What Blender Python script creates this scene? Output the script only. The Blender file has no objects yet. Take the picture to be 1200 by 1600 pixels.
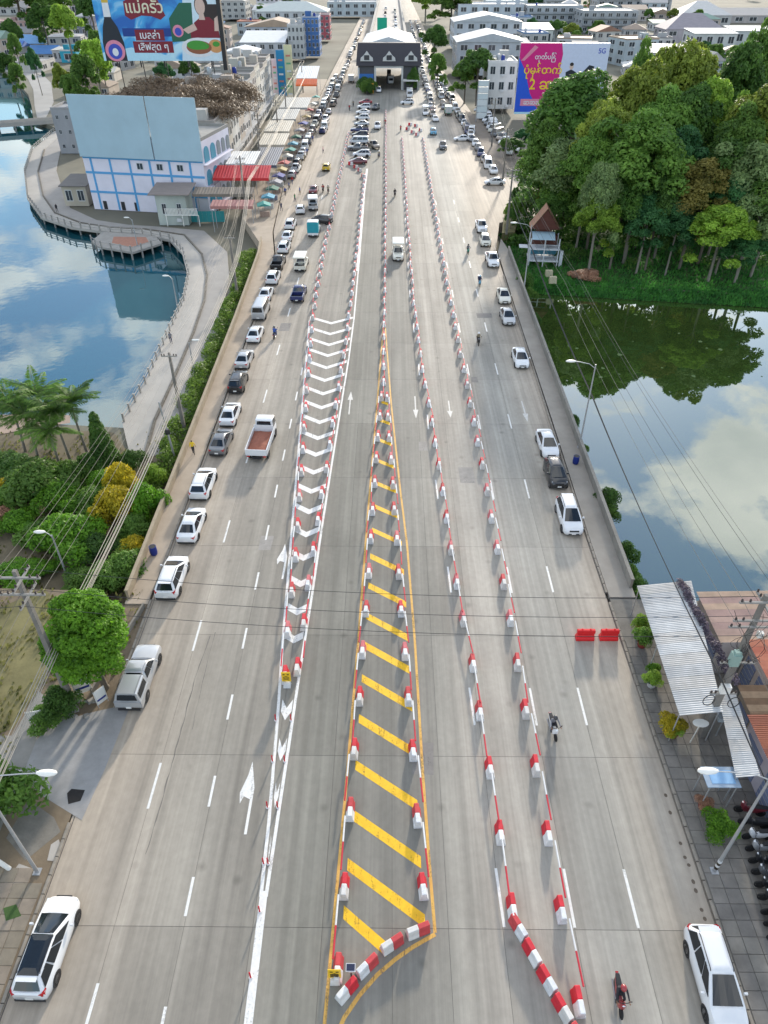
import bpy, math, random
import numpy as np
from mathutils import Vector, Matrix
from mathutils.geometry import tessellate_polygon
R = math.radians
SC = bpy.context.scene
COL = SC.collection
rnd = random.Random(11)

# ------------------------------------------------------------------ camera
CAM_H, FPX = 39.5, 1109.0                       # drone height (m), focal length (px of a 1200x1600 frame)
PITCH = math.atan((800 + 72) / FPX)
YAW = math.atan(11 / FPX * math.cos(PITCH))
cam = bpy.data.objects.new('camera', bpy.data.cameras.new('camera'))
COL.objects.link(cam)
cam.location = (0, 0, CAM_H)
cam.rotation_euler = (math.pi / 2 - PITCH, 0, YAW)
cam.data.sensor_fit = 'VERTICAL'
cam.data.sensor_height = 24
cam.data.lens = FPX / 1600 * 24
cam.data.clip_end = 6000
SC.camera = cam

# ------------------------------------------------------------------ sky and sun
SUN_EL, SUN_AZ = R(14.5), R(13)                  # low sun ahead of the camera, a little right of the road
w = bpy.data.worlds.new('World'); SC.world = w; w.use_nodes = True
nt = w.node_tree; nt.nodes.clear()
def wn(t, **k):
    n = nt.nodes.new(t)
    for a, b in k.items(): setattr(n, a, b)
    return n
sky = wn('ShaderNodeTexSky', sky_type='NISHITA', sun_disc=False)
sky.sun_elevation = SUN_EL; sky.sun_rotation = SUN_AZ; sky.air_density = 1.0; sky.dust_density = 0.6; sky.ozone_density = 3.0
tc = wn('ShaderNodeTexCoord'); sep = wn('ShaderNodeSeparateXYZ')
nt.links.new(tc.outputs['Generated'], sep.inputs[0])
zz = wn('ShaderNodeMath', operation='ADD'); zz.inputs[1].default_value = 0.16
nt.links.new(sep.outputs['Z'], zz.inputs[0])
zm = wn('ShaderNodeMath', operation='MAXIMUM'); zm.inputs[1].default_value = 0.05
nt.links.new(zz.outputs[0], zm.inputs[0])
cmb = wn('ShaderNodeCombineXYZ')
for i, ax in enumerate('XY'):
    d = wn('ShaderNodeMath', operation='DIVIDE')
    nt.links.new(sep.outputs[ax], d.inputs[0]); nt.links.new(zm.outputs[0], d.inputs[1])
    nt.links.new(d.outputs[0], cmb.inputs[i])
cl = wn('ShaderNodeTexNoise'); cl.inputs['Scale'].default_value = 2.5; cl.inputs['Detail'].default_value = 9
cl.inputs['Roughness'].default_value = 0.6; cl.inputs['Distortion'].default_value = 0.15
cm2 = wn('ShaderNodeMapping'); cm2.inputs['Location'].default_value = (3.7, 1.9, 0.4); nt.links.new(cmb.outputs[0], cm2.inputs[0])
nt.links.new(cm2.outputs[0], cl.inputs['Vector'])
ramp = wn('ShaderNodeValToRGB')
ramp.color_ramp.elements[0].position = 0.475; ramp.color_ramp.elements[1].position = 0.55
nt.links.new(cl.outputs['Fac'], ramp.inputs[0])
ccol = wn('ShaderNodeMix', data_type='RGBA')
c2 = wn('ShaderNodeTexNoise'); c2.inputs['Scale'].default_value = 4.6; c2.inputs['Detail'].default_value = 4
nt.links.new(cmb.outputs[0], c2.inputs['Vector'])
ccol.inputs[6].default_value = (3.2, 3.6, 4.0, 1); ccol.inputs[7].default_value = (8.6, 8.5, 8.2, 1)
nt.links.new(c2.outputs['Fac'], ccol.inputs[0])
mix = wn('ShaderNodeMix', data_type='RGBA')
nt.links.new(ramp.outputs[0], mix.inputs[0]); nt.links.new(sky.outputs[0], mix.inputs[6]); nt.links.new(ccol.outputs[2], mix.inputs[7])
bg = wn('ShaderNodeBackground'); bg.inputs[1].default_value = 0.15
wo = wn('ShaderNodeOutputWorld')
nt.links.new(mix.outputs[2], bg.inputs[0]); nt.links.new(bg.outputs[0], wo.inputs[0])

sl = bpy.data.lights.new('sun', 'SUN'); sl.energy = 2.8; sl.angle = R(3.0); sl.color = (1.0, 0.90, 0.76)
so = bpy.data.objects.new('sun', sl); COL.objects.link(so)
sd = Vector((math.sin(SUN_AZ) * math.cos(SUN_EL), math.cos(SUN_AZ) * math.cos(SUN_EL), math.sin(SUN_EL)))
so.rotation_euler = sd.to_track_quat('Z', 'Y').to_euler(); so.location = sd * 300

SC.view_settings.view_transform = 'Standard'; SC.view_settings.look = 'None'
SC.view_settings.gamma = 1; SC.view_settings.exposure = 1.02
SC.render.engine = 'CYCLES'
SC.cycles.max_bounces = 6; SC.cycles.diffuse_bounces = 2; SC.cycles.glossy_bounces = 3
SC.cycles.transmission_bounces = 3; SC.cycles.transparent_max_bounces = 4; SC.cycles.volume_bounces = 0
SC.cycles.sample_clamp_indirect = 6; SC.cycles.caustics_reflective = False; SC.cycles.caustics_refractive = False

# ------------------------------------------------------------------ surveying: photo pixel -> place on the ground
CP, SP, CY, SY = math.cos(PITCH), math.sin(PITCH), math.cos(YAW), math.sin(YAW)
def at(x, y, z=0.0):
    u, v = (x - 600) / FPX, (y - 800) / FPX
    t = (CAM_H - z) / (SP + v * CP)
    X, Y = u * t, (CP - v * SP) * t
    return Vector((X * CY - Y * SY, X * SY + Y * CY, z))
def atY(x, y, Y):
    """point of the sight line (x, y) at distance Y along the road"""
    u, v = (x - 600) / FPX, (y - 800) / FPX
    dx, dy, dz = u, CP - v * SP, -(SP + v * CP)
    wx, wy = dx * CY - dy * SY, dx * SY + dy * CY
    t = Y / wy
    return Vector((wx * t, Y, CAM_H + dz * t))
def hgt(p, y):
    """height z above point p that appears at photo row y"""
    lo, hi = -12.0, 70.0
    for _ in range(40):
        m = (lo + hi) / 2
        yy = -p[0] * SY + p[1] * CY; dz = CAM_H - m
        d = yy * CP + dz * SP
        if 800 + FPX * (dz * CP - yy * SP) / d > y: lo = m
        else: hi = m
    return lo

# ------------------------------------------------------------------ materials
MATS = {}
def mat(name, col, rough=0.75, var=0.12, scale=3.0, metal=0.0, spec=0.4, bump=0.0, stretch=None, bscale=None, island=0.0, emit=0):
    if name in MATS: return MATS[name]
    m = bpy.data.materials.new(name); m.use_nodes = True
    n, l = m.node_tree.nodes, m.node_tree.links
    b = n['Principled BSDF']
    b.inputs['Roughness'].default_value = rough; b.inputs['Metallic'].default_value = metal
    b.inputs['Specular IOR Level'].default_value = spec
    c = tuple(col) + (1,)
    m.diffuse_color = c
    if var or island:
        tcn = n.new('ShaderNodeTexCoord'); src = tcn.outputs['Object']
        if name.startswith(('paver', 'kerb', 'barrier', 'rail_red', 'parapet', 'tin_', 'wall_', 'roof_')):
            src = n.new('ShaderNodeNewGeometry').outputs['Position']      # alike pieces differ from place to place
        if stretch:
            mp = n.new('ShaderNodeMapping'); mp.inputs['Scale'].default_value = stretch
            l.new(src, mp.inputs[0]); src = mp.outputs[0]
        t = n.new('ShaderNodeTexNoise'); t.inputs['Scale'].default_value = scale; t.inputs['Detail'].default_value = 5; t.inputs['Roughness'].default_value = 0.65
        l.new(src, t.inputs['Vector'])
        mx = n.new('ShaderNodeMix'); mx.data_type = 'RGBA'
        mx.inputs[6].default_value = tuple(max(0, x * (1 - 1.6 * var)) for x in col) + (1,)
        mx.inputs[7].default_value = tuple(min(1, x * (1 + 1.3 * var)) for x in col) + (1,)
        l.new(t.outputs['Fac'], mx.inputs[0]); out = mx.outputs[2]
        if island:
            gi = n.new('ShaderNodeNewGeometry'); mr = n.new('ShaderNodeMapRange')
            mr.inputs[3].default_value = 1 - island; mr.inputs[4].default_value = 1 + island
            l.new(gi.outputs['Random Per Island'], mr.inputs[0])
            m2 = n.new('ShaderNodeVectorMath'); m2.operation = 'SCALE'
            l.new(out, m2.inputs[0]); l.new(mr.outputs[0], m2.inputs[3]); out = m2.outputs[0]
        l.new(out, b.inputs['Base Color'])
        if bump:
            bp = n.new('ShaderNodeBump'); bp.inputs['Strength'].default_value = bump; bp.inputs['Distance'].default_value = 0.05
            tt = t
            if bscale:
                tt = n.new('ShaderNodeTexNoise'); tt.inputs['Scale'].default_value = bscale; tt.inputs['Detail'].default_value = 4
                l.new(src, tt.inputs['Vector'])
            l.new(tt.outputs['Fac'], bp.inputs['Height']); l.new(bp.outputs[0], b.inputs['Normal'])
    else:
        b.inputs['Base Color'].default_value = c
    MATS[name] = m
    return m

def leafmat(name, dark, light, trans=0.48, hue=0.0):
    if name in MATS: return MATS[name]
    m = bpy.data.materials.new(name); m.use_nodes = True
    n, l = m.node_tree.nodes, m.node_tree.links
    b = n['Principled BSDF']; b.inputs['Roughness'].default_value = 0.55; b.inputs['Specular IOR Level'].default_value = 0.3
    gi = n.new('ShaderNodeNewGeometry'); tcn = n.new('ShaderNodeTexCoord')
    t = n.new('ShaderNodeTexNoise'); t.inputs['Scale'].default_value = 0.45; t.inputs['Detail'].default_value = 2
    l.new(tcn.outputs['Object'], t.inputs['Vector'])
    ad = n.new('ShaderNodeMath'); ad.operation = 'MULTIPLY_ADD'; ad.inputs[1].default_value = 0.55
    l.new(gi.outputs['Random Per Island'], ad.inputs[0])
    sm = n.new('ShaderNodeMath'); sm.operation = 'MULTIPLY_ADD'; sm.inputs[1].default_value = 1.6; sm.inputs[2].default_value = -0.55
    l.new(t.outputs['Fac'], sm.inputs[0]); l.new(sm.outputs[0], ad.inputs[2])
    mx = n.new('ShaderNodeMix'); mx.data_type = 'RGBA'; mx.clamp_factor = True
    mx.inputs[6].default_value = tuple(dark) + (1,); mx.inputs[7].default_value = tuple(light) + (1,)
    l.new(ad.outputs[0], mx.inputs[0])
    oi = n.new('ShaderNodeObjectInfo'); mr = n.new('ShaderNodeMapRange'); mr.inputs[3].default_value = 0.85; mr.inputs[4].default_value = 1.25
    l.new(oi.outputs['Random'], mr.inputs[0])
    sc = n.new('ShaderNodeVectorMath'); sc.operation = 'SCALE'; l.new(mx.outputs[2], sc.inputs[0]); l.new(mr.outputs[0], sc.inputs[3])
    l.new(sc.outputs[0], b.inputs['Base Color'])
    tr = n.new('ShaderNodeBsdfTranslucent'); l.new(sc.outputs[0], tr.inputs[0])
    ms = n.new('ShaderNodeMixShader'); ms.inputs[0].default_value = trans
    o = n['Material Output']
    l.new(b.outputs[0], ms.inputs[1]); l.new(tr.outputs[0], ms.inputs[2]); l.new(ms.outputs[0], o.inputs[0])
    MATS[name] = m
    return m

# ------------------------------------------------------------------ mesh and object helpers
class MB:
    def __init__(s): s.v, s.f, s.m = [], [], []
    def add(s, vs, fs, mi=0):
        o = len(s.v); s.v += [tuple(p) for p in vs]
        s.f += [tuple(i + o for i in q) for q in fs]; s.m += [mi] * len(fs)
        return s
    def box(s, c, d, mi=0, rz=0.0, taper=1.0):
        x, y, z = d[0] / 2, d[1] / 2, d[2] / 2
        ca, sa = math.cos(rz), math.sin(rz); vs = []
        for k in (-1, 1):
            t = taper if k > 0 else 1
            for a, b in ((-1, -1), (1, -1), (1, 1), (-1, 1)):
                px, py = a * x * t, b * y * t
                vs.append((c[0] + px * ca - py * sa, c[1] + px * sa + py * ca, c[2] + k * z))
        return s.add(vs, [(3, 2, 1, 0), (4, 5, 6, 7), (0, 1, 5, 4), (1, 2, 6, 5), (2, 3, 7, 6), (3, 0, 4, 7)], mi)
    def rings(s, rs, mi=0, cap=True, closed=True):
        n = len(rs[0]); vs = [p for r in rs for p in r]; fs = []
        for i in range(len(rs) - 1):
            for j in range(n if closed else n - 1):
                k = (j + 1) % n
                fs.append((i * n + j, i * n + k, (i + 1) * n + k, (i + 1) * n + j))
        if cap: fs += [tuple(range(n - 1, -1, -1)), tuple(range((len(rs) - 1) * n, len(rs) * n))]
        return s.add(vs, fs, mi)
    def tube(s, a, b, r, r2=None, n=8, mi=0, cap=True):
        return s.path([a, b], [r, r if r2 is None else r2], n, mi, cap)
    def path(s, pts, r, n=6, mi=0, cap=True):
        pts = [Vector(p) for p in pts]; rs = []
        if not isinstance(r, (list, tuple)): r = [r] * len(pts)
        up = None
        for i, p in enumerate(pts):
            d = (pts[min(i + 1, len(pts) - 1)] - pts[max(i - 1, 0)]).normalized()
            if up is None: up = Vector((0, 0, 1)) if abs(d.z) < 0.9 else Vector((1, 0, 0))
            e = d.cross(up).normalized(); g = e.cross(d).normalized(); up = g
            rs.append([p + (e * math.cos(2 * math.pi * k / n) + g * math.sin(2 * math.pi * k / n)) * r[i] for k in range(n)])
        return s.rings(rs, mi, cap)
    def lathe(s, prof, c=(0, 0, 0), n=14, mi=0, cap=True):
        return s.rings([[(c[0] + r * math.cos(2 * math.pi * k / n), c[1] + r * math.sin(2 * math.pi * k / n), c[2] + z) for k in range(n)] for r, z in prof], mi, cap)
    def prism(s, poly, z0, z1, mi=0):
        return s.rings([[(p[0], p[1], z0) for p in poly], [(p[0], p[1], z1) for p in poly]], mi)
    def mesh(s, name, mats, smooth=None):
        me = bpy.data.meshes.new(name); me.from_pydata(s.v, [], s.f)
        for m in (mats if isinstance(mats, (list, tuple)) else [mats]): me.materials.append(m)
        if any(s.m): me.polygons.foreach_set('material_index', s.m)
        me.update()
        if smooth:
            me.polygons.foreach_set('use_smooth', [True] * len(me.polygons)); me.set_sharp_from_angle(angle=R(smooth))
        return me
    def build(s, name, mats, parent=None, smooth=None): return obj(name, s.mesh(name, mats, smooth), parent)

def obj(name, me, parent=None, loc=None, rz=0.0):
    o = bpy.data.objects.new(name, me); COL.objects.link(o)
    if parent: o.parent = parent
    if loc is not None: o.location = loc
    if rz: o.rotation_euler = (0, 0, rz)
    return o
def tag(o, label, cat, group=None):
    o['label'] = label; o['category'] = cat
    if group: o['group'] = group
    return o
def thing(name, label, cat, loc=(0, 0, 0), rz=0.0, group=None):
    return tag(obj(name, None, None, loc, rz), label, cat, group)
def struct(o, kind='structure'): o['kind'] = kind; return o
def paint(o, m, slot=0):
    s = o.material_slots[slot]; s.link = 'OBJECT'; s.material = m
def ordn(n): return '%d%s' % (n, 'th' if 10 <= n % 100 <= 20 else {1: 'st', 2: 'nd', 3: 'rd'}.get(n % 10, 'th'))
def kids(parent, parts):
    """link shared part meshes under a thing: parts = [(name, mesh, material or None, location or None), ...]"""
    out = []
    for q in parts:
        o = obj(q[0], q[1], parent, q[3] if len(q) > 3 else None)
        if len(q) > 2 and q[2] is not None: paint(o, q[2])
        out.append(o)
    return out
def lerp(a, b, t): return a + (b - a) * t
def poly_at(pl, Y):
    """X of a polyline [(x, y), ...] at distance Y"""
    for (x0, y0), (x1, y1) in zip(pl, pl[1:]):
        if Y <= y1: return lerp(x0, x1, (Y - y0) / (y1 - y0))
    return pl[-1][0]
def sheet(outer, z, holes=()):
    polys = [[Vector((p[0], p[1], 0)) for p in q] for q in [outer] + list(holes)]
    fl = [p for q in polys for p in q]; mb = MB(); fs = []
    for t in tessellate_polygon(polys):
        a, b, c = (fl[i] for i in t)
        fs.append(t if (b - a).cross(c - a).z > 0 else (t[0], t[2], t[1]))
    return mb.add([(p.x, p.y, z) for p in fl], fs)
def slab(outer, z0, z1):
    mb = sheet(outer, z1); n = len(outer)
    mb.add([(p[0], p[1], z) for z in (z0, z1) for p in outer], [(i, (i + 1) % n, (i + 1) % n + n, i + n) for i in range(n)])
    return mb
# ================================================================== THE SETTING
concrete = mat('concrete_pale', (0.42, 0.39, 0.35), 0.85, 0.16, 0.6, bump=0.15, bscale=9)
concrete2 = mat('concrete_grey', (0.30, 0.29, 0.27), 0.85, 0.2, 0.8, bump=0.15, bscale=9)
concrete_dark = mat('concrete_stained', (0.20, 0.185, 0.16), 0.9, 0.3, 1.3, bump=0.2, bscale=7)
asphalt = mat('asphalt_worn', (0.105, 0.10, 0.098), 0.85, 0.25, 0.5, bump=0.1, bscale=12)
def worn(m, amount):
    """paint scuffed through to the concrete in streaks and chips"""
    n, l = m.node_tree.nodes, m.node_tree.links; b, o = n['Principled BSDF'], n['Material Output']
    g = n.new('ShaderNodeNewGeometry'); fac = None
    for vec, det in (((3.0, .5, 1), 5), ((9, 9, 1), 3)):
        mp = n.new('ShaderNodeMapping'); mp.inputs['Scale'].default_value = vec; l.new(g.outputs['Position'], mp.inputs[0])
        t = n.new('ShaderNodeTexNoise'); t.inputs['Scale'].default_value = 1.0; t.inputs['Detail'].default_value = det; t.inputs['Roughness'].default_value = .7; l.new(mp.outputs[0], t.inputs['Vector'])
        if fac is None: fac = t.outputs['Fac']
        else:
            a = n.new('ShaderNodeMath'); a.operation = 'MULTIPLY_ADD'; a.inputs[1].default_value = .5; l.new(t.outputs['Fac'], a.inputs[0]); l.new(fac, a.inputs[2]); fac = a.outputs[0]
    r = n.new('ShaderNodeMapRange'); r.inputs[1].default_value, r.inputs[2].default_value = .86 - amount, 1.05 - amount; r.inputs[3].default_value, r.inputs[4].default_value = 0.0, .7
    l.new(fac, r.inputs[0]); tr = n.new('ShaderNodeBsdfTransparent'); ms = n.new('ShaderNodeMixShader')
    l.new(r.outputs[0], ms.inputs[0]); l.new(b.outputs[0], ms.inputs[1]); l.new(tr.outputs[0], ms.inputs[2]); l.new(ms.outputs[0], o.inputs[0]); return m
white_line = worn(mat('road_paint_white', (0.72, 0.71, 0.68), 0.6, 0.18, 4.0), .05)
yellow_line = worn(mat('road_paint_yellow', (0.80, 0.47, 0.015), 0.6, 0.18, 2.5), .07)
yellow_pale = worn(mat('road_paint_yellow_worn', (0.66, 0.38, 0.09), 0.65, 0.2, 3.0), .08)
earth = mat('earth', (0.20, 0.155, 0.105), 0.95, 0.35, 0.5, bump=0.3, bscale=4)
grass_m = mat('grass_green', (0.055, 0.11, 0.028), 0.95, 0.4, 0.4, bump=0.3, bscale=6)
dry_grass = mat('grass_dry', (0.19, 0.17, 0.075), 0.95, 0.35, 0.6, bump=0.3, bscale=5)

def road_material(tint=True):
    m = bpy.data.materials.new('road_concrete' + ('_slab' if tint else '')); m.use_nodes = True
    n, l = m.node_tree.nodes, m.node_tree.links
    b = n['Principled BSDF']; b.inputs['Roughness'].default_value = 0.78; b.inputs['Specular IOR Level'].default_value = 0.3
    g = n.new('ShaderNodeNewGeometry'); sx = n.new('ShaderNodeSeparateXYZ'); l.new(g.outputs['Position'], sx.inputs[0])
    mr = n.new('ShaderNodeMapRange'); mr.inputs[1].default_value = -19; mr.inputs[2].default_value = 19
    l.new(sx.outputs['X'], mr.inputs[0])
    wob = n.new('ShaderNodeTexNoise'); wob.inputs['Scale'].default_value = 0.06; wob.inputs['Detail'].default_value = 3; l.new(g.outputs['Position'], wob.inputs['Vector'])
    wa = n.new('ShaderNodeMath'); wa.operation = 'MULTIPLY_ADD'; wa.inputs[1].default_value = 0.04
    l.new(wob.outputs['Fac'], wa.inputs[0]); l.new(mr.outputs[0], wa.inputs[2])
    rp = n.new('ShaderNodeValToRGB'); cr = rp.color_ramp; cr.interpolation = 'B_SPLINE'
    pts = [(0.02, (0.440, 0.367, 0.286)), (0.10, (0.362, 0.316, 0.260)), (0.17, (0.330, 0.297, 0.249)), (0.24, (0.280, 0.259, 0.220)), (0.30, (0.268, 0.245, 0.209)), (0.36, (0.218, 0.206, 0.175)), (0.43, (0.197, 0.191, 0.163)),
           (0.50, (0.218, 0.207, 0.179)), (0.56, (0.231, 0.220, 0.192)), (0.62, (0.302, 0.284, 0.244)), (0.66, (0.358, 0.327, 0.282)), (0.72, (0.362, 0.332, 0.286)), (0.78, (0.330, 0.310, 0.272)), (0.84, (0.335, 0.321, 0.284)), (0.90, (0.368, 0.338, 0.288)), (0.98, (0.418, 0.353, 0.282))]
    while len(cr.elements) < len(pts): cr.elements.new(0.5)
    for e, (p, c) in zip(cr.elements, pts): e.position = p; e.color = c + (1,)
    l.new(wa.outputs[0], rp.inputs[0]); out = rp.outputs[0]
    def mul(src, fac, lo, hi):
        r = n.new('ShaderNodeMapRange'); r.inputs[1].default_value = 0.3; r.inputs[2].default_value = 0.7
        r.inputs[3].default_value = lo; r.inputs[4].default_value = hi; l.new(fac, r.inputs[0])
        v = n.new('ShaderNodeVectorMath'); v.operation = 'SCALE'; l.new(src, v.inputs[0]); l.new(r.outputs[0], v.inputs[3]); return v.outputs[0]
    for scl, vec, lo, hi, det in ((1.0, (2.4, 0.006, 1), 0.86, 1.10, 3), (1.0, (1.3, 0.03, 1), 0.82, 1.14, 4), (1.0, (0.22, 0.10, 1), 0.84, 1.12, 6), (1.0, (2.6, 2.0, 1), 0.93, 1.07, 8), (1.0, (0.45, 0.015, 1), 0.88, 1.1, 2)):
        mp = n.new('ShaderNodeMapping'); mp.inputs['Scale'].default_value = vec; l.new(g.outputs['Position'], mp.inputs[0])
        t = n.new('ShaderNodeTexNoise'); t.inputs['Scale'].default_value = scl; t.inputs['Detail'].default_value = det; t.inputs['Roughness'].default_value = 0.62
        l.new(mp.outputs[0], t.inputs['Vector']); out = mul(out, t.outputs['Fac'], lo, hi)
    # oil spots and stains
    sp = n.new('ShaderNodeTexVoronoi'); sp.inputs['Scale'].default_value = 0.42; l.new(g.outputs['Position'], sp.inputs['Vector'])
    sr = n.new('ShaderNodeMapRange'); sr.inputs[1].default_value = 0.02; sr.inputs[2].default_value = 0.14; sr.inputs[3].default_value = 0.72; sr.inputs[4].default_value = 1.0
    l.new(sp.outputs['Distance'], sr.inputs[0])
    v = n.new('ShaderNodeVectorMath'); v.operation = 'SCALE'; l.new(out, v.inputs[0]); l.new(sr.outputs[0], v.inputs[3]); out = v.outputs[0]
    if tint:
        oi = n.new('ShaderNodeObjectInfo'); orr = n.new('ShaderNodeMapRange'); orr.inputs[3].default_value = 0.90; orr.inputs[4].default_value = 1.07
        l.new(oi.outputs['Random'], orr.inputs[0])
        v = n.new('ShaderNodeVectorMath'); v.operation = 'SCALE'; l.new(out, v.inputs[0]); l.new(orr.outputs[0], v.inputs[3]); out = v.outputs[0]
    l.new(out, b.inputs['Base Color'])
    bt = n.new('ShaderNodeTexNoise'); bt.inputs['Scale'].default_value = 14; bt.inputs['Detail'].default_value = 3; l.new(g.outputs['Position'], bt.inputs['Vector'])
    bp = n.new('ShaderNodeBump'); bp.inputs['Strength'].default_value = 0.12; bp.inputs['Distance'].default_value = 0.02
    l.new(bt.outputs['Fac'], bp.inputs['Height']); l.new(bp.outputs[0], b.inputs['Normal'])
    return m
road_m = road_material(False); slab_m = road_material(True)
joint_m = mat('joint_filler', (0.12, 0.11, 0.10), 0.9, 0.2, 2)

def water_material(name, deep, refl, wave, wscale, rough=.035, tint=(.95, 1, 1), top=.52):
    m = bpy.data.materials.new(name); m.use_nodes = True
    n, l = m.node_tree.nodes, m.node_tree.links
    n.remove(n['Principled BSDF'])
    df = n.new('ShaderNodeBsdfDiffuse'); df.inputs[0].default_value = tuple(deep) + (1,)
    gl = n.new('ShaderNodeBsdfGlossy'); gl.inputs['Roughness'].default_value = rough; gl.inputs[0].default_value = tuple(tint) + (1,)
    fr = n.new('ShaderNodeFresnel'); fr.inputs[0].default_value = 1.33
    mr = n.new('ShaderNodeMapRange'); mr.inputs[1].default_value = 0.0; mr.inputs[2].default_value = 0.35; mr.inputs[3].default_value = refl; mr.inputs[4].default_value = top
    l.new(fr.outputs[0], mr.inputs[0])
    g = n.new('ShaderNodeNewGeometry')
    t = n.new('ShaderNodeTexNoise'); t.inputs['Scale'].default_value = wscale; t.inputs['Detail'].default_value = 3; l.new(g.outputs['Position'], t.inputs['Vector'])
    bp = n.new('ShaderNodeBump'); bp.inputs['Strength'].default_value = wave; bp.inputs['Distance'].default_value = 0.05
    l.new(t.outputs['Fac'], bp.inputs['Height']); l.new(bp.outputs[0], gl.inputs['Normal'])
    ms = n.new('ShaderNodeMixShader'); l.new(mr.outputs[0], ms.inputs[0]); l.new(df.outputs[0], ms.inputs[1]); l.new(gl.outputs[0], ms.inputs[2])
    l.new(ms.outputs[0], n['Material Output'].inputs[0])
    return m
lake_m = water_material('lake_water', (0.010, 0.065, 0.085), 0.17, 0.14, 0.5, .03, (.88, .95, .95), .44)
pond_m = water_material('pond_water', (0.035, 0.06, 0.014), 0.24, 0.03, 0.8, 0.012, (.97, 1.0, .96), .5)

WATER_Z, LOW_Z = -2.8, -1.6
PROM_IN = [(-26.5, 60.5), (-29.7, 68.1), (-29.7, 77.0), (-30.5, 91.8), (-31.1, 103.3), (-32.8, 114.1), (-36.2, 125.0), (-40.1, 132.1), (-47.0, 135.8), (-53.9, 136.9), (-60.9, 139.6), (-68.9, 145.8), (-77.4, 159.8), (-87.1, 182.2), (-95.1, 206.7), (-98.8, 232.6)]
PROM_MID = [(-25.2, 61.0), (-26.1, 68.5), (-26.3, 77.0), (-26.9, 91.8), (-27.8, 103.3), (-29.6, 114.1), (-32.6, 124.2), (-38.0, 134.6), (-46.0, 138.0), (-53.5, 139.3), (-59.8, 142.0), (-67.2, 148.6), (-74.6, 161.5), (-84.2, 183.2), (-92.0, 207.4), (-95.8, 232.6)]
PROM_OUT = [(-23.2, 62.0), (-22.5, 70.9), (-22.7, 78.0), (-23.6, 92.0), (-24.8, 103.5), (-26.0, 114.0), (-28.4, 125.5), (-35.0, 137.6), (-43.8, 140.0), (-50.3, 141.2), (-57.4, 144.2), (-65.6, 152.6), (-73.1, 168.5), (-80.5, 185.0), (-88.0, 208.5), (-91.8, 232.6)]
wall_line = [(-28.6, 67.0)] + [(lerp(a[0], b[0], .45), lerp(a[1], b[1], .45)) for a, b in zip(PROM_IN[1:], PROM_OUT[1:])]
far_bank = [tuple(at(x, y, LOW_Z)[:2]) for x, y in ((52, 186), (49, 165), (44, 148), (24, 124), (0, 109), (-40, 95))]
lake_hole = [(-44.5, 68.5), (-130, 60.0), (-420, 60.0), (-420, 480)] + far_bank[::-1] + wall_line[::-1]
pond_hole = [(19.4, 38.6), (150, 38.6), (150, 92), (58.5, 106.5), (39.4, 109.2), (24.8, 111.5), (19.4, 112.5)]
gm = sheet([(-3000, -60), (3000, -60), (3000, 4500), (-3000, 4500)], LOW_Z, [lake_hole, pond_hole])
for h in (lake_hole, pond_hole):
    n = len(h); gm.add([(p[0], p[1], z) for z in (LOW_Z, -4.5) for p in h], [(i, (i + 1) % n, (i + 1) % n + n, i + n) for i in range(n)])
struct(gm.build('ground', mat('ground_town', (0.17, 0.16, 0.12), 0.95, 0.4, 0.035, bump=0.2, bscale=2)))
bank = [(19.4, 112.5), (24.8, 111.5), (39.4, 109.2), (58.5, 106.5), (150, 92)]
struct(MB().add([(x, y + .3, LOW_Z + .05) for x, y in bank] + [(x + .2, y - 2.2, WATER_Z - .1) for x, y in bank], [(i + 5, i + 6, i + 1, i) for i in range(4)]).build('pond_bank', mat('bank_green', (.032, .09, .018), .95, .6, .9, bump=.5, bscale=3)))
struct(sheet([(-430, 55), (-22, 55), (-22, 250), (-60, 500), (-430, 500)], WATER_Z).build('lake_water', lake_m))
struct(sheet([(18, 36), (155, 36), (155, 114), (18, 114)], WATER_Z).build('pond_water', pond_m))

# ------------------------------------------------------------------ road
road_outline = [(-18.25, -25), (17.05, -25), (17.05, 47), (17.35, 66), (17.6, 92), (18.0, 122), (20.5, 138), (44, 147), (44, 168), (34, 172), (27.5, 205), (23, 330), (21, 1500), (-22, 1500), (-25, 330), (-24, 180), (-21.0, 132), (-18.8, 118), (-18.6, 95), (-18.4, 60)]
road = struct(slab(road_outline, -2.2, 0.0).build('road', road_m))
cols = [-18.15, -14.05, -10.45, -6.9, -3.3, 0.3, 3.2, 6.0, 9.7, 13.0, 17.0]
rows_ = [-4.5 + 10 * k for k in range(18)]
unit = {}
for c0, c1 in zip(cols, cols[1:]):
    for r0 in rows_:
        key = round(c1 - c0, 3)
        if key not in unit:
            hw, hl, t = (c1 - c0) / 2 - 0.009, 5 - 0.011, 0.02
            mb = MB(); mb.rings([[(-hw, -hl, 0), (hw, -hl, 0), (hw, hl, 0), (-hw, hl, 0)], [(-hw, -hl, t), (hw, -hl, t), (hw, hl, t), (-hw, hl, t)]])
            unit[key] = mb.mesh('slab', slab_m)
        obj('slab', unit[key], road, ((c0 + c1) / 2, r0 + 5, 0.002))
struct(sheet([(c, r) for c, r in ((-18.2, -4.6), (17.02, -4.6), (17.02, 175), (-18.2, 175))], 0.006).build('joint_bed', joint_m, road), 'structure')
ZR = 0.022                                          # top of the slabs
ZM = 0.027                                          # paint

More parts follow.
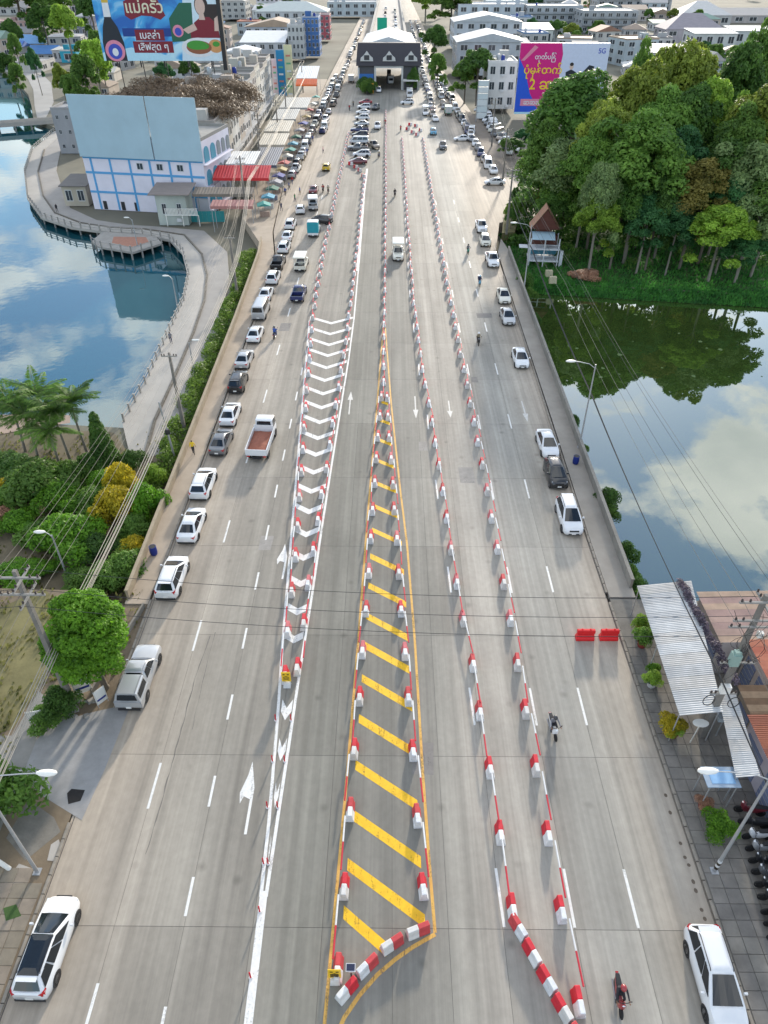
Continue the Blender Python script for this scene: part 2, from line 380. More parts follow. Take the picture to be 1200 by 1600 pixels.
def strip(pts, width, name, m, z=ZM, parent=road):
    """painted line along a polyline"""
    L, Rr = [], []
    for i, p in enumerate(pts):
        a, b = Vector(pts[max(i - 1, 0)]), Vector(pts[min(i + 1, len(pts) - 1)])
        d = (b - a).normalized(); q = Vector((-d.y, d.x)) * width / 2
        L.append((p[0] + q.x, p[1] + q.y, z)); Rr.append((p[0] - q.x, p[1] - q.y, z))
    mb = MB(); n = len(pts); mb.add(L + Rr, [(i, i + n, i + n + 1, i + 1) for i in range(n - 1)])
    return mb.build(name, m, parent)
def quadm(pts, name, m, z=ZM, parent=road):
    return sheet(pts, z).build(name, m, parent)

dash3 = MB().add([(-.075, 0, 0), (.075, 0, 0), (.075, 3, 0), (-.075, 3, 0)], [(0, 1, 2, 3)]).mesh('lane_dash', white_line)
dash2 = MB().add([(-.075, 0, 0), (.075, 0, 0), (.075, 2, 0), (-.075, 2, 0)], [(0, 1, 2, 3)]).mesh('lane_dash', white_line)
R1 = [(6.62, 12), (6.52, 16.3), (6.33, 24.4), (5.97, 32.6), (5.42, 40.7), (4.88, 57.4), (4.62, 66), (4.05, 78), (3.45, 100), (3.37, 145), (3.22, 220)]
R2 = [(9.1, 0), (9.14, 40), (9.1, 66), (8.8, 90), (8.66, 119), (8.72, 165), (8.85, 220)]
L1 = [(-7.05, 31), (-7.41, 36), (-7.75, 44.5), (-8.22, 53.6), (-9.14, 68.4), (-10.28, 88.6), (-10.71, 102.1), (-10.99, 125.7), (-11.15, 160), (-11.5, 222)]
L2 = [(-6.3, 31), (-6.3, 40), (-6.25, 44.5), (-6.1, 53), (-5.83, 68.5), (-5.60, 86.7), (-5.52, 102), (-5.55, 125), (-5.75, 160), (-5.7, 175)]
CL = [(-2.42, 12), (-2.1, 21.4), (-1.82, 33.6), (-1.46, 46.2), (-1.03, 63.2), (-0.85, 71)]
CR = [(2.05, 16), (1.73, 21.4), (1.2, 33.6), (0.68, 46.3), (0.04, 63.2), (-0.25, 71)]
CC = [(-0.6, 72), (-0.67, 97), (-0.74, 120), (-0.86, 160), (-1.13, 212), (-1.38, 255)]
for k in range(-1, 12):
    obj('lane_dash', dash3, road, (-14.05, 21.9 + 12 * k, ZM))
    obj('lane_dash', dash3, road, (13.0, 15.6 + 12.25 * k, ZM))
for k in range(0, 12):
    Y = 15.6 + 12.2 * k
    obj('lane_dash', dash3, road, (poly_at(R1, Y + 1.5) - 0.42, Y, ZM), 0.03 if Y < 60 else 0.0)
    obj('lane_dash', dash3, road, (poly_at(R2, Y + 1.5) + 0.6, Y, ZM))
for k in range(-1, 12):
    obj('lane_dash', dash2, road, (-10.5, 16 + 6.05 * k, ZM), 0.003)
# left island: two white edge lines, solid nose, chevrons
LL = [(-6.52, 10.5), (-6.69, 17.0), (-6.82, 21), (-7.20, 28), (-7.68, 35), (-8.66, 52), (-9.93, 74.4), (-10.95, 92.5)]
RLN = [(-6.42, 17.0), (-6.33, 22.1), (-6.24, 26.4), (-6.17, 31.0), (-5.95, 39.6), (-5.82, 47.5), (-5.68, 54), (-5.33, 68.5), (-5.01, 81), (-4.86, 93), (-4.95, 112)]
quadm([(-6.62, 8), (-6.2, 8), (-6.36, 17.3), (-6.76, 17.3)], 'gore_nose', white_line, ZM + 0.001)
strip(LL[1:], 0.19, 'edge_line', white_line)
strip(RLN, 0.19, 'edge_line', white_line)
strip([(-5.05, 112), (-5.25, 140), (-5.45, 160), (-5.35, 180)], 0.45, 'edge_line', white_line)
for py in (507, 524, 541, 558, 577, 597, 618, 640, 663, 688, 714, 742, 772, 804, 840, 877, 918, 962, 1006, 1126, 1190, 1263, 1350):
    Y = at(500, py).y; a = poly_at(LL, Y) + 0.14; b = poly_at(RLN, Y) - 0.14; hw = (b - a) / 2; cx = (a + b) / 2
    th = 0.72 if Y > 33 else 0.95
    rise = min(hw * 0.72, 1.9) if Y > 33 else 0.7
    pts = [(cx, Y), (cx + hw, Y + rise), (cx + hw, Y + rise + th), (cx, Y + th), (cx - hw, Y + rise + th), (cx - hw, Y + rise)]
    quadm(pts, 'chevron', white_line)
# yellow island
YL = [(-2.95, 8), (-2.88, 11.3), (-2.48, 23), (-2.15, 35), (-1.83, 50.2), (-1.3, 70), (-0.80, 91)]
YR = [(2.50, 15.3), (2.35, 19), (2.18, 24.7), (1.98, 35), (1.6, 45.8), (1.08, 54), (0.25, 70), (-0.56, 91)]
strip(YL, 0.17, 'yellow_edge_line', yellow_pale); strip(YR, 0.17, 'yellow_edge_line', yellow_pale)
strip([tuple(at(x, y)[:2]) for x, y in ((523, 1625), (538, 1590), (562, 1555), (590, 1523), (618, 1499), (645, 1480), (680, 1460))], 0.2, 'yellow_edge_line', yellow_pale, ZM + 0.002)
for Y in (16.6, 19.1, 22.0, 25.2, 28.6, 31.9, 34.9, 37.8, 41.1, 44.6, 48.0, 51.4, 55.0, 58.8, 62.6, 66.5, 70.5):
    a, b = poly_at(YL, Y) + 0.45, poly_at(YR, Y - 2) - 0.42; rise = (b - a) * 0.70; th = 0.68 if Y < 47 else 0.6
    if Y < 18: b = 0.0; rise = 1.75
    quadm([(a, Y - th), (b, Y - rise - th), (b, Y - rise), (a, Y)], 'hatch_stripe', yellow_line)
# arrows
def arrow_left(px, py0, py1):
    p0, p1 = at(px, py1), at(px, py0); L = p1.y - p0.y; X = p0.x
    pts = [(X - .07, p0.y), (X + .09, p0.y), (X + .10, p0.y + L * .62), (X - .02, p0.y + L * .74), (X - .28, p0.y + L), (X - .40, p0.y + L * .8), (X - .72, p0.y + L * .55), (X - .62, p0.y + L * .40), (X - .45, p0.y + L * .5), (X - .06, p0.y + L * .46)]
    quadm(pts, 'turn_arrow', white_line)
arrow_left(383, 1190, 1304); arrow_left(441, 850, 905)
def arrow_up(X, y0, y1, flip=1):
    a, b = (y0, y1) if flip > 0 else (y1, y0); L = b - a
    pts = [(X - .07, a), (X + .07, a), (X + .07, a + L * .62), (X + .3, a + L * .62), (X, b), (X - .3, a + L * .62), (X - .07, a + L * .62)]
    quadm(pts if flip > 0 else pts[::-1], 'lane_arrow', mat('road_paint_faded', (0.60, 0.58, 0.54), 0.7, 0.25, 4))
arrow_up(-4.35, 67.4, 72.6); arrow_up(2.95, 66.6, 71.5, -1); arrow_up(6.7, 66.8, 70.5, -1); arrow_up(14.9, 66.0, 70.5, -1)

# ------------------------------------------------------------------ kerbs and pavements
kst = MB().rings([[(-.09, -.48, 0), (.09, -.48, 0), (.09, .48, 0), (-.09, .48, 0)], [(-.09, -.48, .11), (.09, -.48, .11), (.09, .48, .11), (-.09, .48, .11)], [(-.06, -.46, .135), (.06, -.46, .135), (.06, .46, .135), (-.06, .46, .135)]]).mesh('kerb_stone', mat('kerb_concrete', (0.27, 0.24, 0.20), 0.9, 0.3, 2.0, bump=0.2))
walk_l = struct(slab([(-20.3, 38.5), (-18.52, 38.5), (-18.62, 60), (-18.8, 95), (-19.0, 118), (-21.2, 132), (-24.2, 180), (-25.2, 330), (-33, 330), (-31, 200), (-27.8, 140), (-22.0, 124), (-21.2, 100), (-20.6, 60)], -3.5, 0.12).build('sidewalk_left', mat('walk_beige', (0.40, 0.33, 0.255), 0.9, 0.18, 0.5, bump=0.1, bscale=8)))
walk_r = struct(slab([(17.28, 39.5), (19.3, 39.5), (19.75, 95), (20.2, 121), (19.6, 128), (18.2, 121), (17.8, 92), (17.58, 66), (17.28, 47)], -3.5, 0.12).build('sidewalk_right', mat('walk_grey', (0.33, 0.30, 0.26), 0.9, 0.2, 0.5, bump=0.1, bscale=8)))
yard_r = struct(slab([(17.25, -20), (60, -20), (60, 37), (24, 39.2), (17.28, 39.4)], -3.5, 0.06).build('forecourt_right', concrete_dark))
yard_l = struct(slab([(-60, -20), (-18.42, -20), (-18.42, 21.2), (-18.30, 24), (-18.30, 29.5), (-18.5, 38.4), (-20.3, 38.4), (-24, 40), (-60, 41)], -1.9, 0.03).build('yard_left', earth))
for Y in range(-6, 39):
    obj('kerb_stone', kst, yard_r, (17.16, Y + .5, 0.004))
for Y in range(40, 110):
    obj('kerb_stone', kst, walk_r, (lerp(17.16, 17.78, max(0, (Y - 47) / 62)), Y + .5, 0.004), -0.008)
    obj('kerb_stone', kst, walk_l, (lerp(-18.42, -18.9, (Y - 40) / 70), Y + .5, 0.004), 0.006)
for Y in list(range(-6, 21)) + list(range(31, 39)):
    obj('kerb_stone', kst, yard_l, (-18.32 if Y < 25 else -18.40, Y + .5, 0.004))
def paver_mesh(s, t=0.05):
    h = s / 2 - 0.012
    return MB().rings([[(-h, -h, 0), (h, -h, 0), (h, h, 0), (-h, h, 0)], [(-h, -h, t - .008), (h, -h, t - .008), (h, h, t - .008), (-h, h, t - .008)], [(-h + .012, -h + .012, t), (h - .012, -h + .012, t), (h - .012, h - .012, t), (-h + .012, h - .012, t)]])
pg = [paver_mesh(0.8).mesh('paver', mat('paver_grey_%d' % i, c, 0.85, 0.42, 0.9, bump=0.15)) for i, c in enumerate(((0.20, 0.185, 0.165), (0.215, 0.20, 0.175), (0.185, 0.172, 0.155)))]
pb = [paver_mesh(0.8).mesh('paver', mat('paver_brown_%d' % i, c, 0.9, 0.28, 1.6, bump=0.15)) for i, c in enumerate(((0.235, 0.20, 0.155), (0.25, 0.21, 0.165), (0.22, 0.19, 0.145)))]
for i in range(6):
    for j in range(32):
        X, Y = 17.72 + .8 * i, 10.0 + .8 * j
        if (i > 3 and Y > 27): continue
        o = obj('paver', rnd.choice(pg), yard_r, (X, Y, 0.055 + rnd.uniform(-.006, .008)))
        o.rotation_euler = (rnd.uniform(-.008, .008), rnd.uniform(-.008, .008), rnd.uniform(-.01, .01))
for i in range(8):
    for j in range(11):
        X, Y = -18.95 - .8 * i, 10.0 + .8 * j
        if rnd.random() < .06: continue
        o = obj('paver', rnd.choice(pb), yard_l, (X, Y, 0.02 + rnd.uniform(-.006, .01)))
        o.rotation_euler = (rnd.uniform(-.012, .012), rnd.uniform(-.012, .012), rnd.uniform(-.015, .015))
# driveway patch, tarmac square, bare spots on the left
dz = 0.036
quadm([tuple(at(x, y)[:2]) for x, y in ((128, 1282), (165, 1200), (205, 1100), (150, 1112), (90, 1128), (40, 1170), (30, 1200), (60, 1240))], 'driveway', mat('driveway_grey', (0.30, 0.295, 0.29), 0.8, 0.25, 0.8, bump=0.15, bscale=8), dz, yard_l)
quadm([tuple(at(x, y)[:2]) for x, y in ((107, 1257), (126, 1252), (133, 1235), (112, 1233), (105, 1240))], 'tarmac_patch', mat('tarmac_fresh', (0.025, 0.023, 0.022), 0.9, 0.3, 6), dz + .006, yard_l)
quadm([tuple(at(x, y)[:2]) for x, y in ((0, 950), (70, 920), (105, 960), (70, 1060), (20, 1140), (-60, 1160), (-80, 1000))], 'grass_patch', dry_grass, dz + .003, yard_l)
quadm([tuple(at(x, y)[:2]) for x, y in ((-80, 1150), (20, 1150), (60, 1080), (110, 1120), (60, 1150), (0, 1300), (-80, 1300))], 'path_strip', mat('path_grey', (0.26, 0.25, 0.23), 0.9, 0.2, 1), dz + .006, yard_l)
quadm([tuple(at(x, y)[:2]) for x, y in ((6, 1420), (26, 1414), (34, 1432), (10, 1440))], 'grass_patch', grass_m, dz + .05, yard_l)
quadm([tuple(at(x, y)[:2]) for x, y in ((0, 1390), (30, 1350), (52, 1358), (30, 1390), (5, 1400))], 'concrete_pad', concrete, dz + .004, yard_l)
quadm([tuple(at(x, y)[:2]) for x, y in ((74, 1345), (80, 1320), (92, 1312), (97, 1326), (84, 1346))], 'concrete_pad', concrete, dz + .004, yard_l)
quadm([tuple(at(x, y)[:2]) for x, y in ((45, 1250), (85, 1278), (95, 1300), (40, 1345), (10, 1310))], 'concrete_apron', concrete_dark, dz + .002, yard_l)
# gutter holes along the right kerb
hole = MB().lathe([(0.0, 0), (.10, 0)], n=9, cap=False).mesh('drain_hole', mat('hole_dark', (0.13, 0.10, 0.075), 0.9, 0.2, 3))
for x, y in ((1040, 1243), (1047, 1270), (1063, 1318), (1070, 1340), (1076, 1352), (1083, 1378), (1087, 1392), (1096, 1422), (1101, 1436)):
    p = at(x, y); o = obj('drain_hole', hole, road, (p.x, p.y, ZM + .002)); o.scale = (1, rnd.uniform(1, 1.5), 1)

# ------------------------------------------------------------------ parapets, promenade, banks
def wall_run(name, pts, th, z0, z1, m, label, cap=True, pitch=3.0, cat='wall'):
    t = thing(name, label, cat, (pts[0][0], pts[0][1], z0)); bx, by = pts[0]
    wm, cm, n = MB(), MB(), 0
    for (x0, y0), (x1, y1) in zip(pts, pts[1:]):
        L = math.hypot(x1 - x0, y1 - y0); a = math.atan2(y1 - y0, x1 - x0); k = max(1, round(L / pitch))
        me = MB().box((0, 0, (z1 - z0) / 2), (L / k - .02, th, z1 - z0)).mesh('wall_panel', m)
        mc = MB().box((0, 0, .04), (L / k - .012, th + .08, .08)).mesh('coping', m) if cap else None
        for i in range(k):
            f = (i + .5) / k; c = (lerp(x0, x1, f) - bx, lerp(y0, y1, f) - by, 0)
            o = obj('wall_panel', me, t, c, a)
            if cap: obj('coping', mc, o, (0, 0, z1 - z0))
    return t
par_m = mat('parapet_concrete', (0.25, 0.235, 0.205), 0.9, 0.3, 0.9, bump=0.2)
wall_run('parapet', [(19.15, 40.5), (19.45, 70), (19.75, 100), (19.95, 121)], 0.2, .1, 1.0, par_m, 'long weathered concrete parapet between the right sidewalk and the green pond')
wall_run('parapet', [(-20.15, 39), (-20.45, 62), (-20.9, 92), (-21.6, 118), (-22.3, 126)], 0.2, .1, 0.95, mat('parapet_beige', (0.33, 0.27, 0.19), 0.9, 0.25, 0.9, bump=0.2), 'long beige parapet between the left sidewalk and the hedge slope')
prom = struct(slab(PROM_IN + PROM_MID[::-1], -1.9, -1.42).build('promenade', mat('prom_pale', (0.41, 0.385, 0.345), 0.9, 0.14, 0.35, bump=0.12, bscale=6)))
lane = struct(slab(PROM_MID + PROM_OUT[::-1], -1.9, -1.48).build('lakeside_lane', mat('lane_grey', (0.33, 0.31, 0.285), 0.9, 0.15, 0.4, bump=0.12, bscale=6)))
ks2 = MB().box((0, 0, .1), (.96, .28, .2)).mesh('kerb_stone', mat('kerb_mossy', (0.16, 0.145, 0.12), 0.95, 0.4, 1.4))
def walk_line(pts, step):
    out, carry = [], 0.0
    for (x0, y0), (x1, y1) in zip(pts, pts[1:]):
        L = math.hypot(x1 - x0, y1 - y0); s = carry
        while s < L:
            out.append((lerp(x0, x1, s / L), lerp(y0, y1, s / L), math.atan2(y1 - y0, x1 - x0))); s += step
        carry = s - L
    return out
for x, y, a in walk_line(PROM_MID[:-1], 1.0): obj('kerb_stone', ks2, prom, (x, y, -1.44), a)
rail_m = mat('railing_grey', (0.36, 0.34, 0.31), 0.8, 0.25, 2)
rl = thing('promenade_railing', 'low concrete post railing along the lake edge of the promenade', 'railing', (PROM_IN[1][0], PROM_IN[1][1], -1.42))
ox, oy = PROM_IN[1]
pm = MB().box((0, 0, .5), (.2, .2, 1.0)).box((0, 0, 1.03), (.26, .26, .06)).mesh('post', rail_m)
line = [(x + .25, y) for x, y in PROM_IN[1:]]
for x, y, a in walk_line(line, 2.2): obj('post', pm, rl, (x - ox, y - oy, 0), a)
for zr in (.45, .85):
    MB().path([(x - ox, y - oy, zr) for x, y in line], .05, 6).build('rail', rail_m, rl)
pile = MB().tube((0, 0, -2.2), (0, 0, -.3), .17, n=8).mesh('pile', concrete2)
for x, y, a in walk_line(PROM_IN[5:], 4.0): obj('pile', pile, prom, (x - .25 * math.sin(a) * -1, y + .3, -1.5))
deck_pts = [(-54.0, 131.0), (-51.8, 128.0), (-44.8, 125.0), (-41.0, 130.0), (-43.5, 134.6), (-53.8, 136.6)]
deck = struct(slab(deck_pts, -1.75, -1.40).build('viewing_deck', mat('deck_edge', (0.34, 0.32, 0.29), 0.9, 0.2, 1)))
quadm([(-50.8, 133.6), (-50.0, 130.0), (-45.6, 127.6), (-43.4, 130.4), (-44.8, 133.4)], 'brick_inlay', mat('deck_brick', (0.40, 0.20, 0.14), 0.9, 0.2, 2), -1.395, deck)
for x, y, a in walk_line(deck_pts[:4], 2.2):
    obj('post', pm, deck, (x, y, -1.4), a)
    obj('pile', pile, deck, (x, y, -1.3))
MB().path([(x, y, -.55) for x, y in deck_pts[:4]], .05, 6).build('rail', rail_m, deck)
# banks and open ground
struct(quadm([(19.6, 112.7), (24.8, 111.8), (39.4, 109.5), (58.5, 106.8), (130, 96), (140, 260), (75, 260), (46, 200), (45, 146), (34, 141), (21, 131), (20.4, 121)], 'grove_floor', mat('grove_floor', (0.055, 0.12, 0.03), 0.95, 0.5, 0.25, bump=0.4, bscale=2), LOW_Z + .04, None))
struct(quadm([(-20.4, 40), (-24, 41), (-60, 41), (-130, 59), (-45, 67.5), (-30, 66), (-26.2, 60.5), (-23.2, 62), (-20.6, 62)], 'garden_floor', mat('garden_floor', (0.17, 0.14, 0.09), 0.95, 0.4, 0.35, bump=0.3, bscale=3), LOW_Z + .05, None))
quadm([tuple(at(x, y, LOW_Z)[:2]) for x, y in ((-60, 690), (0, 680), (60, 668), (110, 662), (110, 650), (60, 648), (-60, 650))], 'garden_walk', mat('garden_walk', (0.36, 0.27, 0.21), 0.9, 0.2, 0.8), LOW_Z + .09, prom)
struct(quadm([(23.5, 176), (33.8, 174.5), (36, 205), (32, 232), (24, 260)], 'forecourt_far', mat('forecourt_brown', (0.21, 0.175, 0.14), 0.9, 0.2, 0.4), 0.004, None))
struct(quadm([(34, 172.5), (44.5, 168.5), (45, 200), (60, 245), (36, 205)], 'verge', grass_m, LOW_Z + .05, None))
struct(slab([(20.2, 131.5), (22.5, 132), (25.5, 145), (23.4, 150), (21.5, 140)], -1.7, 0.05).build('verge_corner', dry_grass))
# ================================================================== BARRIERS
b_white = mat('barrier_white', (0.70, 0.70, 0.69), 0.65, 0.2, 2.2, bump=0.05)
b_red = mat('barrier_red', (0.58, 0.025, 0.04), 0.6, 0.24, 2.2, bump=0.05)
b_pink = mat('rail_red', (0.55, 0.03, 0.05), 0.5, 0.2, 3.0)
def barrier_half(y0, y1):
    """half of a jersey-profile block, y0..y1 along its length"""
    pr = [(-.25, 0), (.25, 0), (.25, .11), (.18, .29), (.14, .65), (.11, .70), (-.11, .70), (-.14, .65), (-.18, .29), (-.25, .11)]
    return MB().rings([[(x * s, y, z * (1 if s == 1 else .985)) for x, z in pr] for y, s in ((y0, .95), (y0 + .03, 1), (y1 - .03, 1), (y1, .95))])
bw_me = barrier_half(-.58, -.003).mesh('white_block', b_white)
br_me = barrier_half(.003, .60).mesh('red_block', b_red)
slot_me = MB().box((0, 0, .802), (.07, .28, .02)).mesh('lifting_slot', mat('slot_grey', (.35, .35, .36), .8))
SPAN = 4.1
BWV = [b_white, mat('barrier_white_dusty', (.62, .60, .57), .75, .25, 2.0), mat('barrier_white_scuffed', (.66, .67, .68), .7, .3, 3.0)]
BRV = [b_red, mat('barrier_red_dusty', (.52, .06, .065), .7, .26, 2.0), mat('barrier_red_faded', (.60, .16, .17), .75, .3, 2.4)]
def rails(side, z):
    w_ = MB().tube((side, -.55, z), (side, -2.05, z), .05, n=6).mesh('white_rail', b_white)
    r_ = MB().tube((side, -2.06, z), (side, -3.6, z), .05, n=6).mesh('red_rail', b_pink)
    return w_, r_
RAIL = {s: rails(s, .72 if abs(s) < .1 else .62) for s in (-.26, 0.0, .26)}
def barrier(x, y, rz, label, group, side=None, rail_rz=0.0):
    t = thing('traffic_barrier', label, 'barrier', (x, y, ZR), rz, group)
    a, b = obj('white_block', bw_me, t), obj('red_block', br_me, t); q = rnd.random()
    paint(a, BWV[int(q * 3)]); paint(b, BRV[int(rnd.random() * 3 if y > 30 else rnd.random() * 2)]); t.rotation_euler.y = rnd.uniform(-.02, .02)
    if side is not None:
        a, b = RAIL[side]; obj('white_rail', a, t); obj('red_rail', b, t)
    return t
def barrier_row(pl, y0, y1, where, group, side, end_rail=False):
    Y, k, n = y0, 1, int((y1 - y0) / SPAN)
    while Y <= y1:
        X = poly_at(pl, Y); dx = poly_at(pl, Y + 1.5) - poly_at(pl, Y - 1.5)
        barrier(X + rnd.uniform(-.07, .07), Y + rnd.uniform(-.15, .15), -math.atan2(dx, 3.0) + rnd.uniform(-.035, .035),
                '%s barrier from the near end of %s' % (ordn(k), where), group, side if (k > 1 or end_rail) else None)
        Y += SPAN; k += 1
barrier_row(R2, 12.3, 216, 'the rightmost long barrier row', 'barriers of the rightmost row', .26)
barrier_row(R1, 16.4, 216, 'the second row from the right', 'barriers of the second row from the right', 0.0)
barrier_row(CL, 13.4, 71, 'the row left of the yellow hatching', 'barriers left of the yellow hatching', -.26)
barrier_row(CR, 17.4, 71, 'the row right of the yellow hatching', 'barriers right of the yellow hatching', .26)
barrier_row(CC, 74.5, 255, 'the middle row beyond the hatching', 'barriers of the single middle row', 0.0, True)
barrier_row(L1, 31.6, 222, 'the left chevron row', 'barriers left of the white chevrons', -.26)
barrier_row(L2, 32.3, 174, 'the right chevron row', 'barriers right of the white chevrons', .26)
def chain(pxs, where, group):
    """blocks set end to end on a curve"""
    for k, ((x0, y0), (x1, y1)) in enumerate(pxs):
        a, b = at(x0, y0, .4), at(x1, y1, .4); c = (a + b) / 2; d = b - a
        barrier(c.x, c.y, math.atan2(-d.x, d.y), '%s barrier from the %s' % (ordn(k + 1), where), group)
chain([((532, 1557), (551, 1535)), ((564, 1517), (582, 1499)), ((603, 1479), (621, 1467)), ((643, 1456), (663, 1448))], 'left end of the curve closing the hatching', 'curved barriers closing the yellow hatching')
chain([((817, 1458), (805, 1438)), ((838, 1498), (827, 1478)), ((862, 1541), (850, 1520)), ((887, 1587), (874, 1564)), ((915, 1632), (901, 1610))], 'top of the curved chain at the bottom', 'curved chain of barriers at the bottom')
for k, (x, y, rz) in enumerate(((637, 203, 1.3), (641, 196, 1.4), (645, 208, 1.1), (650, 198, 1.5), (652, 212, 1.0), (657, 205, .6))):
    p = at(x, y); barrier(p.x, p.y, rz, '%s small barrier from left in the cluster near the checkpoint' % ordn(k + 1), 'barriers closing the right lane near the checkpoint')
for k, (x, y, rz) in enumerate(((548, 258, 1.2), (556, 263, 1.0), (562, 268, .7), (567, 277, .3))):
    p = at(x, y); barrier(p.x, p.y, rz, '%s barrier from left in the curve before the dark red car' % ordn(k + 1), 'barriers in front of the parked red car')
# flexible delineator posts on the near chevrons
dp_b = MB().lathe([(.10, 0), (.10, .03), (.05, .05)], n=10).mesh('base', b_white)
dp_p = MB().lathe([(.045, .05), (.045, .62), (.02, .66)], n=8).mesh('post', b_red)
for k, (x, y) in enumerate(((392, 1528), (406, 1425), (412, 1350), (419, 1350), (418, 1262), (434, 1262), (426, 1190), (445, 1190), (431, 1126), (455, 1126))):
    p = at(x, y)
    t = thing('delineator_post', '%s short red flexible post from the bottom, on the white island nose' % ordn(k + 1), 'post', (p.x, p.y, ZM), 0, 'red posts on the white island nose')
    obj('base', dp_b, t); obj('post', dp_p, t)
# yellow warning boards with lamps
sign_y = mat('sign_yellow', (0.80, 0.50, 0.02), 0.5, 0.05, 2); sign_k = mat('sign_black', (0.03, 0.02, 0.01), 0.6, 0)
def warn_board(px, py, label):
    p = at(px, py); t = thing('warning_board', label, 'sign', (p.x, p.y, ZR))
    MB().box((0, 0, .25), (.5, .42, .5), taper=.8).build('base_block', b_white, t)
    bd = MB().box((0, -.02, 1.0), (.62, .04, .95)).build('board', sign_y, t)
    mb = MB()
    for zc in (.72, .86, 1.0):
        mb.path([(-.2, -.05, zc - .05), (0, -.05, zc + .06), (.2, -.05, zc - .05)], .025, 4)
    mb.box((-.14, -.05, 1.25), (.14, .012, .08)); mb.box((.14, -.05, 1.25), (.14, .012, .08)); mb.build('printed_mark', sign_k, bd)
    for s in (-.2, .2): MB().tube((s, .02, .45), (s, .02, 1.4), .02, n=6).build('support', mat('galv', (.5, .5, .5), .5, .1, 4, metal=.6), t)
warn_board(449, 1072, 'yellow warning board with black marks at the tip of the chevron island barriers')
warn_board(524, 1533, 'yellow warning board with black marks at the lower left corner of the yellow hatching')
p = at(549, 1527)
t = thing('solar_warning_lamp', 'small solar panel warning lamp on a post beside the curved barriers', 'lamp', (p.x, p.y, ZR))
MB().tube((0, 0, 0), (0, 0, 1.0), .04, n=8).build('post', mat('post_dark', (.08, .08, .09), .6, .1, 3), t)
MB().box((0, 0, .95), (.22, .16, .3)).build('lamp_box', mat('lamp_cream', (.6, .58, .5), .5, .05, 3), t)
pn = MB().box((0, 0, 1.22), (.46, .36, .03)).build('solar_panel', mat('panel_frame', (.55, .56, .6), .4, 0), t); MB().box((0, 0, 1.239), (.4, .3, .006)).build('cells', mat('solar_cell', (.02, .025, .06), .2, .1, 8), pn)
# two red plastic barriers by the right kerb
for k, (px, lb) in enumerate(((913, 'left'), (950, 'right'))):
    p = at(px, 998); t = thing('water_barrier', '%s one of two red plastic barriers standing across the right parking lane' % lb, 'barrier', (p.x, p.y, ZR), 0, 'red plastic barriers by the right kerb')
    rp = mat('plastic_red', (0.72, 0.015, 0.02), 0.4, 0.08, 3)
    MB().rings([[(-.66 * s, -.25 * s2, z), (.66 * s, -.25 * s2, z), (.66 * s, .25 * s2, z), (-.66 * s, .25 * s2, z)] for z, s, s2 in ((0, 1, 1), (.18, 1, 1), (.28, .98, .62), (.42, .98, .6), (.46, .93, .45), (.62, .93, .45), (.66, .98, .55), (.9, .98, .45), (.96, .95, .3))]).build('shell', rp, t)
    MB().lathe([(.07, .96), (.07, 1.02), (.05, 1.04)], (-.3, 0, 0), 10).build('filler_cap', rp, t)
    MB().lathe([(.07, .96), (.07, 1.02), (.05, 1.04)], (.3, 0, 0), 10).build('filler_cap', rp, t)

# ================================================================== VEHICLES
glass = mat('car_glass', (0.012, 0.016, 0.02), 0.08, 0, spec=0.7)
tyre = mat('tyre', (0.02, 0.02, 0.02), 0.85, 0.1, 8)
rim = mat('rim', (0.35, 0.35, 0.36), 0.35, 0.05, 6, metal=0.7)
trim = mat('car_trim', (0.025, 0.025, 0.027), 0.6, 0.05, 6)
red_l = mat('tail_light', (0.45, 0.01, 0.015), 0.25, 0)
white_l = mat('head_light', (0.75, 0.78, 0.8), 0.12, 0, spec=0.8)
plate = mat('number_plate', (0.75, 0.75, 0.72), 0.5, 0)
def cpaint(n, c, r=0.28, metal=0.0):
    m = mat('paint_' + n, c, r, 0.04, 1.2, metal=metal, spec=0.6)
    b = m.node_tree.nodes['Principled BSDF']; b.inputs['Coat Weight'].default_value = 0.6; b.inputs['Coat Roughness'].default_value = 0.08
    return m
PA = dict(white=cpaint('white', (.72, .73, .74)), silver=cpaint('silver', (.48, .49, .50), .32, .35), grey=cpaint('grey', (.16, .165, .175), .3, .3), black=cpaint('black', (.015, .016, .019)), red=cpaint('red', (.30, .015, .02)),
          yellow=cpaint('yellow', (.62, .44, .03)), blue=cpaint('blue', (.10, .34, .50)), darkblue=cpaint('darkblue', (.02, .03, .12)), cream=cpaint('cream', (.66, .64, .55)), green=cpaint('green', (.03, .25, .17)), maroon=cpaint('maroon', (.16, .02, .03)), bronze=cpaint('bronze', (.27, .23, .19), .3, .3))

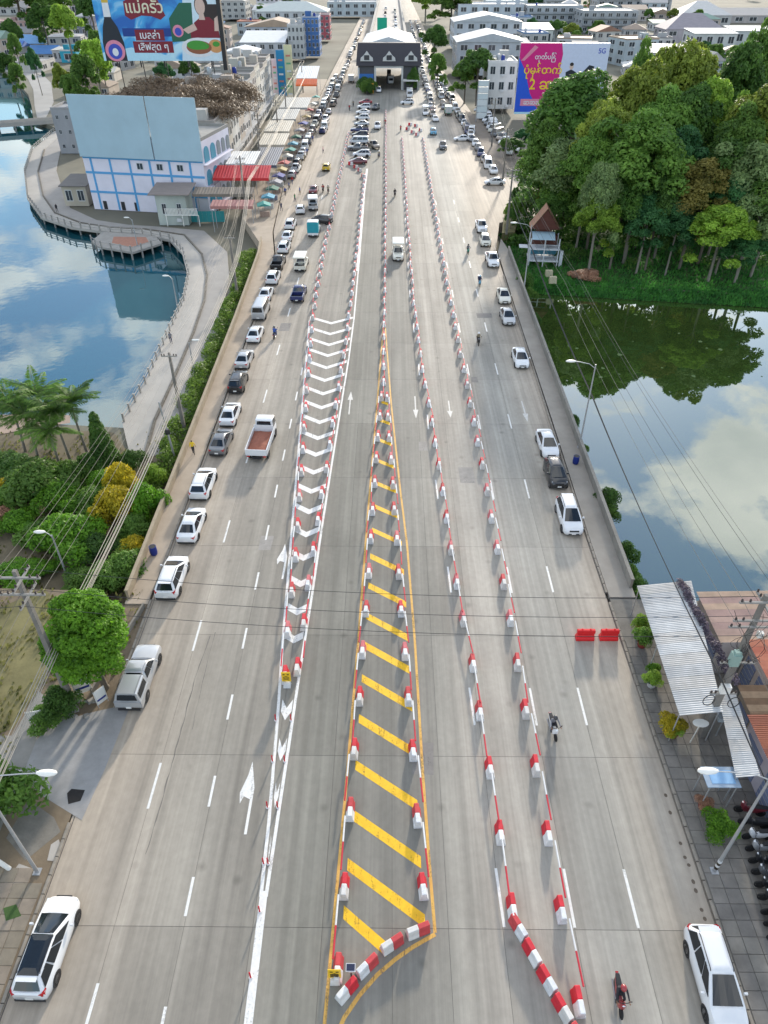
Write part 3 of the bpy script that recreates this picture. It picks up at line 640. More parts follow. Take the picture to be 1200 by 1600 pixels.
def body_ring(y, w, zb, zs, zt, cr):
    """one cross-section: sill zb, shoulder zs, top zt (rounded), half width w"""
    h = [(w * .90, zb), (w * .985, zb + .10), (w, (zb + zs) / 2), (w * .985, zs), (w * .90, zt - .035), (w * .70, zt), (w * .32, zt + cr)]
    return [(x, y, z) for x, z in h] + [(-x, y, z) for x, z in reversed(h)]
def patch(a, b, c, d, u0, u1, v0, v1, off, n=4):
    """inset patch on the face a b c d (bottom left, bottom right, top right, top left), slightly bowed"""
    a, b, c, d = map(Vector, (a, b, c, d)); nrm = (b - a).cross(d - a).normalized(); rows = []
    for v in (v0, v1):
        l, r = a.lerp(d, v), b.lerp(c, v)
        rows.append([l.lerp(r, lerp(u0, u1, i / n)) + nrm * (off + .03 * math.sin(math.pi * lerp(u0, u1, i / n))) for i in range(n + 1)])
    mb = MB(); mb.add(rows[0] + rows[1], [(i, i + 1, i + n + 2, i + n + 1) for i in range(n)])
    # rim thickness
    mb.add([p - nrm * .03 for p in rows[0]] + [p - nrm * .03 for p in rows[1]], [(i + n + 1, i + n + 2, i + 1, i) for i in range(n)])
    return mb
class Kit:
    def __init__(s, name): s.name, s.parts = name, []
    def add(s, n, mb, m, sm=None, body=False): s.parts.append((n, mb.mesh(n, m, sm), body))
def cabin(K, belt, roof, yf, yr, yfr, yrr, w1, w2, rear_glass=True, sides=2, mb_roof=True):
    c = .10
    def ring(z, f, r, w, ins): return [(-w, r + ins, z), (-w + ins, r, z), (w - ins, r, z), (w, r + ins, z), (w, f - ins, z), (w - ins, f, z), (-w + ins, f, z), (-w, f - ins, z)]
    K.add('cabin', MB().rings([ring(belt - .05, yf + (yf - yfr) * .05 / (roof - .07 - belt), yr - (yrr - yr) * .05 / (roof - .07 - belt), w1, c), ring(lerp(belt, roof - .07, .5), lerp(yf, yfr, .5), lerp(yr, yrr, .5), lerp(w1, w2, .46), c), ring(roof - .07, yfr, yrr, w2 + .01, c), ring(roof - .015, yfr - .08, yrr + .07, w2 - .07, c), ring(roof + .012, yfr - .35, yrr + .3, w2 - .28, c)]), PA['white'], 38, True)
    r_ = roof - .07
    K.add('windshield', patch((w1, yf, belt), (-w1, yf, belt), (-w2, yfr, r_), (w2, yfr, r_), .07, .93, .04, .97, .012), glass)
    if rear_glass: K.add('rear_window', patch((-w1, yr, belt), (w1, yr, belt), (w2, yrr, r_), (-w2, yrr, r_), .1, .9, .12, .92, .012), glass)
    for sgn in (-1, 1):
        a, b, c_, d = (w1, yr, belt), (w1, yf, belt), (w2 + .01, yfr, r_), (w2 + .01, yrr, r_)
        if sgn < 0: a, b, c_, d = (-w1, yf, belt), (-w1, yr, belt), (-w2 - .01, yrr, r_), (-w2 - .01, yfr, r_)
        if sides == 2: spans = ((.08, .49), (.53, .90))
        elif sides == 3: spans = ((.05, .33), (.36, .64), (.67, .92))
        else: spans = ((.12, .88),)
        for u0, u1 in spans:
            if sgn < 0: u0, u1 = 1 - u1, 1 - u0
            K.add('side_window', patch(a, b, c_, d, u0, u1, .08, .9, .012, 2), glass)
def wheels(K, W, yf, yr, r):
    arch = lambda s, y: MB().rings([[(s * (W / 2 - .12), y + (r + .07) * math.cos(2 * math.pi * k / 16), r + (r + .05) * math.sin(2 * math.pi * k / 16)) for k in range(16)], [(s * (W / 2 + .006), y + (r + .07) * math.cos(2 * math.pi * k / 16), r + (r + .05) * math.sin(2 * math.pi * k / 16)) for k in range(16)]])
    for s in (-1, 1):
        for y in (yf, yr):
            K.add('wheel_arch', arch(s, y), trim)
            mb = MB()
            prof = [(.2, -.11), (r - .03, -.11), (r, -.07), (r, .07), (r - .03, .11), (r * .64, .115), (r * .6, .09), (.05, .10)]
            mb.rings([[(s * (W / 2 - .10) + z * s, y + q * math.cos(2 * math.pi * k / 16), r + q * math.sin(2 * math.pi * k / 16)) for k in range(16)] for q, z in prof[:6]], 0)
            mb.rings([[(s * (W / 2 - .10) + z * s, y + q * math.cos(2 * math.pi * k / 16), r + q * math.sin(2 * math.pi * k / 16)) for k in range(16)] for q, z in prof[5:]], 1)
            K.add('wheel', mb, [tyre, rim], 40)
def lights(K, W, L, zh, zt, suv=False):
    for s in (-1, 1):
        K.add('headlight', MB().rings([[(s * x, y, z) for x, z in ((W / 2 - .13, zh - .05), (W / 2 - .42, zh - .03), (W / 2 - .38, zh + .06), (W / 2 - .14, zh + .07))] for y in (L / 2 - .48, L / 2 - .19)]), white_l)
        K.add('tail_light', MB().rings([[(s * x * q, y, z) for x, z in ((W / 2 - .075, zt - .09), (W / 2 - .36, zt - .07), (W / 2 - .33, zt + .06), (W / 2 - .11, zt + (.16 if suv else .08)))] for y, q in ((-L / 2 + .32, 1.0), (-L / 2 + .10, .975), (-L / 2 + .005, .86))]), red_l)
        K.add('mirror', MB().box((s * (W / 2 + .09), L * .17, zh + .28), (.2, .1, .13), taper=.8), PA['white'], 30, True)
    K.add('grille', MB().box((0, L / 2 - .03, zh - .08), (.80, .08, .12)).box((0, L / 2 - .03, .38), (.9, .08, .13)), trim)
    K.add('number_plate', MB().box((0, L / 2 + .012, .42), (.36, .02, .13)).box((0, -L / 2 - .012, .52), (.36, .02, .15)), plate)
    K.add('rear_bumper', MB().box((0, -L / 2 - .002, .34), (W * .8, .06, .16)), trim)

def sedan(L=4.5, W=1.76):
    K = Kit('sedan'); h = L / 2
    st = [(-h, .66, .36, .68, .84, .0), (-h + .07, .79, .28, .74, .95, .01), (-h + .5, .87, .22, .78, 1.0, .015), (-h + 1.1, .88, .2, .78, .98, .02), (-.6, .88, .19, .76, .95, .02), (.6, .88, .19, .75, .94, .02), (1.0, .88, .2, .74, .93, .025), (1.5, .875, .2, .70, .88, .03), (h - .42, .84, .22, .63, .80, .035), (h - .18, .77, .25, .58, .72, .03), (h - .04, .64, .29, .53, .64, .02), (h, .48, .36, .48, .55, .0)]
    K.add('body', MB().rings([body_ring(y, w, zb, zs, zt, cr) for y, w, zb, zs, zt, cr in st]), PA['white'], 36, True)
    cabin(K, .94, 1.46, 1.25, -1.80, .18, -.98, .80, .54)
    wheels(K, W, 1.38, -1.34, .31); lights(K, W, L, .66, .82)
    return K
def suv(L=4.55, W=1.84, roof=1.68, name='suv', rails_=True):
    K = Kit(name); h = L / 2
    st = [(-h, .70, .40, .84, 1.0, .0), (-h + .07, .83, .32, .88, 1.06, .01), (-h + .4, .91, .26, .88, 1.06, .01), (-h + 1.1, .92, .24, .86, 1.03, .01), (-.6, .92, .23, .84, 1.02, .02), (.6, .92, .23, .84, 1.02, .02), (1.05, .92, .24, .84, 1.02, .03), (1.45, .905, .25, .80, .99, .035), (h - .45, .875, .26, .75, .94, .04), (h - .2, .81, .28, .69, .86, .04), (h - .05, .68, .33, .60, .74, .02), (h, .50, .40, .54, .62, .0)]
    K.add('body', MB().rings([body_ring(y, w, zb, zs, zt, cr) for y, w, zb, zs, zt, cr in st]), PA['white'], 36, True)
    cabin(K, 1.02, roof, 1.34, -h + .10, .14, -h + .56, .83, .57, sides=3)
    if rails_:
        for s in (-1, 1): K.add('roof_rail', MB().path([(s * .55, .05, roof - .05), (s * .55, -.05, roof + .03), (s * .55, -1.5, roof + .03), (s * .55, -1.6, roof - .05)], .022, 6), trim)
    K.add('rear_spoiler', MB().box((0, -h + .48, roof - .045), (1.0, .26, .035)), PA['white'], 30, True)
    wheels(K, W, 1.40, -1.36, .34); lights(K, W, L, .78, .92, True)
    return K
def black_roof_suv():
    K = suv(4.62, 1.86, 1.66, 'suv_black_roof')
    K.add('glass_roof', MB().rings([[(-.52, -1.72, 1.62), (.52, -1.72, 1.62), (.54, .12, 1.62), (-.54, .12, 1.62)], [(-.50, -1.68, 1.655), (.50, -1.68, 1.655), (.52, .06, 1.655), (-.52, .06, 1.655)], [(-.3, -1.4, 1.69), (.3, -1.4, 1.69), (.3, -.2, 1.69), (-.3, -.2, 1.69)]]), glass)
    return K
def pickup(cover=None, L=5.2, W=1.84):
    K = Kit('pickup'); h = L / 2
    st = [(-.82, .90, .34, .86, 1.04, .0), (-.6, .91, .32, .86, 1.06, .01), (.6, .91, .32, .88, 1.06, .02), (1.1, .91, .32, .88, 1.07, .03), (1.6, .905, .33, .86, 1.05, .03), (h - .3, .88, .34, .80, .98, .03), (h - .06, .80, .38, .68, .84, .02), (h, .70, .42, .58, .70, .0)]
    K.add('body', MB().rings([body_ring(y, w, zb, zs, zt, cr) for y, w, zb, zs, zt, cr in st]), PA['white'], 36, True)
    cabin(K, 1.08, 1.74, 1.12, -.80, .45, -.58, .82, .63, sides=2)
    bed = MB()
    for s in (-1, 1):
        bed.rings([[(s * .90, y, .40), (s * .92, y, .7), (s * .91, y, 1.05), (s * .80, y, 1.06), (s * .80, y, .55)] for y in (-.84, -h + .05)])
    bed.box((0, -h + .05, .80), (1.70, .10, .50)); bed.box((0, -.87, .80), (1.62, .07, .5))
    K.add('cargo_bed', bed, PA['white'], 30, True)
    K.add('bed_liner', MB().box((0, (-.84 - h) / 2, .57), (1.62, h - .9, .06)), trim)
    wheels(K, W, 1.62, -1.52, .37); lights(K, W, L, .84, .86)
    y0, y1 = -h + .08, -.86
    if cover == 'canopy':
        K.add('canopy', MB().rings([[(-.86, y0, z), (.86, y0, z), (.86, y1, z), (-.86, y1, z)] if z < 1.2 else [(-.70 * s, y0 + .1, z), (.70 * s, y0 + .1, z), (.70 * s, y1, z), (-.70 * s, y1, z)] for z, s in ((1.07, 1), (1.68, 1), (1.75, .9), (1.765, .5))]), PA['white'], 30, True)
        K.add('canopy_window', patch((-.86, y0, 1.1), (.86, y0, 1.1), (.70, y0 + .1, 1.68), (-.70, y0 + .1, 1.68), .1, .9, .12, .88, .012), glass)
        for s in (-1, 1):
            f = ((.86, y0, 1.1), (.86, y1, 1.1), (.70, y1, 1.68), (.70, y0 + .1, 1.68)) if s > 0 else ((-.86, y1, 1.1), (-.86, y0, 1.1), (-.70, y0 + .1, 1.68), (-.70, y1, 1.68))
            K.add('canopy_window', patch(*f, .1, .9, .15, .85, .012, 2), glass)
        for s in (-1, 1): K.add('roof_rail', MB().path([(s * .58, .2, 1.72), (s * .58, .15, 1.80), (s * .58, -2.3, 1.80), (s * .58, -2.35, 1.72)], .02, 6), rim)
    if cover in ('cage', 'tarp'):
        top = 2.25 if cover == 'cage' else 2.7
        if cover == 'cage':
            fr = MB()
            for s in (-1, 1):
                for yy in (y0 + .05, (y0 + y1) / 2, y1): fr.tube((s * .84, yy, 1.05), (s * .84, yy, top), .035, n=6)
                for zz in (1.4, 1.75): fr.tube((s * .84, y0 + .05, zz), (s * .84, y1, zz), .025, n=6)
            K.add('passenger_cage', fr, PA['white'], 30, True)
            K.add('bench', MB().box((-.6, (y0 + y1) / 2, .95), (.35, y1 - y0 - .1, .08)).box((.6, (y0 + y1) / 2, .95), (.35, y1 - y0 - .1, .08)), trim)
            K.add('canopy_roof', MB().rings([[(-.98 * s, y0 - .15 * s, z), (.98 * s, y0 - .15 * s, z), (.98 * s, .6 * s, z), (-.98 * s, .6 * s, z)] for z, s in ((top, .97), (top + .06, 1), (top + .16, .93), (top + .19, .7))]), PA['white'], 30, True)
        else:
            K.add('tarp_cover', MB().rings([[(-.98 * s, y0 - .1, z), (.98 * s, y0 - .1, z), (.98 * s, y1, z), (-.98 * s, y1, z)] for z, s in ((.9, 1), (2.35, 1.0), (top - .06, .97), (top, .7))]), mat('tarp_teal', (.02, .27, .33), .7, .12, 2, bump=.3), 30)
            K.add('tarp_top', MB().rings([[(-.96 * s, y0 - .06, z), (.96 * s, y0 - .06, z), (.96 * s, y1 - .03, z), (-.96 * s, y1 - .03, z)] for z, s in ((top - .02, 1), (top + .03, .9), (top + .06, .5))]), mat('tarp_white', (.68, .70, .70), .7, .12, 2, bump=.3), 30)
    return K
def van(L=5.1, W=1.88, roof=2.02):
    K = Kit('van'); h = L / 2
    st = [(-h, .84, .38, 1.0, 1.15, .0), (-h + .06, .90, .30, 1.02, 1.2, .0), (0, .935, .26, 1.02, 1.2, .0), (1.5, .93, .27, 1.0, 1.2, .0), (h - .45, .92, .29, .95, 1.18, .02), (h - .1, .86, .33, .82, 1.0, .02), (h, .74, .38, .6, .72, .0)]
    K.add('body', MB().rings([body_ring(y, w, zb, zs, zt, cr) for y, w, zb, zs, zt, cr in st]), PA['white'], 36, True)
    cabin(K, 1.2, roof, h - .3, -h + .04, h - 1.05, -h + .14, .89, .74, sides=3)
    wheels(K, W, 1.62, -1.4, .33); lights(K, W, L, .82, 1.0, True)
    return K
def truck(cargo):
    K = Kit('truck'); L, W = 6.0, 2.0; h = 3.0
    st = [(1.35, .95, .45, 1.2, 1.35, 0), (1.5, .97, .42, 1.2, 1.38, 0), (2.7, .97, .42, 1.15, 1.38, 0), (2.94, .93, .45, 1.0, 1.25, 0), (3.0, .85, .5, .9, 1.05, 0)]
    K.add('body', MB().rings([body_ring(y, w, zb, zs, zt, cr) for y, w, zb, zs, zt, cr in st]), PA['white'], 36, True)
    cabin(K, 1.36, 2.25, 2.92, 1.38, 2.62, 1.42, .93, .86, sides=1)
    K.add('chassis', MB().box((0, -.6, .55), (.9, 4.8, .25)), trim)
    by0, by1 = -2.95, 1.2; bw = 1.04
    bedm = MB(); bedm.box((0, (by0 + by1) / 2, .86), (2 * bw, by1 - by0, .1))
    for s in (-1, 1): bedm.box((s * bw, (by0 + by1) / 2, 1.2), (.07, by1 - by0, .62))
    bedm.box((0, by0, 1.2), (2 * bw - .08, .07, .62)); bedm.box((0, by1, 1.35), (2 * bw - .08, .07, .9))
    for s in (-1, 1):
        for k in range(6): bedm.box((s * (bw + .045), by0 + .3 + k * .72, 1.2), (.04, .08, .6))
    K.add('cargo_bed', bedm, PA['white'], 30, True)
    if cargo == 'soil':
        g, n = [], 9
        rr = random.Random(4)
        vs = [(lerp(-bw + .05, bw - .05, i / n), lerp(by0 + .05, by1 - .05, j / n), 1.1 + .28 * math.sin(math.pi * i / n) * math.sin(math.pi * j / n) + rr.uniform(-.03, .03)) for j in range(n + 1) for i in range(n + 1)]
        K.add('load', MB().add(vs, [(j * (n + 1) + i, j * (n + 1) + i + 1, (j + 1) * (n + 1) + i + 1, (j + 1) * (n + 1) + i) for j in range(n) for i in range(n)]), mat('load_red', (.30, .11, .07), .9, .25, 3, bump=.4))
    else:
        K.add('cargo_box', MB().box((0, (by0 + by1) / 2, 1.75), (2.08, by1 - by0 + .04, 1.75)), PA['white'], 30, True)
        K.add('box_door', MB().box((-.5, by0 - .03, 1.75), (.96, .03, 1.6)).box((.5, by0 - .03, 1.75), (.96, .03, 1.6)), mat('door_grey', (.5, .5, .5), .5, .1, 2))
    wheels(K, W, 2.1, -1.9, .40)
    for s in (-1, 1): K.add('tail_light', MB().box((s * .8, by0 - .05, .75), (.28, .05, .12)), red_l); K.add('headlight', MB().box((s * .7, 3.0, .8), (.3, .06, .2)), white_l)
    return K
KIT = dict(sedan=sedan(), suv=suv(), hatch=suv(3.95, 1.72, 1.5, 'hatchback', False), blackroof=black_roof_suv(), pickup=pickup(), canopy=pickup('canopy'), songthaew=pickup('cage'), tarp=pickup('tarp'), van=van(), truck=truck('soil'), box=truck('box'))
CATS = dict(sedan='car', suv='car', hatch='car', blackroof='car', pickup='pickup', canopy='pickup', songthaew='truck', tarp='truck', van='van', truck='truck', box='truck')
NAMES = dict(sedan='sedan_car', suv='suv_car', hatch='hatchback_car', blackroof='suv_car', pickup='pickup_truck', canopy='pickup_truck', songthaew='passenger_truck', tarp='tarp_truck', van='passenger_van', truck='dump_truck', box='box_truck')
def car(kind, color, x, y, rz, label, group=None, z=ZR):
    t = thing(NAMES[kind], label, CATS[kind], (x, y, z), rz, group); pm_ = PA[color]
    for n, me, isb in KIT[kind].parts:
        o = obj(n, me, t)
        if isb: paint(o, pm_)
    return t
JOINED = {}
def small_car(kind, color, x, y, rz, label, group, z=ZR):
    """far away: the whole car in one mesh (a few pixels)"""
    k = (kind, color)
    if k not in JOINED:
        mb = MB(); ms = []
        for n, me, isb in KIT[kind].parts:
            if n in ('roof_rail', 'number_plate', 'mirror', 'wheel_arch', 'grille'): continue
            idx = []
            for m in me.materials:
                m = PA[color] if isb else m
                if m not in ms: ms.append(m)
                idx.append(ms.index(m))
            o = len(mb.v); mb.v += [tuple(v.co) for v in me.vertices]
            for pl in me.polygons: mb.f.append(tuple(i + o for i in pl.vertices)); mb.m.append(idx[pl.material_index])
        JOINED[k] = mb.mesh(NAMES[kind], ms, 36)
    return tag(obj(NAMES[kind], JOINED[k], None, (x, y, z), rz), label, CATS[kind], group)

PL = 'cars parked along the left kerb'; PRR = 'cars parked along the right kerb'
def parked(kind, color, px, py, rz, label, group, dy=0.0):
    p = at(px, py, .5); return car(kind, color, p.x, p.y + dy, rz, label, group)
for kind, col_, px, py, lab in (
    ('blackroof', 'white', 76, 1478, 'white suv with a black roof and roof rails parked at the bottom left kerb'),
    ('canopy', 'silver', 219, 1057, 'old silver pickup with a rear canopy parked beside the round green tree'),
    ('suv', 'white', 270, 902, 'white suv parked alone at the left kerb above the round tree'),
    ('sedan', 'white', 300, 820, 'white sedan parked at the left kerb next to the yellow shrub'),
    ('suv', 'white', 318, 756, 'large white suv parked ahead of the white sedan by the yellow shrub'),
    ('sedan', 'grey', 346, 690, 'dark grey sedan parked at the left kerb beside the person in yellow'),
    ('sedan', 'white', 360, 647, 'white sedan parked between the grey sedan and the black suv on the left'),
    ('suv', 'black', 372, 597, 'black suv parked at the left kerb'),
    ('sedan', 'silver', 382, 561, 'silver sedan parked just ahead of the black suv on the left'),
    ('sedan', 'white', 399, 522, 'white sedan parked just behind the silver passenger van on the left'),
    ('van', 'silver', 408, 486, 'silver passenger van parked at the left kerb'),
    ('sedan', 'white', 416, 459, 'white sedan parked just ahead of the silver passenger van'),
    ('suv', 'white', 427, 434, 'white suv parked two places ahead of the silver passenger van'),
    ('pickup', 'black', 435, 411, 'black pickup parked at the left kerb opposite the white passenger truck'),
    ('suv', 'white', 444, 387, 'white suv parked ahead of the black pickup on the left'),
    ('sedan', 'white', 449, 369, 'white sedan second ahead of the black pickup on the left'),
    ('suv', 'white', 454, 351, 'white car third ahead of the black pickup on the left')):
    parked(kind, col_, px, py, rnd.uniform(-.02, .03) + (-.02 if py < 1400 else -.03), lab, PL)
for kind, col_, px, py, lab in (
    ('suv', 'white', 1117, 1530, 'white suv parked at the bottom right kerb facing the camera'),
    ('suv', 'white', 889, 808, 'white hatchback parked behind the black car at the right kerb, nearest the red barriers'),
    ('hatch', 'black', 868, 741, 'black hatchback parked at the right kerb between two white cars'),
    ('sedan', 'white', 855, 694, 'white sedan parked just beyond the black hatchback on the right'),
    ('sedan', 'white', 813, 560, 'white sedan parked alone at the right kerb beside the pond'),
    ('sedan', 'silver', 793, 495, 'silver sedan parked nose to tail in front of a white car by the right parapet'),
    ('sedan', 'cream', 787, 463, 'off white sedan parked just beyond the silver sedan by the right parapet'),
    ('pickup', 'white', 769, 407, 'white pickup parked where the right sidewalk begins'),
    ('hatch', 'cream', 758, 377, 'cream hatchback parked on the right, second beyond the parapet end'),
    ('pickup', 'white', 752, 355, 'white pickup parked on the right near the grass corner')):
    parked(kind, col_, px, py, math.pi + rnd.uniform(-.02, .03), lab, PRR)
def drive(kind, color, px, py, rz, lab): p = at(px, py, .6); return car(kind, color, p.x, p.y, rz, lab)
drive('truck', 'white', 410, 690, -.05, 'white truck with a red earth load driving in the left lanes')
drive('pickup', 'darkblue', 467, 458, -.03, 'pickup with an open dark blue bed driving away on the left')
drive('songthaew', 'cream', 471, 412, -.02, 'cream passenger truck with a roofed rear cage on the left')
drive('tarp', 'white', 491, 360, 0, 'truck under a teal tarpaulin with white top on the left')
drive('hatch', 'black', 503, 343, 1.2, 'small black car turned sideways in front of the teal truck')
drive('songthaew', 'silver', 489, 320, .1, 'silver covered pickup ahead of the sideways black car')
drive('sedan', 'maroon', 490, 296, 0, 'small dark red car beyond the silver covered pickup')
drive('hatch', 'white', 469, 327, .1, 'white hatchback standing beside the silver covered pickup')
drive('hatch', 'yellow', 510, 261, 0, 'yellow taxi driving away on the left')
drive('songthaew', 'cream', 622, 396, math.pi, 'pale minitruck coming toward the camera in the middle lane')
drive('pickup', 'grey', 692, 228, math.pi, 'grey pickup coming along the right lanes')
drive('hatch', 'blue', 677, 206, math.pi, 'light blue car in the right lanes near the checkpoint')
drive('sedan', 'white', 773, 284, 1.57, 'white sedan seen side on, turning out of the side street on the right')
# parked on the central reserve in front of the checkpoint, side on
for k, (kd, c_, px, py) in enumerate((('sedan', 'maroon', 559, 252), ('suv', 'white', 565, 241), ('pickup', 'grey', 559, 231), ('van', 'silver', 561, 222), ('suv', 'black', 563, 211), ('pickup', 'darkblue', 562, 203), ('sedan', 'silver', 565, 193), ('suv', 'white', 566, 184), ('sedan', 'white', 567, 175), ('suv', 'white', 569, 167), ('sedan', 'red', 571, 159))):
    p = at(px, py, .6); lab = '%s %s seen side on, %s of the row parked before the checkpoint' % (dict(maroon='dark red', darkblue='dark blue').get(c_, c_), KIT[kd].name.replace('_', ' '), ordn(k + 1))
    (car if k < 3 else small_car)(kd, c_, p.x, p.y, 1.57 + rnd.uniform(-.06, .06), lab, 'cars parked side on before the checkpoint')
for k, (kd, c_, px, py, rz, lab) in enumerate((('pickup', 'bronze', 584, 227, 3.5, 'bronze pickup turning beside the row of parked cars'), ('pickup', 'white', 590, 197, 3.14, 'white pickup heading from the checkpoint'), ('suv', 'black', 587, 168, 2.9, 'black jeep near the checkpoint shrubs'), ('suv', 'white', 592, 141, 3.14, 'white car leaving the checkpoint archway'),
    ('suv', 'white', 636, 160, 1.7, 'white suv turned sideways right of the checkpoint archway'), ('box', 'white', 640, 149, 3.14, 'white box truck at the right pillar of the checkpoint'), ('box', 'white', 611, 128, 3.14, 'pale truck inside the checkpoint archway'), ('box', 'cream', 549, 126, 0, 'cream truck left of the checkpoint'))):
    p = at(px, py, .6); small_car(kd, c_, p.x, p.y, rz, lab, None)
far_cols = ['white'] * 4 + ['silver'] * 3 + ['grey'] * 3 + ['black'] * 3 + ['bronze', 'maroon', 'darkblue', 'cream']
def far_row(pl, y0, y1, gap, rz, where, group, kinds=('sedan', 'suv', 'pickup', 'hatch', 'van'), skip=0.0):
    Y, k = y0, 0
    while Y < y1:
        if rnd.random() >= skip:
            kd, c_ = rnd.choice(kinds), rnd.choice(far_cols); k += 1
            small_car(kd, c_, poly_at(pl, Y) + rnd.uniform(-.3, .3), Y, rz + rnd.uniform(-.08, .08), '%s %s, %s from the near end of %s' % (c_, KIT[kd].name.replace('_', ' '), ordn(k), where), group)
        Y += gap + rnd.uniform(-.4, 1.2)
far_row([(-22.0, 140), (-21.9, 330)], 172, 330, 5.6, 0, 'the left kerb queue', 'far cars at the left kerb')
far_row([(-19.0, 140), (-19.2, 330)], 222, 345, 6.2, 0, 'the outer left queue', 'far cars double parked on the left', skip=.25)
far_row([(-19.5, 350), (-20.0, 900)], 350, 640, 6.5, 0, 'the queue left beyond the checkpoint', 'far cars left beyond the checkpoint', skip=.3)
far_row([(23.6, 170), (21.8, 225), (19.5, 330)], 176, 330, 5.8, math.pi, 'the right kerb queue', 'far cars at the right kerb', skip=.05)
far_row([(13.2, 230), (14.5, 640)], 232, 640, 8.0, math.pi, 'the lane right of the checkpoint', 'far traffic right of the checkpoint', skip=.15)
far_row([(17.6, 250), (18.6, 640)], 262, 640, 6.5, math.pi, 'the outer right lane', 'far outer traffic right of the checkpoint', skip=.15)
far_row([(30.5, 190), (28.5, 260)], 196, 262, 5.2, 2.6, 'the forecourt row by the pylon', 'cars on the right forecourt', ('suv', 'van', 'pickup'))
for k, (kd, c_, px, py, rz) in enumerate((('songthaew', 'white', 665, 175, 3.14), ('songthaew', 'cream', 688, 148, 3.14), ('box', 'green', 700, 175, 0), ('sedan', 'white', 722, 215, 1.6), ('van', 'white', 737, 205, 3.0), ('van', 'white', 763, 182, 3.14), ('box', 'white', 770, 197, 3.14))):
    p = at(px, py, .8); small_car(kd, c_, p.x, p.y, rz, '%s %s, %s from the left among the vehicles around the right junction' % (c_, KIT[kd].name.replace('_', ' '), ordn(k + 1)), 'vehicles around the right junction')
# ================================================================== PEOPLE AND MOTORBIKES
skin_c = mat('skin', (.32, .17, .10), .6, .05, 6); hair_c = mat('hair_black', (.015, .012, .01), .6, .1, 9); shoe_c = mat('shoes', (.05, .05, .055), .7, .1, 6)
CL_ = {n: mat('cloth_' + n, c, .85, .12, 6) for n, c in dict(black=(.03, .03, .035), grey=(.2, .2, .22), white=(.6, .6, .6), yellow=(.75, .5, .03), red=(.45, .03, .03), blue=(.04, .09, .32), navy=(.03, .04, .09), jeans=(.07, .10, .2), khaki=(.3, .25, .17), pink=(.55, .25, .3), green=(.06, .2, .08)).items()}
def fingers(mb, w, d, side):
    """palm to five bent fingers of unequal length"""
    w, d = Vector(w), Vector(d).normalized(); s = d.cross(Vector((0, 0, 1))).normalized(); dn = Vector((0, 0, -1))
    if s.length < .5: s = Vector((1, 0, 0))
    for k, L in enumerate((.065, .075, .07, .055)):
        o = w + s * (.027 - .018 * k); mb.path([o, o + d * L * .6, o + d * L * .9 + dn * L * .35], [.009, .0085, .006], 5)
    o = w - d * .035; t = s * (.04 * side); mb.path([o, o + t + d * .02, o + t * 1.1 + d * .055], [.010, .0095, .007], 5)
def person_mesh(name, J, E, Rd, hands, shoe_z):
    me = bpy.data.meshes.new(name); keys = list(J)
    me.from_pydata([J[k] for k in keys], [(keys.index(a), keys.index(b)) for a, b in E], [])
    o = bpy.data.objects.new('tmp', me); COL.objects.link(o)
    md = o.modifiers.new('skin', 'SKIN'); md.use_smooth_shade = True
    for i, k in enumerate(keys):
        sv = me.skin_vertices[0].data[i]; r = Rd[k]; sv.radius = r if isinstance(r, tuple) else (r, r); sv.use_root = (k == 'pelvis')
    o.modifiers.new('sub', 'SUBSURF').levels = 1
    bpy.context.view_layer.update()
    ev = o.evaluated_get(bpy.context.evaluated_depsgraph_get()); tm = ev.to_mesh()
    mb = MB(); mb.v = [tuple(v.co) for v in tm.vertices]; mb.f = [tuple(p.vertices) for p in tm.polygons]
    ev.to_mesh_clear(); bpy.data.objects.remove(o)
    hd = Vector(J['head']); segs = [(Vector(J[a]), Vector(J[b]), a, b) for a, b in E]
    def cls(c):
        best = min(segs, key=lambda s: (c - (s[0] + (s[1] - s[0]) * max(0, min(1, (c - s[0]).dot(s[1] - s[0]) / max(1e-6, (s[1] - s[0]).length_squared))))).length)
        n = best[2] + best[3]
        if 'head' in n: return 3 if (c.z > hd.z + .03 or c.y < hd.y - .04) else 2
        if 'hand' in n: return 2
        if 'toe' in n: return 4
        if 'knee' in n or 'hip' in n or 'ankle' in n: return 1
        return 0
    mb.m = [cls(sum((Vector(mb.v[i]) for i in f), Vector()) / len(f)) for f in mb.f]
    # nose, ears, eyes line and mouth as small relief on the head
    n0 = len(mb.f)
    mb.box((hd.x, hd.y + .095, hd.z - .005), (.028, .03, .045), 2, taper=.6)
    for s in (-1, 1):
        mb.box((hd.x + s * .082, hd.y, hd.z), (.02, .035, .055), 2); mb.box((hd.x + s * .032, hd.y + .088, hd.z + .02), (.022, .012, .01), 3)
    mb.box((hd.x, hd.y + .088, hd.z - .045), (.045, .012, .012), 0)
    n1 = len(mb.f)
    for w, d, s in hands: fingers(mb, w, d, s)
    for i in range(n1, len(mb.f)): mb.m[i] = 2
    return mb.mesh(name, [CL_['grey'], CL_['jeans'], skin_c, hair_c, shoe_c], 60)
BE = [('pelvis', 'belly'), ('belly', 'chest'), ('chest', 'neck'), ('neck', 'head'), ('head', 'headtop')]
for s in 'lr': BE += [('chest', 'shoulder' + s), ('shoulder' + s, 'elbow' + s), ('elbow' + s, 'wrist' + s), ('wrist' + s, 'hand' + s), ('pelvis', 'hip' + s), ('hip' + s, 'knee' + s), ('knee' + s, 'ankle' + s), ('ankle' + s, 'toe' + s)]
RD = dict(pelvis=(.15, .12), belly=(.14, .11), chest=(.16, .12), neck=.055, head=.088, headtop=.06)
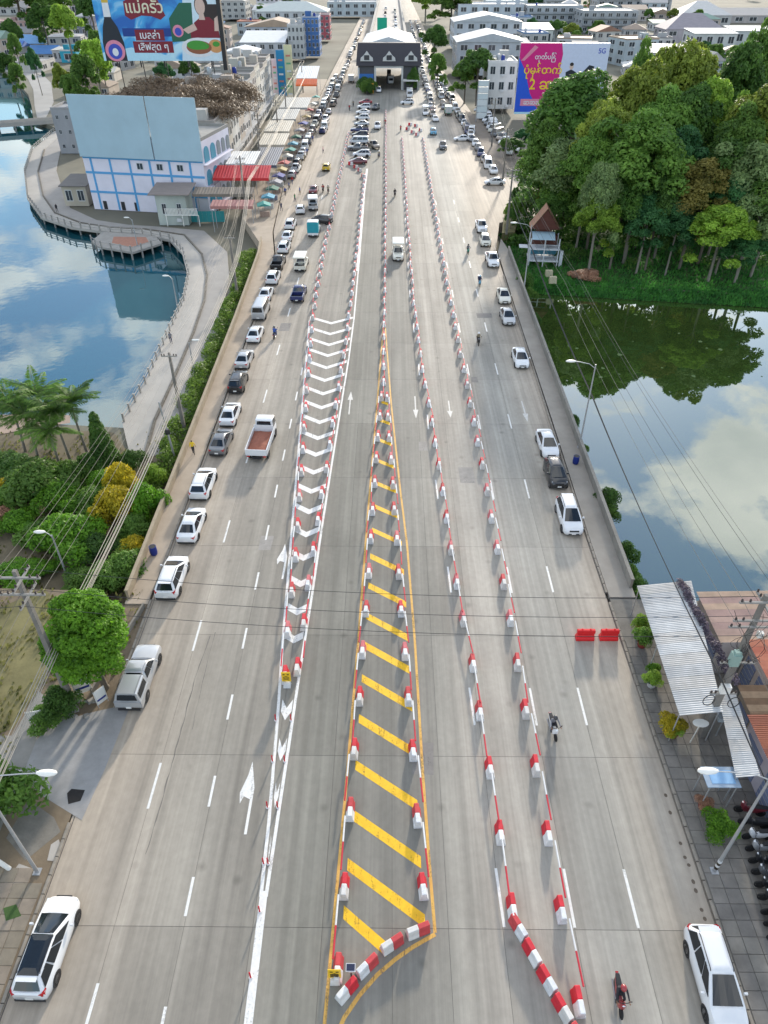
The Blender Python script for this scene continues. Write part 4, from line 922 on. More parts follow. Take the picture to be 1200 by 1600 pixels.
for s in 'lr': RD.update({'shoulder' + s: .065, 'elbow' + s: .046, 'wrist' + s: .034, 'hand' + s: .036, 'hip' + s: .095, 'knee' + s: .062, 'ankle' + s: .042, 'toe' + s: .04})
JS = dict(pelvis=(0, 0, .93), belly=(0, .01, 1.12), chest=(0, 0, 1.33), neck=(0, 0, 1.47), head=(0, .015, 1.57), headtop=(0, .0, 1.66))
for s, g, st in (('l', -1, .16), ('r', 1, -.16)):
    JS.update({'shoulder' + s: (g * .17, 0, 1.38), 'elbow' + s: (g * .23, -st * .5, 1.12), 'wrist' + s: (g * .23, -st * .9 + .08, .9), 'hand' + s: (g * .225, -st * 1.0 + .1, .83), 'hip' + s: (g * .09, 0, .88), 'knee' + s: (g * .1, st * .7 + .03, .48), 'ankle' + s: (g * .1, st, .08), 'toe' + s: (g * .11, st + .15, .045)})
walker = person_mesh('body', JS, BE, RD, [((-.225, -.06, .80), (0, .2, -1), 1), ((.225, .26, .80), (0, .2, -1), -1)], .1)
JR = dict(pelvis=(0, -.22, .84), belly=(0, -.2, 1.0), chest=(0, -.1, 1.2), neck=(0, -.05, 1.34), head=(0, -.01, 1.44), headtop=(0, -.03, 1.53))
for s, g in (('l', -1), ('r', 1)):
    JR.update({'shoulder' + s: (g * .18, -.08, 1.25), 'elbow' + s: (g * .27, .12, 1.05), 'wrist' + s: (g * .29, .36, 1.0), 'hand' + s: (g * .30, .43, 1.0), 'hip' + s: (g * .11, -.18, .80), 'knee' + s: (g * .17, .2, .68), 'ankle' + s: (g * .16, .1, .30), 'toe' + s: (g * .17, .25, .26)})
rider_me = person_mesh('body', JR, BE, RD, [((-.30, .45, 1.0), (0, 1, 0), 1), ((.30, .45, 1.0), (0, 1, 0), -1)], .3)
helmet_me = MB().rings([[(.145 * q * math.cos(2 * math.pi * k / 14), -.02 + .165 * q * math.sin(2 * math.pi * k / 14), z) for k in range(14)] for z, q in ((1.40, .85), (1.45, 1), (1.52, .98), (1.58, .75), (1.615, .4), (1.625, .05))]).mesh('helmet', PA['black'], 60)
def person(px, py, shirt, pants, rz, label, z=0.12, group=None, yd=None):
    p = at(px, py, z); t = thing('person', label, 'person', p, rz, group)
    o = obj('body', walker, t); paint(o, CL_[shirt], 0); paint(o, CL_[pants], 1); return t
# motorbike parts
def torus(y, z, r1, r2, n=18, k=6):
    mb = MB(); mb.rings([[(r2 * math.cos(2 * math.pi * j / k), y + (r1 + r2 * math.sin(2 * math.pi * j / k)) * math.cos(2 * math.pi * i / n), z + (r1 + r2 * math.sin(2 * math.pi * j / k)) * math.sin(2 * math.pi * i / n)) for j in range(k)] for i in range(n + 1)], cap=False); return mb
mk = []
for y in (.62, -.58):
    w_ = torus(y, .28, .235, .05); w_.tube((-.03, y, .28), (.03, y, .28), .17, n=12); mk.append(('wheel', w_.mesh('wheel', tyre, 50), None))
mk.append(('fairing', MB().rings([[(-w_, y, z0), (w_, y, z0), (w_ * 1.1, y, (z0 + z1) / 2), (w_ * .6, y, z1), (-w_ * .6, y, z1), (-w_ * 1.1, y, (z0 + z1) / 2)] for y, w_, z0, z1 in ((-.95, .05, .70, .76), (-.7, .11, .58, .78), (-.3, .14, .36, .76), (.0, .13, .30, .60), (.2, .12, .32, .58), (.36, .17, .34, .92), (.5, .15, .5, .98), (.6, .06, .62, .9))]).mesh('fairing', PA['red'], 50), 'c'))
mk.append(('seat', MB().rings([[(-w_, y, z), (w_, y, z), (w_ * .8, y, z + .07), (-w_ * .8, y, z + .07)] for y, w_, z in ((-.85, .1, .78), (-.5, .14, .77), (-.1, .13, .72), (.05, .08, .70))]).mesh('seat', trim, 50), None))
mk.append(('handlebar', MB().path([(-.36, .36, 1.0), (-.2, .44, 1.02), (0, .46, 1.0), (.2, .44, 1.02), (.36, .36, 1.0)], .018, 6).path([(0, .44, .98), (0, .62, .28)], .035, 6).path([(-.25, .42, 1.0), (-.3, .44, 1.18)], .008, 5).path([(.25, .42, 1.0), (.3, .44, 1.18)], .008, 5).box((-.31, .44, 1.2), (.1, .02, .07)).box((.31, .44, 1.2), (.1, .02, .07)).mesh('handlebar', trim), None))
mk.append(('headlight', MB().lathe([(.07, 0), (.09, .04), (.02, .06)], (0, .5, .9), 10).mesh('headlight', white_l, 50), None))
mk.append(('tail_light', MB().box((0, -.95, .72), (.14, .05, .07)).mesh('tail_light', red_l), None))
mk.append(('exhaust', MB().path([(.14, .1, .28), (.17, -.3, .3), (.18, -.75, .38)], [.03, .045, .05], 8).mesh('exhaust', rim, 50), None))
def bike_parts(t, color):
    for n, me, c in mk:
        o = obj(n, me, t)
        if c: paint(o, PA[color])
def biker(px, py, rz, color, shirt, pants, helm, label, box_=None, parts=True):
    p = at(px, py, .05); t = thing('motorbike', label, 'motorbike', (p.x, p.y, ZR), rz, 'motorbikes on the road'); bike_parts(t, color)
    r = thing('person', 'rider of the %s' % label, 'person', (p.x, p.y, ZR), rz, 'motorbike riders')
    o = obj('body', rider_me, r); paint(o, CL_[shirt], 0); paint(o, CL_[pants], 1)
    if helm: paint(obj('helmet', helmet_me, r), PA[helm])
    if box_:
        b = MB().box((0, -.72, 1.05), (.5, .5, .5)).build('delivery_box', PA[box_], t)
biker(965, 1562, math.pi - .06, 'red', 'black', 'black', 'red', 'red motorbike coming down the lower right lane')
biker(863, 1143, math.pi + .1, 'white', 'grey', 'black', 'black', 'white motorbike in the right lanes below the red plastic barriers')
biker(747, 537, math.pi, 'black', 'khaki', 'black', 'white', 'dark motorbike in the right lanes beside the lone white sedan')
biker(749, 446, math.pi, 'blue', 'navy', 'navy', 'blue', 'motorbike with a blue delivery box in the right lanes', 'darkblue')
biker(731, 396, math.pi, 'green', 'grey', 'black', 'black', 'dark green motorbike in the far right lanes')
biker(430, 527, -.1, 'darkblue', 'blue', 'jeans', 'black', 'blue motorbike riding away beside the left parked cars')
biker(513, 302, 0, 'black', 'khaki', 'black', 'black', 'motorbike riding away beyond the small dark red car')
biker(617, 307, math.pi, 'black', 'black', 'black', 'black', 'lone motorbike in the empty middle lane')
biker(592, 246, math.pi - .3, 'grey', 'khaki', 'jeans', 'white', 'motorbike beside the row parked before the checkpoint')
for k, (px, py) in enumerate(((505, 300), (546, 172), (552, 166), (602, 195), (626, 205))):
    biker(px, py, rnd.choice((0, math.pi)), 'black', rnd.choice(('black', 'red', 'khaki')), 'black', 'black', '%s from the left of the distant motorbikes near the checkpoint lanes' % ordn(k + 1))
person(303, 710, 'yellow', 'black', 0, 'person in a yellow shirt walking on the left sidewalk')
person(268, 537, 'grey', 'navy', .3, 'person in dark trousers walking on the lakeside promenade', -1.42)
person(90, 332, 'black', 'black', .8, 'person in black standing on the curve of the lakeside lane', -1.45)
for k, (px, py) in enumerate(sorted(((452, 297), (457, 288), (462, 279), (466, 270), (471, 262), (476, 252), (480, 243), (469, 305), (461, 316), (446, 306), (484, 232), (489, 222), (494, 212), (440, 330), (505, 240)), key=lambda q: -q[1])):
    person(px, py, rnd.choice(list(CL_)), rnd.choice(('black', 'jeans', 'navy', 'khaki')), rnd.uniform(0, 6), '%s person from the near end of the crowd on the left market pavement' % ordn(k + 1), .13, 'people on the left market pavement')
# parked motorbikes at the lower right
for k in range(11):
    f = k / 10; px, py = lerp(1152, 1205, f ** .9), lerp(1272, 1470, f); p = at(px + 12, py, .1)
    t = thing('motorbike', '%s motorbike from the top in the tight row parked by the lower right shop' % ordn(k + 1), 'motorbike', (p.x + .2, p.y, .11), 1.45 + rnd.uniform(-.12, .12), 'motorbikes parked by the lower right shop')
    bike_parts(t, rnd.choice(('maroon', 'black', 'white', 'grey', 'black', 'silver')))
    t.rotation_euler.y = .12

# ================================================================== TREES AND PLANTS
def crown_np(blobs, n, leaf, seed, inner=.72, droop=0.0, aspect=.5):
    g = np.random.default_rng(seed)
    B = np.array(blobs, float); wgt = (B[:, 3] * B[:, 4] * B[:, 5]) ** (2 / 3); idx = g.choice(len(B), n, p=wgt / wgt.sum()); b = B[idx]
    d = g.normal(size=(n, 3)); d /= np.linalg.norm(d, axis=1)[:, None]
    d[:, 2] = np.where(d[:, 2] < -.45, -d[:, 2], d[:, 2])
    r = inner + (1.06 - inner) * g.random(n) ** .5
    r *= 1 + .13 * np.sin(d[:, 0] * 7 + b[:, 0]) * np.sin(d[:, 1] * 7 + b[:, 1] * 2) * np.cos(d[:, 2] * 6)
    c = b[:, :3] + d * b[:, 3:6] * r[:, None]
    nrm = d * .9 + g.normal(size=(n, 3)) * .55 + np.array([0, 0, .45]); nrm /= np.linalg.norm(nrm, axis=1)[:, None]
    t = np.cross(nrm, g.normal(size=(n, 3))); t /= np.linalg.norm(t, axis=1)[:, None]
    t[:, 2] -= droop; t /= np.linalg.norm(t, axis=1)[:, None]
    s = np.cross(nrm, t); sz = leaf * g.uniform(.65, 1.35, n)[:, None]
    P = np.stack([c - t * sz, c + s * sz * aspect - nrm * sz * .12, c + t * sz, c - s * sz * aspect - nrm * sz * .12], 1)
    return P.reshape(-1, 3)
def quads_mesh(name, P, m):
    n = len(P) // 4; me = bpy.data.meshes.new(name)
    me.vertices.add(4 * n); me.vertices.foreach_set('co', P.astype(np.float32).ravel())
    me.loops.add(4 * n); me.loops.foreach_set('vertex_index', np.arange(4 * n, dtype=np.int32))
    me.polygons.add(n); me.polygons.foreach_set('loop_start', np.arange(0, 4 * n, 4, dtype=np.int32)); me.polygons.foreach_set('loop_total', np.full(n, 4, np.int32))
    me.materials.append(m); me.update(calc_edges=True); return me
bark = mat('bark_grey', (.17, .145, .115), .9, .3, 3, bump=.4, stretch=(3, 3, .5)); bark_pale = mat('bark_pale', (.22, .20, .165), .9, .25, 3, bump=.3, stretch=(3, 3, .5))
def trunk_mesh(h, r, blobs, m, seed, base=0.0):
    g = random.Random(seed); mb = MB(); top = Vector((g.uniform(-.3, .3), g.uniform(-.3, .3), h))
    mid = Vector((g.uniform(-.25, .25), g.uniform(-.25, .25), h * .5))
    mb.path([(0, 0, base), (0, 0, .25), mid, top], [r * 1.35, r, r * .8, r * .45], 8)
    for b in blobs:
        e = Vector(b[:3]); s = mid.lerp(top, g.uniform(.1, .95)); k = s.lerp(e, .5) + Vector((0, 0, -.08 * (e - s).length))
        mb.path([s, k, e], [r * .42, r * .26, r * .08], 6)
    return mb.mesh('trunk', m, 50)
def rand_blobs(seed, n, R_, zc, rz, br, flat=.8):
    g = random.Random(seed); out = [(0, 0, zc + rz * .25, br * 1.15, br * 1.15, br)] + [(g.uniform(-1, 1) * R_, g.uniform(-1, 1) * R_, zc + g.uniform(-1.5, .55) * rz, br * .62, br * .62, br * .55) for _ in range(n // 2)]
    for i in range(n - 1):
        a = 2.4 * i + g.uniform(-.4, .4); q = math.sqrt((i + .6) / n) * R_
        out.append((q * math.cos(a), q * math.sin(a), zc + rz * (.75 - 1.3 * (q / R_) ** 2) * g.uniform(.6, 1.1) - .1 * rz, br * g.uniform(.7, 1.1), br * g.uniform(.7, 1.1), br * flat * g.uniform(.7, 1.1)))
    return out
LM = dict(dark=leafmat('leaf_dark', (0.031, 0.086, 0.018), (0.135, 0.266, 0.047)), mid=leafmat('leaf_mid', (0.051, 0.124, 0.022), (0.206, 0.360, 0.061)), olive=leafmat('leaf_olive', (0.086, 0.132, 0.018), (0.350, 0.428, 0.067)), lime=leafmat('leaf_lime', (0.101, 0.202, 0.022), (0.413, 0.617, 0.081)), pale=leafmat('leaf_pale', (0.071, 0.132, 0.043), (0.365, 0.497, 0.189)),
          brown=leafmat('leaf_brown', (0.115, 0.117, 0.026), (0.381, 0.325, 0.081)), bright=leafmat('leaf_bright', (.032, .115, .007), (.24, .50, .035)), teal=leafmat('leaf_teal', (0.023, 0.093, 0.034), (0.095, 0.257, 0.081)), yellow=leafmat('leaf_yellow', (.16, .17, .01), (.80, .62, .04)), pink=leafmat('leaf_pink', (0.200, 0.108, 0.064), (0.662, 0.388, 0.258)), dry=leafmat('twig_brown', (.07, .048, .03), (.30, .21, .13), .1))
TREES = {}
def tree_kit(key, leafm, h, R_, rz, br, nb, nl, leaf, seed, tr=.22, tm=bark, droop=0.0, inner=.72):
    bl = rand_blobs(seed, nb, R_, h - rz, rz, br)
    TREES[key] = (quads_mesh('crown', crown_np(bl, nl, leaf, seed, inner, droop), leafm), trunk_mesh(h - rz * .6, tr, bl[1:9], tm, seed), h, R_ + br * .7)
for i, (lm, nb, br) in enumerate((('dark', 16, .36), ('mid', 14, .40), ('olive', 13, .40), ('lime', 12, .42), ('pale', 12, .38), ('brown', 13, .36), ('teal', 14, .38))):
    tree_kit('u_' + lm, LM[lm], 12.0, 3.6, 3.4, 12 * .36 * br, nb, 9500, .30, 30 + i, .26, bark_pale if lm in ('lime', 'pale', 'teal') else bark, inner=.6)
for i, (lm, nb) in enumerate((('dark', 26), ('mid', 24), ('olive', 22), ('lime', 20), ('pale', 20), ('brown', 20), ('teal', 22))):
    tree_kit('t_' + lm, LM[lm], 20.0, 4.6, 5.6, 2.0, nb, 17000, .27, 60 + i, .26, bark_pale if lm in ('lime', 'pale', 'teal', 'mid') else bark, inner=.6)
def tree(key, p, scale, label, group=None, sz=None, rz=None, cat='tree', name='broadleaf_tree'):
    t = thing(name, label, cat, p, rnd.uniform(0, 6.28) if rz is None else rz, group); c, k, h, r = TREES[key]
    for n, me in (('crown', c), ('trunk', k)):
        o = obj(n, me, t); o.scale = (scale, scale, sz or scale)
    return t
def grove_tree(px, py, Y, rpx, lm, label, ground=LOW_Z, group='trees of the pond grove', kit='u_'):
    c = atY(px, py, Y); d = Vector((c.x, c.y, c.z - CAM_H)).length * math.cos(math.atan((py - 800) / FPX)); r = rpx * d / FPX
    top = c.z + r * .95; _, _, h, R0 = TREES[kit + lm]
    tree(kit + lm, (c.x, c.y, ground), r / R0 * 1.12, label, group, max((top - ground) / h, r / R0 * .75))
GROVE = [(1120, 390, 112, 43, 'lime', 'small yellow green tree leaning over the pond bank'), (937, 330, 119, 31, 'lime', 'slim light green tree with a pale trunk at the left front of the grove'), (945, 277, 124, 32, 'pale', 'pale leaved tree just above the slim light green tree'), (1093, 296, 128, 46, 'brown', 'brownish olive tree in the middle front of the grove'),
    (1013, 340, 122, 36, 'teal', 'dark blue green tree at the front centre of the grove'), (890, 262, 138, 52, 'pale', 'tall tree with pale leaf tips at the left edge of the grove'), (1010, 240, 136, 62, 'mid', 'broad grey green tree in the centre of the grove'), (1180, 338, 115, 40, 'pale', 'pale tree at the right edge low over the pond'),
    (1185, 262, 128, 46, 'pale', 'tall pale tree at the right picture edge'), (1133, 255, 135, 44, 'dark', 'dark tree between the brownish tree and the right edge'), (1060, 345, 119, 30, 'teal', 'small dark tree below the brownish olive tree'), (870, 320, 127, 26, 'dark', 'dark small tree right behind the spirit house'),
    (900, 170, 168, 64, 'dark', 'huge dark dome tree at the upper left of the grove'), (950, 195, 155, 46, 'olive', 'mottled light tree right of the dark dome tree'), (1000, 135, 178, 48, 'olive', 'yellowish olive tree at the top centre of the grove'), (1033, 190, 158, 50, 'mid', 'mid green tree above the centre of the grove'),
    (1077, 165, 165, 42, 'dark', 'dark tree at the top right of the grove centre'), (1120, 145, 172, 36, 'lime', 'bright lime tree at the top right of the grove'), (1185, 172, 150, 44, 'olive', 'olive tree at the right edge above the pale trees'), (1085, 105, 195, 46, 'olive', 'light olive tree at the back of the grove'),
    (1165, 95, 205, 40, 'dark', 'dark tall tree at the back right of the grove'), (1040, 95, 200, 34, 'olive', 'olive tree at the back centre of the grove'), (1010, 85, 205, 26, 'mid', 'mid green tree at the very back of the grove near the white houses'),
    (1195, 60, 240, 30, 'mid', 'green tree at the top right corner of the grove'), (1160, 205, 140, 40, 'mid', 'mid green tree left of the olive edge tree'), (860, 225, 150, 38, 'mid', 'mid green tree at the left rim of the grove'), (975, 305, 128, 36, 'dark', 'dark tree hung with vines in the front centre'), (1160, 400, 110, 30, 'teal', 'dark bush tree at the right end of the pond bank'),
    (1215, 300, 118, 45, 'mid', 'green tree cut by the right picture edge'), (1060, 240, 142, 40, 'teal', 'dark blue green tree behind the brownish tree'), (925, 235, 145, 40, 'mid', 'mid green tree between the pale tips and the dark dome'),
    (880, 300, 132, 34, 'mid', 'leafy tree left of the slim light green tree'), (1035, 300, 126, 34, 'dark', 'dark leafy tree left of the brownish olive tree'), (1150, 315, 121, 34, 'teal', 'dark tree behind the small yellow green tree')]
for g_ in GROVE: grove_tree(g_[0], g_[1], 112 + (g_[2] - 112) * .36 + (9 if g_[0] < 905 else 0), g_[3] * 1.08, *g_[4:], kit='t_')
# shrubs of the street corner right
for k, (px, py, Y, r, lm) in enumerate(((748, 108, 268, 30, 'dark'), (728, 112, 272, 20, 'mid'), (680, 60, 360, 20, 'dark'), (685, 95, 290, 14, 'mid'), (705, 15, 560, 30, 'mid'), (665, 8, 620, 22, 'lime'), (690, 8, 700, 34, 'dark'), (803, 240, 190, 16, 'dark'), (815, 215, 200, 14, 'teal'), (790, 225, 192, 10, 'mid'), (822, 250, 182, 14, 'mid'), (812, 320, 138, 15, 'mid'), (800, 335, 134, 10, 'dark'))):
    grove_tree(px, py, Y, r, lm, '%s nearest street tree or bush right of the road before the grove' % ordn(1 + sum(q < Y for q in (290, 560, 620, 700, 190, 200, 192, 182, 138, 134))) if k > 2 else ('large dark street tree behind the white pylon sign', 'second street tree left of the dark one behind the pylon sign', 'dark tree beside the far road right of the checkpoint')[k], 0.0 if Y > 180 else -.5, 'street trees right of the road')
# town trees upper left
for k, (px, py, Y, r, lm) in enumerate(sorted(((145, 85, 265, 24, 'lime'), (130, 105, 255, 22, 'mid'), (100, 32, 400, 24, 'lime'), (65, 30, 420, 22, 'dark'), (30, 12, 560, 30, 'dark'), (85, 8, 520, 26, 'mid'), (140, 10, 480, 22, 'dark'), (92, 110, 262, 12, 'olive'), (108, 130, 245, 16, 'mid'), (10, 98, 300, 14, 'dark'), (24, 110, 285, 12, 'mid'), (15, 45, 400, 14, 'dark'), (50, 85, 300, 10, 'teal'), (20, 60, 350, 10, 'mid'), (150, 60, 300, 16, 'mid')), key=lambda q: q[2])):
    grove_tree(px, py, Y, r, lm, '%s nearest of the trees around the blue roofed houses at the upper left' % ordn(k + 1), LOW_Z, 'town trees at the upper left')
for k in range(34):
    px = rnd.uniform(-40, 1240); Y = rnd.uniform(720, 1500)
    if 540 < px < 700: continue
    p = atY(px, 0, Y); s = rnd.uniform(1.0, 1.7); tree('u_' + rnd.choice(('dark', 'mid', 'teal', 'olive')), (p.x, Y, LOW_Z), s, 'distant tree in the hazy belt along the top edge of the picture', 'distant trees along the top edge')

# round tree by the silver pickup
bl = [(0, 0, 4.9, 1.7, 1.7, 2.1)] + [(1.75 * math.cos(a) * q, 1.75 * math.sin(a) * q, z, .72, .72, .62) for a, z, q in [(k * 2.39996, 2.5 + 5.2 * ((k * 17) % 46) / 46, math.sqrt(max(.05, 1 - ((2.5 + 5.2 * ((k * 17) % 46) / 46 - 4.9) / 3.0) ** 2)) * (1.08 + .22 * ((k * 5) % 7) / 7)) for k in range(46)]] + [(0, 0, 7.2, 1.2, 1.2, .8)]
rt = thing('round_tree', 'dense round bright green tree beside the old silver pickup', 'tree', (-19.3, 30.6, 0.03))
obj('crown', quads_mesh('crown', np.concatenate([crown_np(bl, 26000, .135, 5, .8), crown_np([(0, 0, 4.9, 2.3, 2.3, 2.7)], 3000, .2, 6, .4)]), LM['bright']), rt)
obj('trunk', trunk_mesh(4.0, .22, [(.6, .3, 4.6), (-.7, .2, 4.5), (0, -.8, 4.4), (.2, .8, 5)], bark, 3), rt)

# generic shrub kits
def shrub_kit(key, lm, blobs, n, leaf, seed, stems=True):
    TREES[key] = (quads_mesh('foliage', crown_np(blobs, n, leaf, seed, .55), LM[lm]), trunk_mesh(max(.4, blobs[0][2]), .07, blobs[1:6], bark, seed), 1, 1)
def shrub(key, p, s, label, group=None, sz=None, name='shrub', cat='shrub'):
    t = thing(name, label, cat, p, rnd.uniform(0, 6), group)
    for n, me in (('foliage', TREES[key][0]), ('stem', TREES[key][1])):
        o = obj(n, me, t); o.scale = (s, s, sz or s)
    return t
sb = rand_blobs(77, 9, 1.1, .9, .5, .62)
for lm in ('mid', 'bright', 'yellow', 'pink', 'dark', 'lime'): shrub_kit('s_' + lm, lm, sb, 4200, .085, 77)
TOP = LOW_Z + .05
for px, py, lm, s, sz, lab in ((70, 780, 'mid', 2.5, 2.3, 'big loose green shrub in the middle of the left garden'), (30, 830, 'bright', 1.5, 1.2, 'low bright green shrub at the left picture edge of the garden'), (112, 860, 'bright', 2.3, 2.0, 'big bright green shrub at the front of the left garden'), (100, 800, 'bright', 1.8, 1.8, 'bright green shrub behind the front one in the left garden'),
    (188, 815, 'yellow', 1.7, 2.3, 'yellow leaved shrub beside the left sidewalk wall'), (195, 775, 'yellow', 1.25, 2.2, 'second yellow shrub just behind the first by the sidewalk wall'), (235, 812, 'bright', 1.4, 2.4, 'green and yellow shrub right of the yellow one against the wall'), (213, 865, 'yellow', 1.0, 1.1, 'small yellow shrub below the green and yellow one'),
    (8, 775, 'yellow', 1.0, 1.1, 'small yellow shrub at the left picture edge'), (5, 825, 'pink', 1.1, 1.3, 'pink flowering shrub at the left picture edge'), (175, 920, 'mid', 1.5, 1.5, 'pale flowering shrub below the wires next to the sidewalk'), (205, 905, 'mid', 1.5, 1.6, 'dark green shrub against the wall by the blue bin'), (20, 905, 'bright', 1.4, .8, 'low green shrub behind the power pole'),
    (145, 745, 'dark', 1.3, 1.6, 'dark shrub between the palms and the conical tree'), (30, 735, 'dark', 1.6, .9, 'dark clipped hedge bush under the palms'), (-5, 730, 'dark', 1.6, .9, 'dark hedge bush at the left edge under the palms'), (210, 735, 'dark', 1.1, 1.4, 'dark shrub at the foot of the conical tree'), (245, 765, 'lime', .9, 1.8, 'slim light green shrub by the pavement bend'),
    (228, 778, 'pink', .9, 1.0, 'grey twiggy shrub left of the slim light green one'), (45, 765, 'dark', 1.7, 1.5, 'dark shrub behind the big loose green one'), (150, 800, 'mid', 1.6, 1.6, 'mid green shrub left of the yellow leaved one'), (150, 870, 'dark', 1.5, 1.3, 'dark low shrub right of the front bright one'), (70, 850, 'mid', 1.6, 1.3, 'mid green shrub left of the front bright one'), (130, 915, 'mid', 1.2, .9, 'low shrub above the round tree'), (60, 900, 'bright', 1.2, .8, 'low bright shrub right of the power pole top'), (115, 765, 'mid', 1.5, 1.9, 'mid green shrub in front of the palms'), (165, 770, 'bright', 1.3, 1.5, 'bright shrub below the conical tree'), (215, 840, 'mid', 1.2, 1.5, 'mid green shrub between the yellow shrubs and the wall'), (20, 790, 'mid', 1.4, 1.3, 'mid green shrub right of the small yellow one at the edge')):
    p = at(px, py, TOP); shrub('s_' + lm, p, s, lab, 'shrubs of the left garden', sz)
p = at(170, 735, TOP)
cone = [(0, 0, .8 + 1.0 * k, 1.55 - .22 * k, 1.55 - .22 * k, .9) for k in range(6)]
ct = thing('conical_tree', 'dense dark conical tree at the lake end of the left garden', 'tree', p); obj('crown', quads_mesh('crown', crown_np(cone, 9000, .13, 8, .75), LM['dark']), ct); obj('trunk', trunk_mesh(4.5, .14, [(0, 0, 5.5)], bark, 2), ct)
# palms
def frond_mesh(seed, n=26, L=3.1):
    g = np.random.default_rng(seed); q = []; st = MB()
    for f in range(19):
        a = f * 2.39996; lift = g.uniform(.15, 1.25); pts = []
        for i in range(n + 1):
            s = i / n; r = L * s * math.cos(lift * (1 - .5 * s)) ; z = L * s * math.sin(lift) * .9 - 1.15 * s * s * (1.25 - lift * .4)
            pts.append(np.array([r * math.cos(a), r * math.sin(a), z]))
        st.path([tuple(p_) for p_ in pts[::4]], [.03] * 6 + [.012], 4)
        for i in range(2, n):
            t = pts[i + 1 if i < n else i] - pts[i - 1]; t /= np.linalg.norm(t); sd = np.cross(t, [0, 0, 1.0]); sd /= np.linalg.norm(sd)
            ll = .62 * math.sin(math.pi * (.12 + .85 * i / n)) + .12
            for sg in (-1, 1):
                d = sd * sg * .75 + t * .45 + np.array([0, 0, -.32 + g.uniform(-.15, .25)]); d *= ll / np.linalg.norm(d)
                w_ = t * .06; b = pts[i]; q += [b - w_, b + d * .5 - w_ * 1.3 + [0, 0, .02], b + d + [0, 0, -.05], b + d * .5 + w_ * 1.3 + [0, 0, .02]]
    return np.array(q), st
FQ, FS = frond_mesh(3); frond_me = quads_mesh('fronds', FQ, LM['mid']); FS_me = FS.mesh('frond_stems', mat('frond_stem', (.10, .14, .04), .7, .1, 3))
for k, (px, py, h, s) in enumerate(((62, 722, 5.6, 1.0), (85, 700, 6.4, 1.1), (112, 725, 6.2, 1.1), (138, 712, 6.6, 1.0), (98, 740, 5.2, 1.0), (40, 705, 5.6, 1.0))):
    p = at(px, py, TOP); t = thing('palm_tree', '%s palm from the left in the cluster at the lake end of the garden' % ordn(k + 1), 'palm', p, k * 1.3, 'palms in the left garden')
    MB().path([(0, 0, 0), (.1, 0, h * .3), (.18, .05, h * .65), (.1, .05, h)], [.17, .13, .11, .09], 8).build('trunk', bark_pale, t, 50)
    for n, me in (('fronds', frond_me), ('frond_stems', FS_me)): o = obj(n, me, t, (.1, .05, h)); o.scale = (s, s, s)
# hedge slope below the left parapet: uncountable greenery
hb = [(lerp(-21.6, -23.6, rnd.random()) - (max(0, Y - 95) * .045), Y, -1.15 + rnd.uniform(-.2, .5), 1.0, 1.2, .75) for Y in np.arange(42, 124, .9)]
struct(tag(obj('hedge_slope', quads_mesh('hedge_slope', crown_np(hb, 30000, .14, 12, .4), leafmat('leaf_hedge', (.04, .10, .012), (.22, .34, .05)))), 'long green strip of undergrowth on the slope below the left parapet', 'hedge'), 'stuff')
# grass of the pond bank
g = np.random.default_rng(9); n = 22000; bx = g.uniform(19.8, 80, n); by = 112.3 - (bx - 20) * .152 + np.where(g.random(n) < .3, -2.3 * g.random(n), g.random(n) ** 1.6 * 24)
P = np.zeros((n, 4, 3)); hh = g.uniform(.12, .4, n); wv = g.uniform(-.16, .16, (n, 2)); base = np.stack([bx, by, LOW_Z + .03 + .52 * np.minimum(0, by - (112.3 - (bx - 20) * .152))], 1)
P[:, 0] = base - np.c_[wv, np.zeros(n)]; P[:, 1] = base + np.c_[wv, np.zeros(n)]; P[:, 2] = base + np.c_[wv * .5 + .1, hh]; P[:, 3] = base + np.c_[-wv * .5 + .1, hh]
struct(tag(obj('bank_grass', quads_mesh('bank_grass', P.reshape(-1, 3), leafmat('leaf_grass', (.02, .10, .02), (.08, .28, .04)))), 'short green grass on the far bank of the pond', 'grass'), 'stuff')
# plants hanging over the right parapet
for k, (x, Y, s) in enumerate(sorted(((20.3, 95, .7), (20.3, 88, .5), (20.2, 67.5, .6), (20.2, 62, .5), (20.3, 52.5, 1.0), (20.2, 51, .7), (20.0, 45.2, .9), (19.9, 43, .7), (19.9, 41.2, .8), (20.0, 39.9, .8), (20.8, 103, .9), (21.0, 108, 1.1)), key=lambda q: -q[1])):
    shrub('s_mid' if k % 2 else 's_dark', (x, Y, -1.6), s, '%s bush from the far end growing over the pond side of the right parapet' % ordn(k + 1), 'bushes along the right parapet', s * 1.6)
# floating weed patches on the pond
wm_ = mat('pond_weed', (.10, .16, .05), .8, .3, 5)
for k in range(26):
    px, py = rnd.uniform(870, 1195), rnd.uniform(470, 590); p = at(px, py, WATER_Z + .012); s = rnd.uniform(.12, .45)
    tag(MB().add([(p.x + s * rnd.uniform(.5, 1.1) * math.cos(a * .785), p.y + s * rnd.uniform(.5, 1.1) * math.sin(a * .785), p.z) for a in range(8)], [tuple(range(8))]).build('weed_patch', wm_), 'small pale weed patch floating on the dark green pond', 'weed', 'weed patches on the pond')
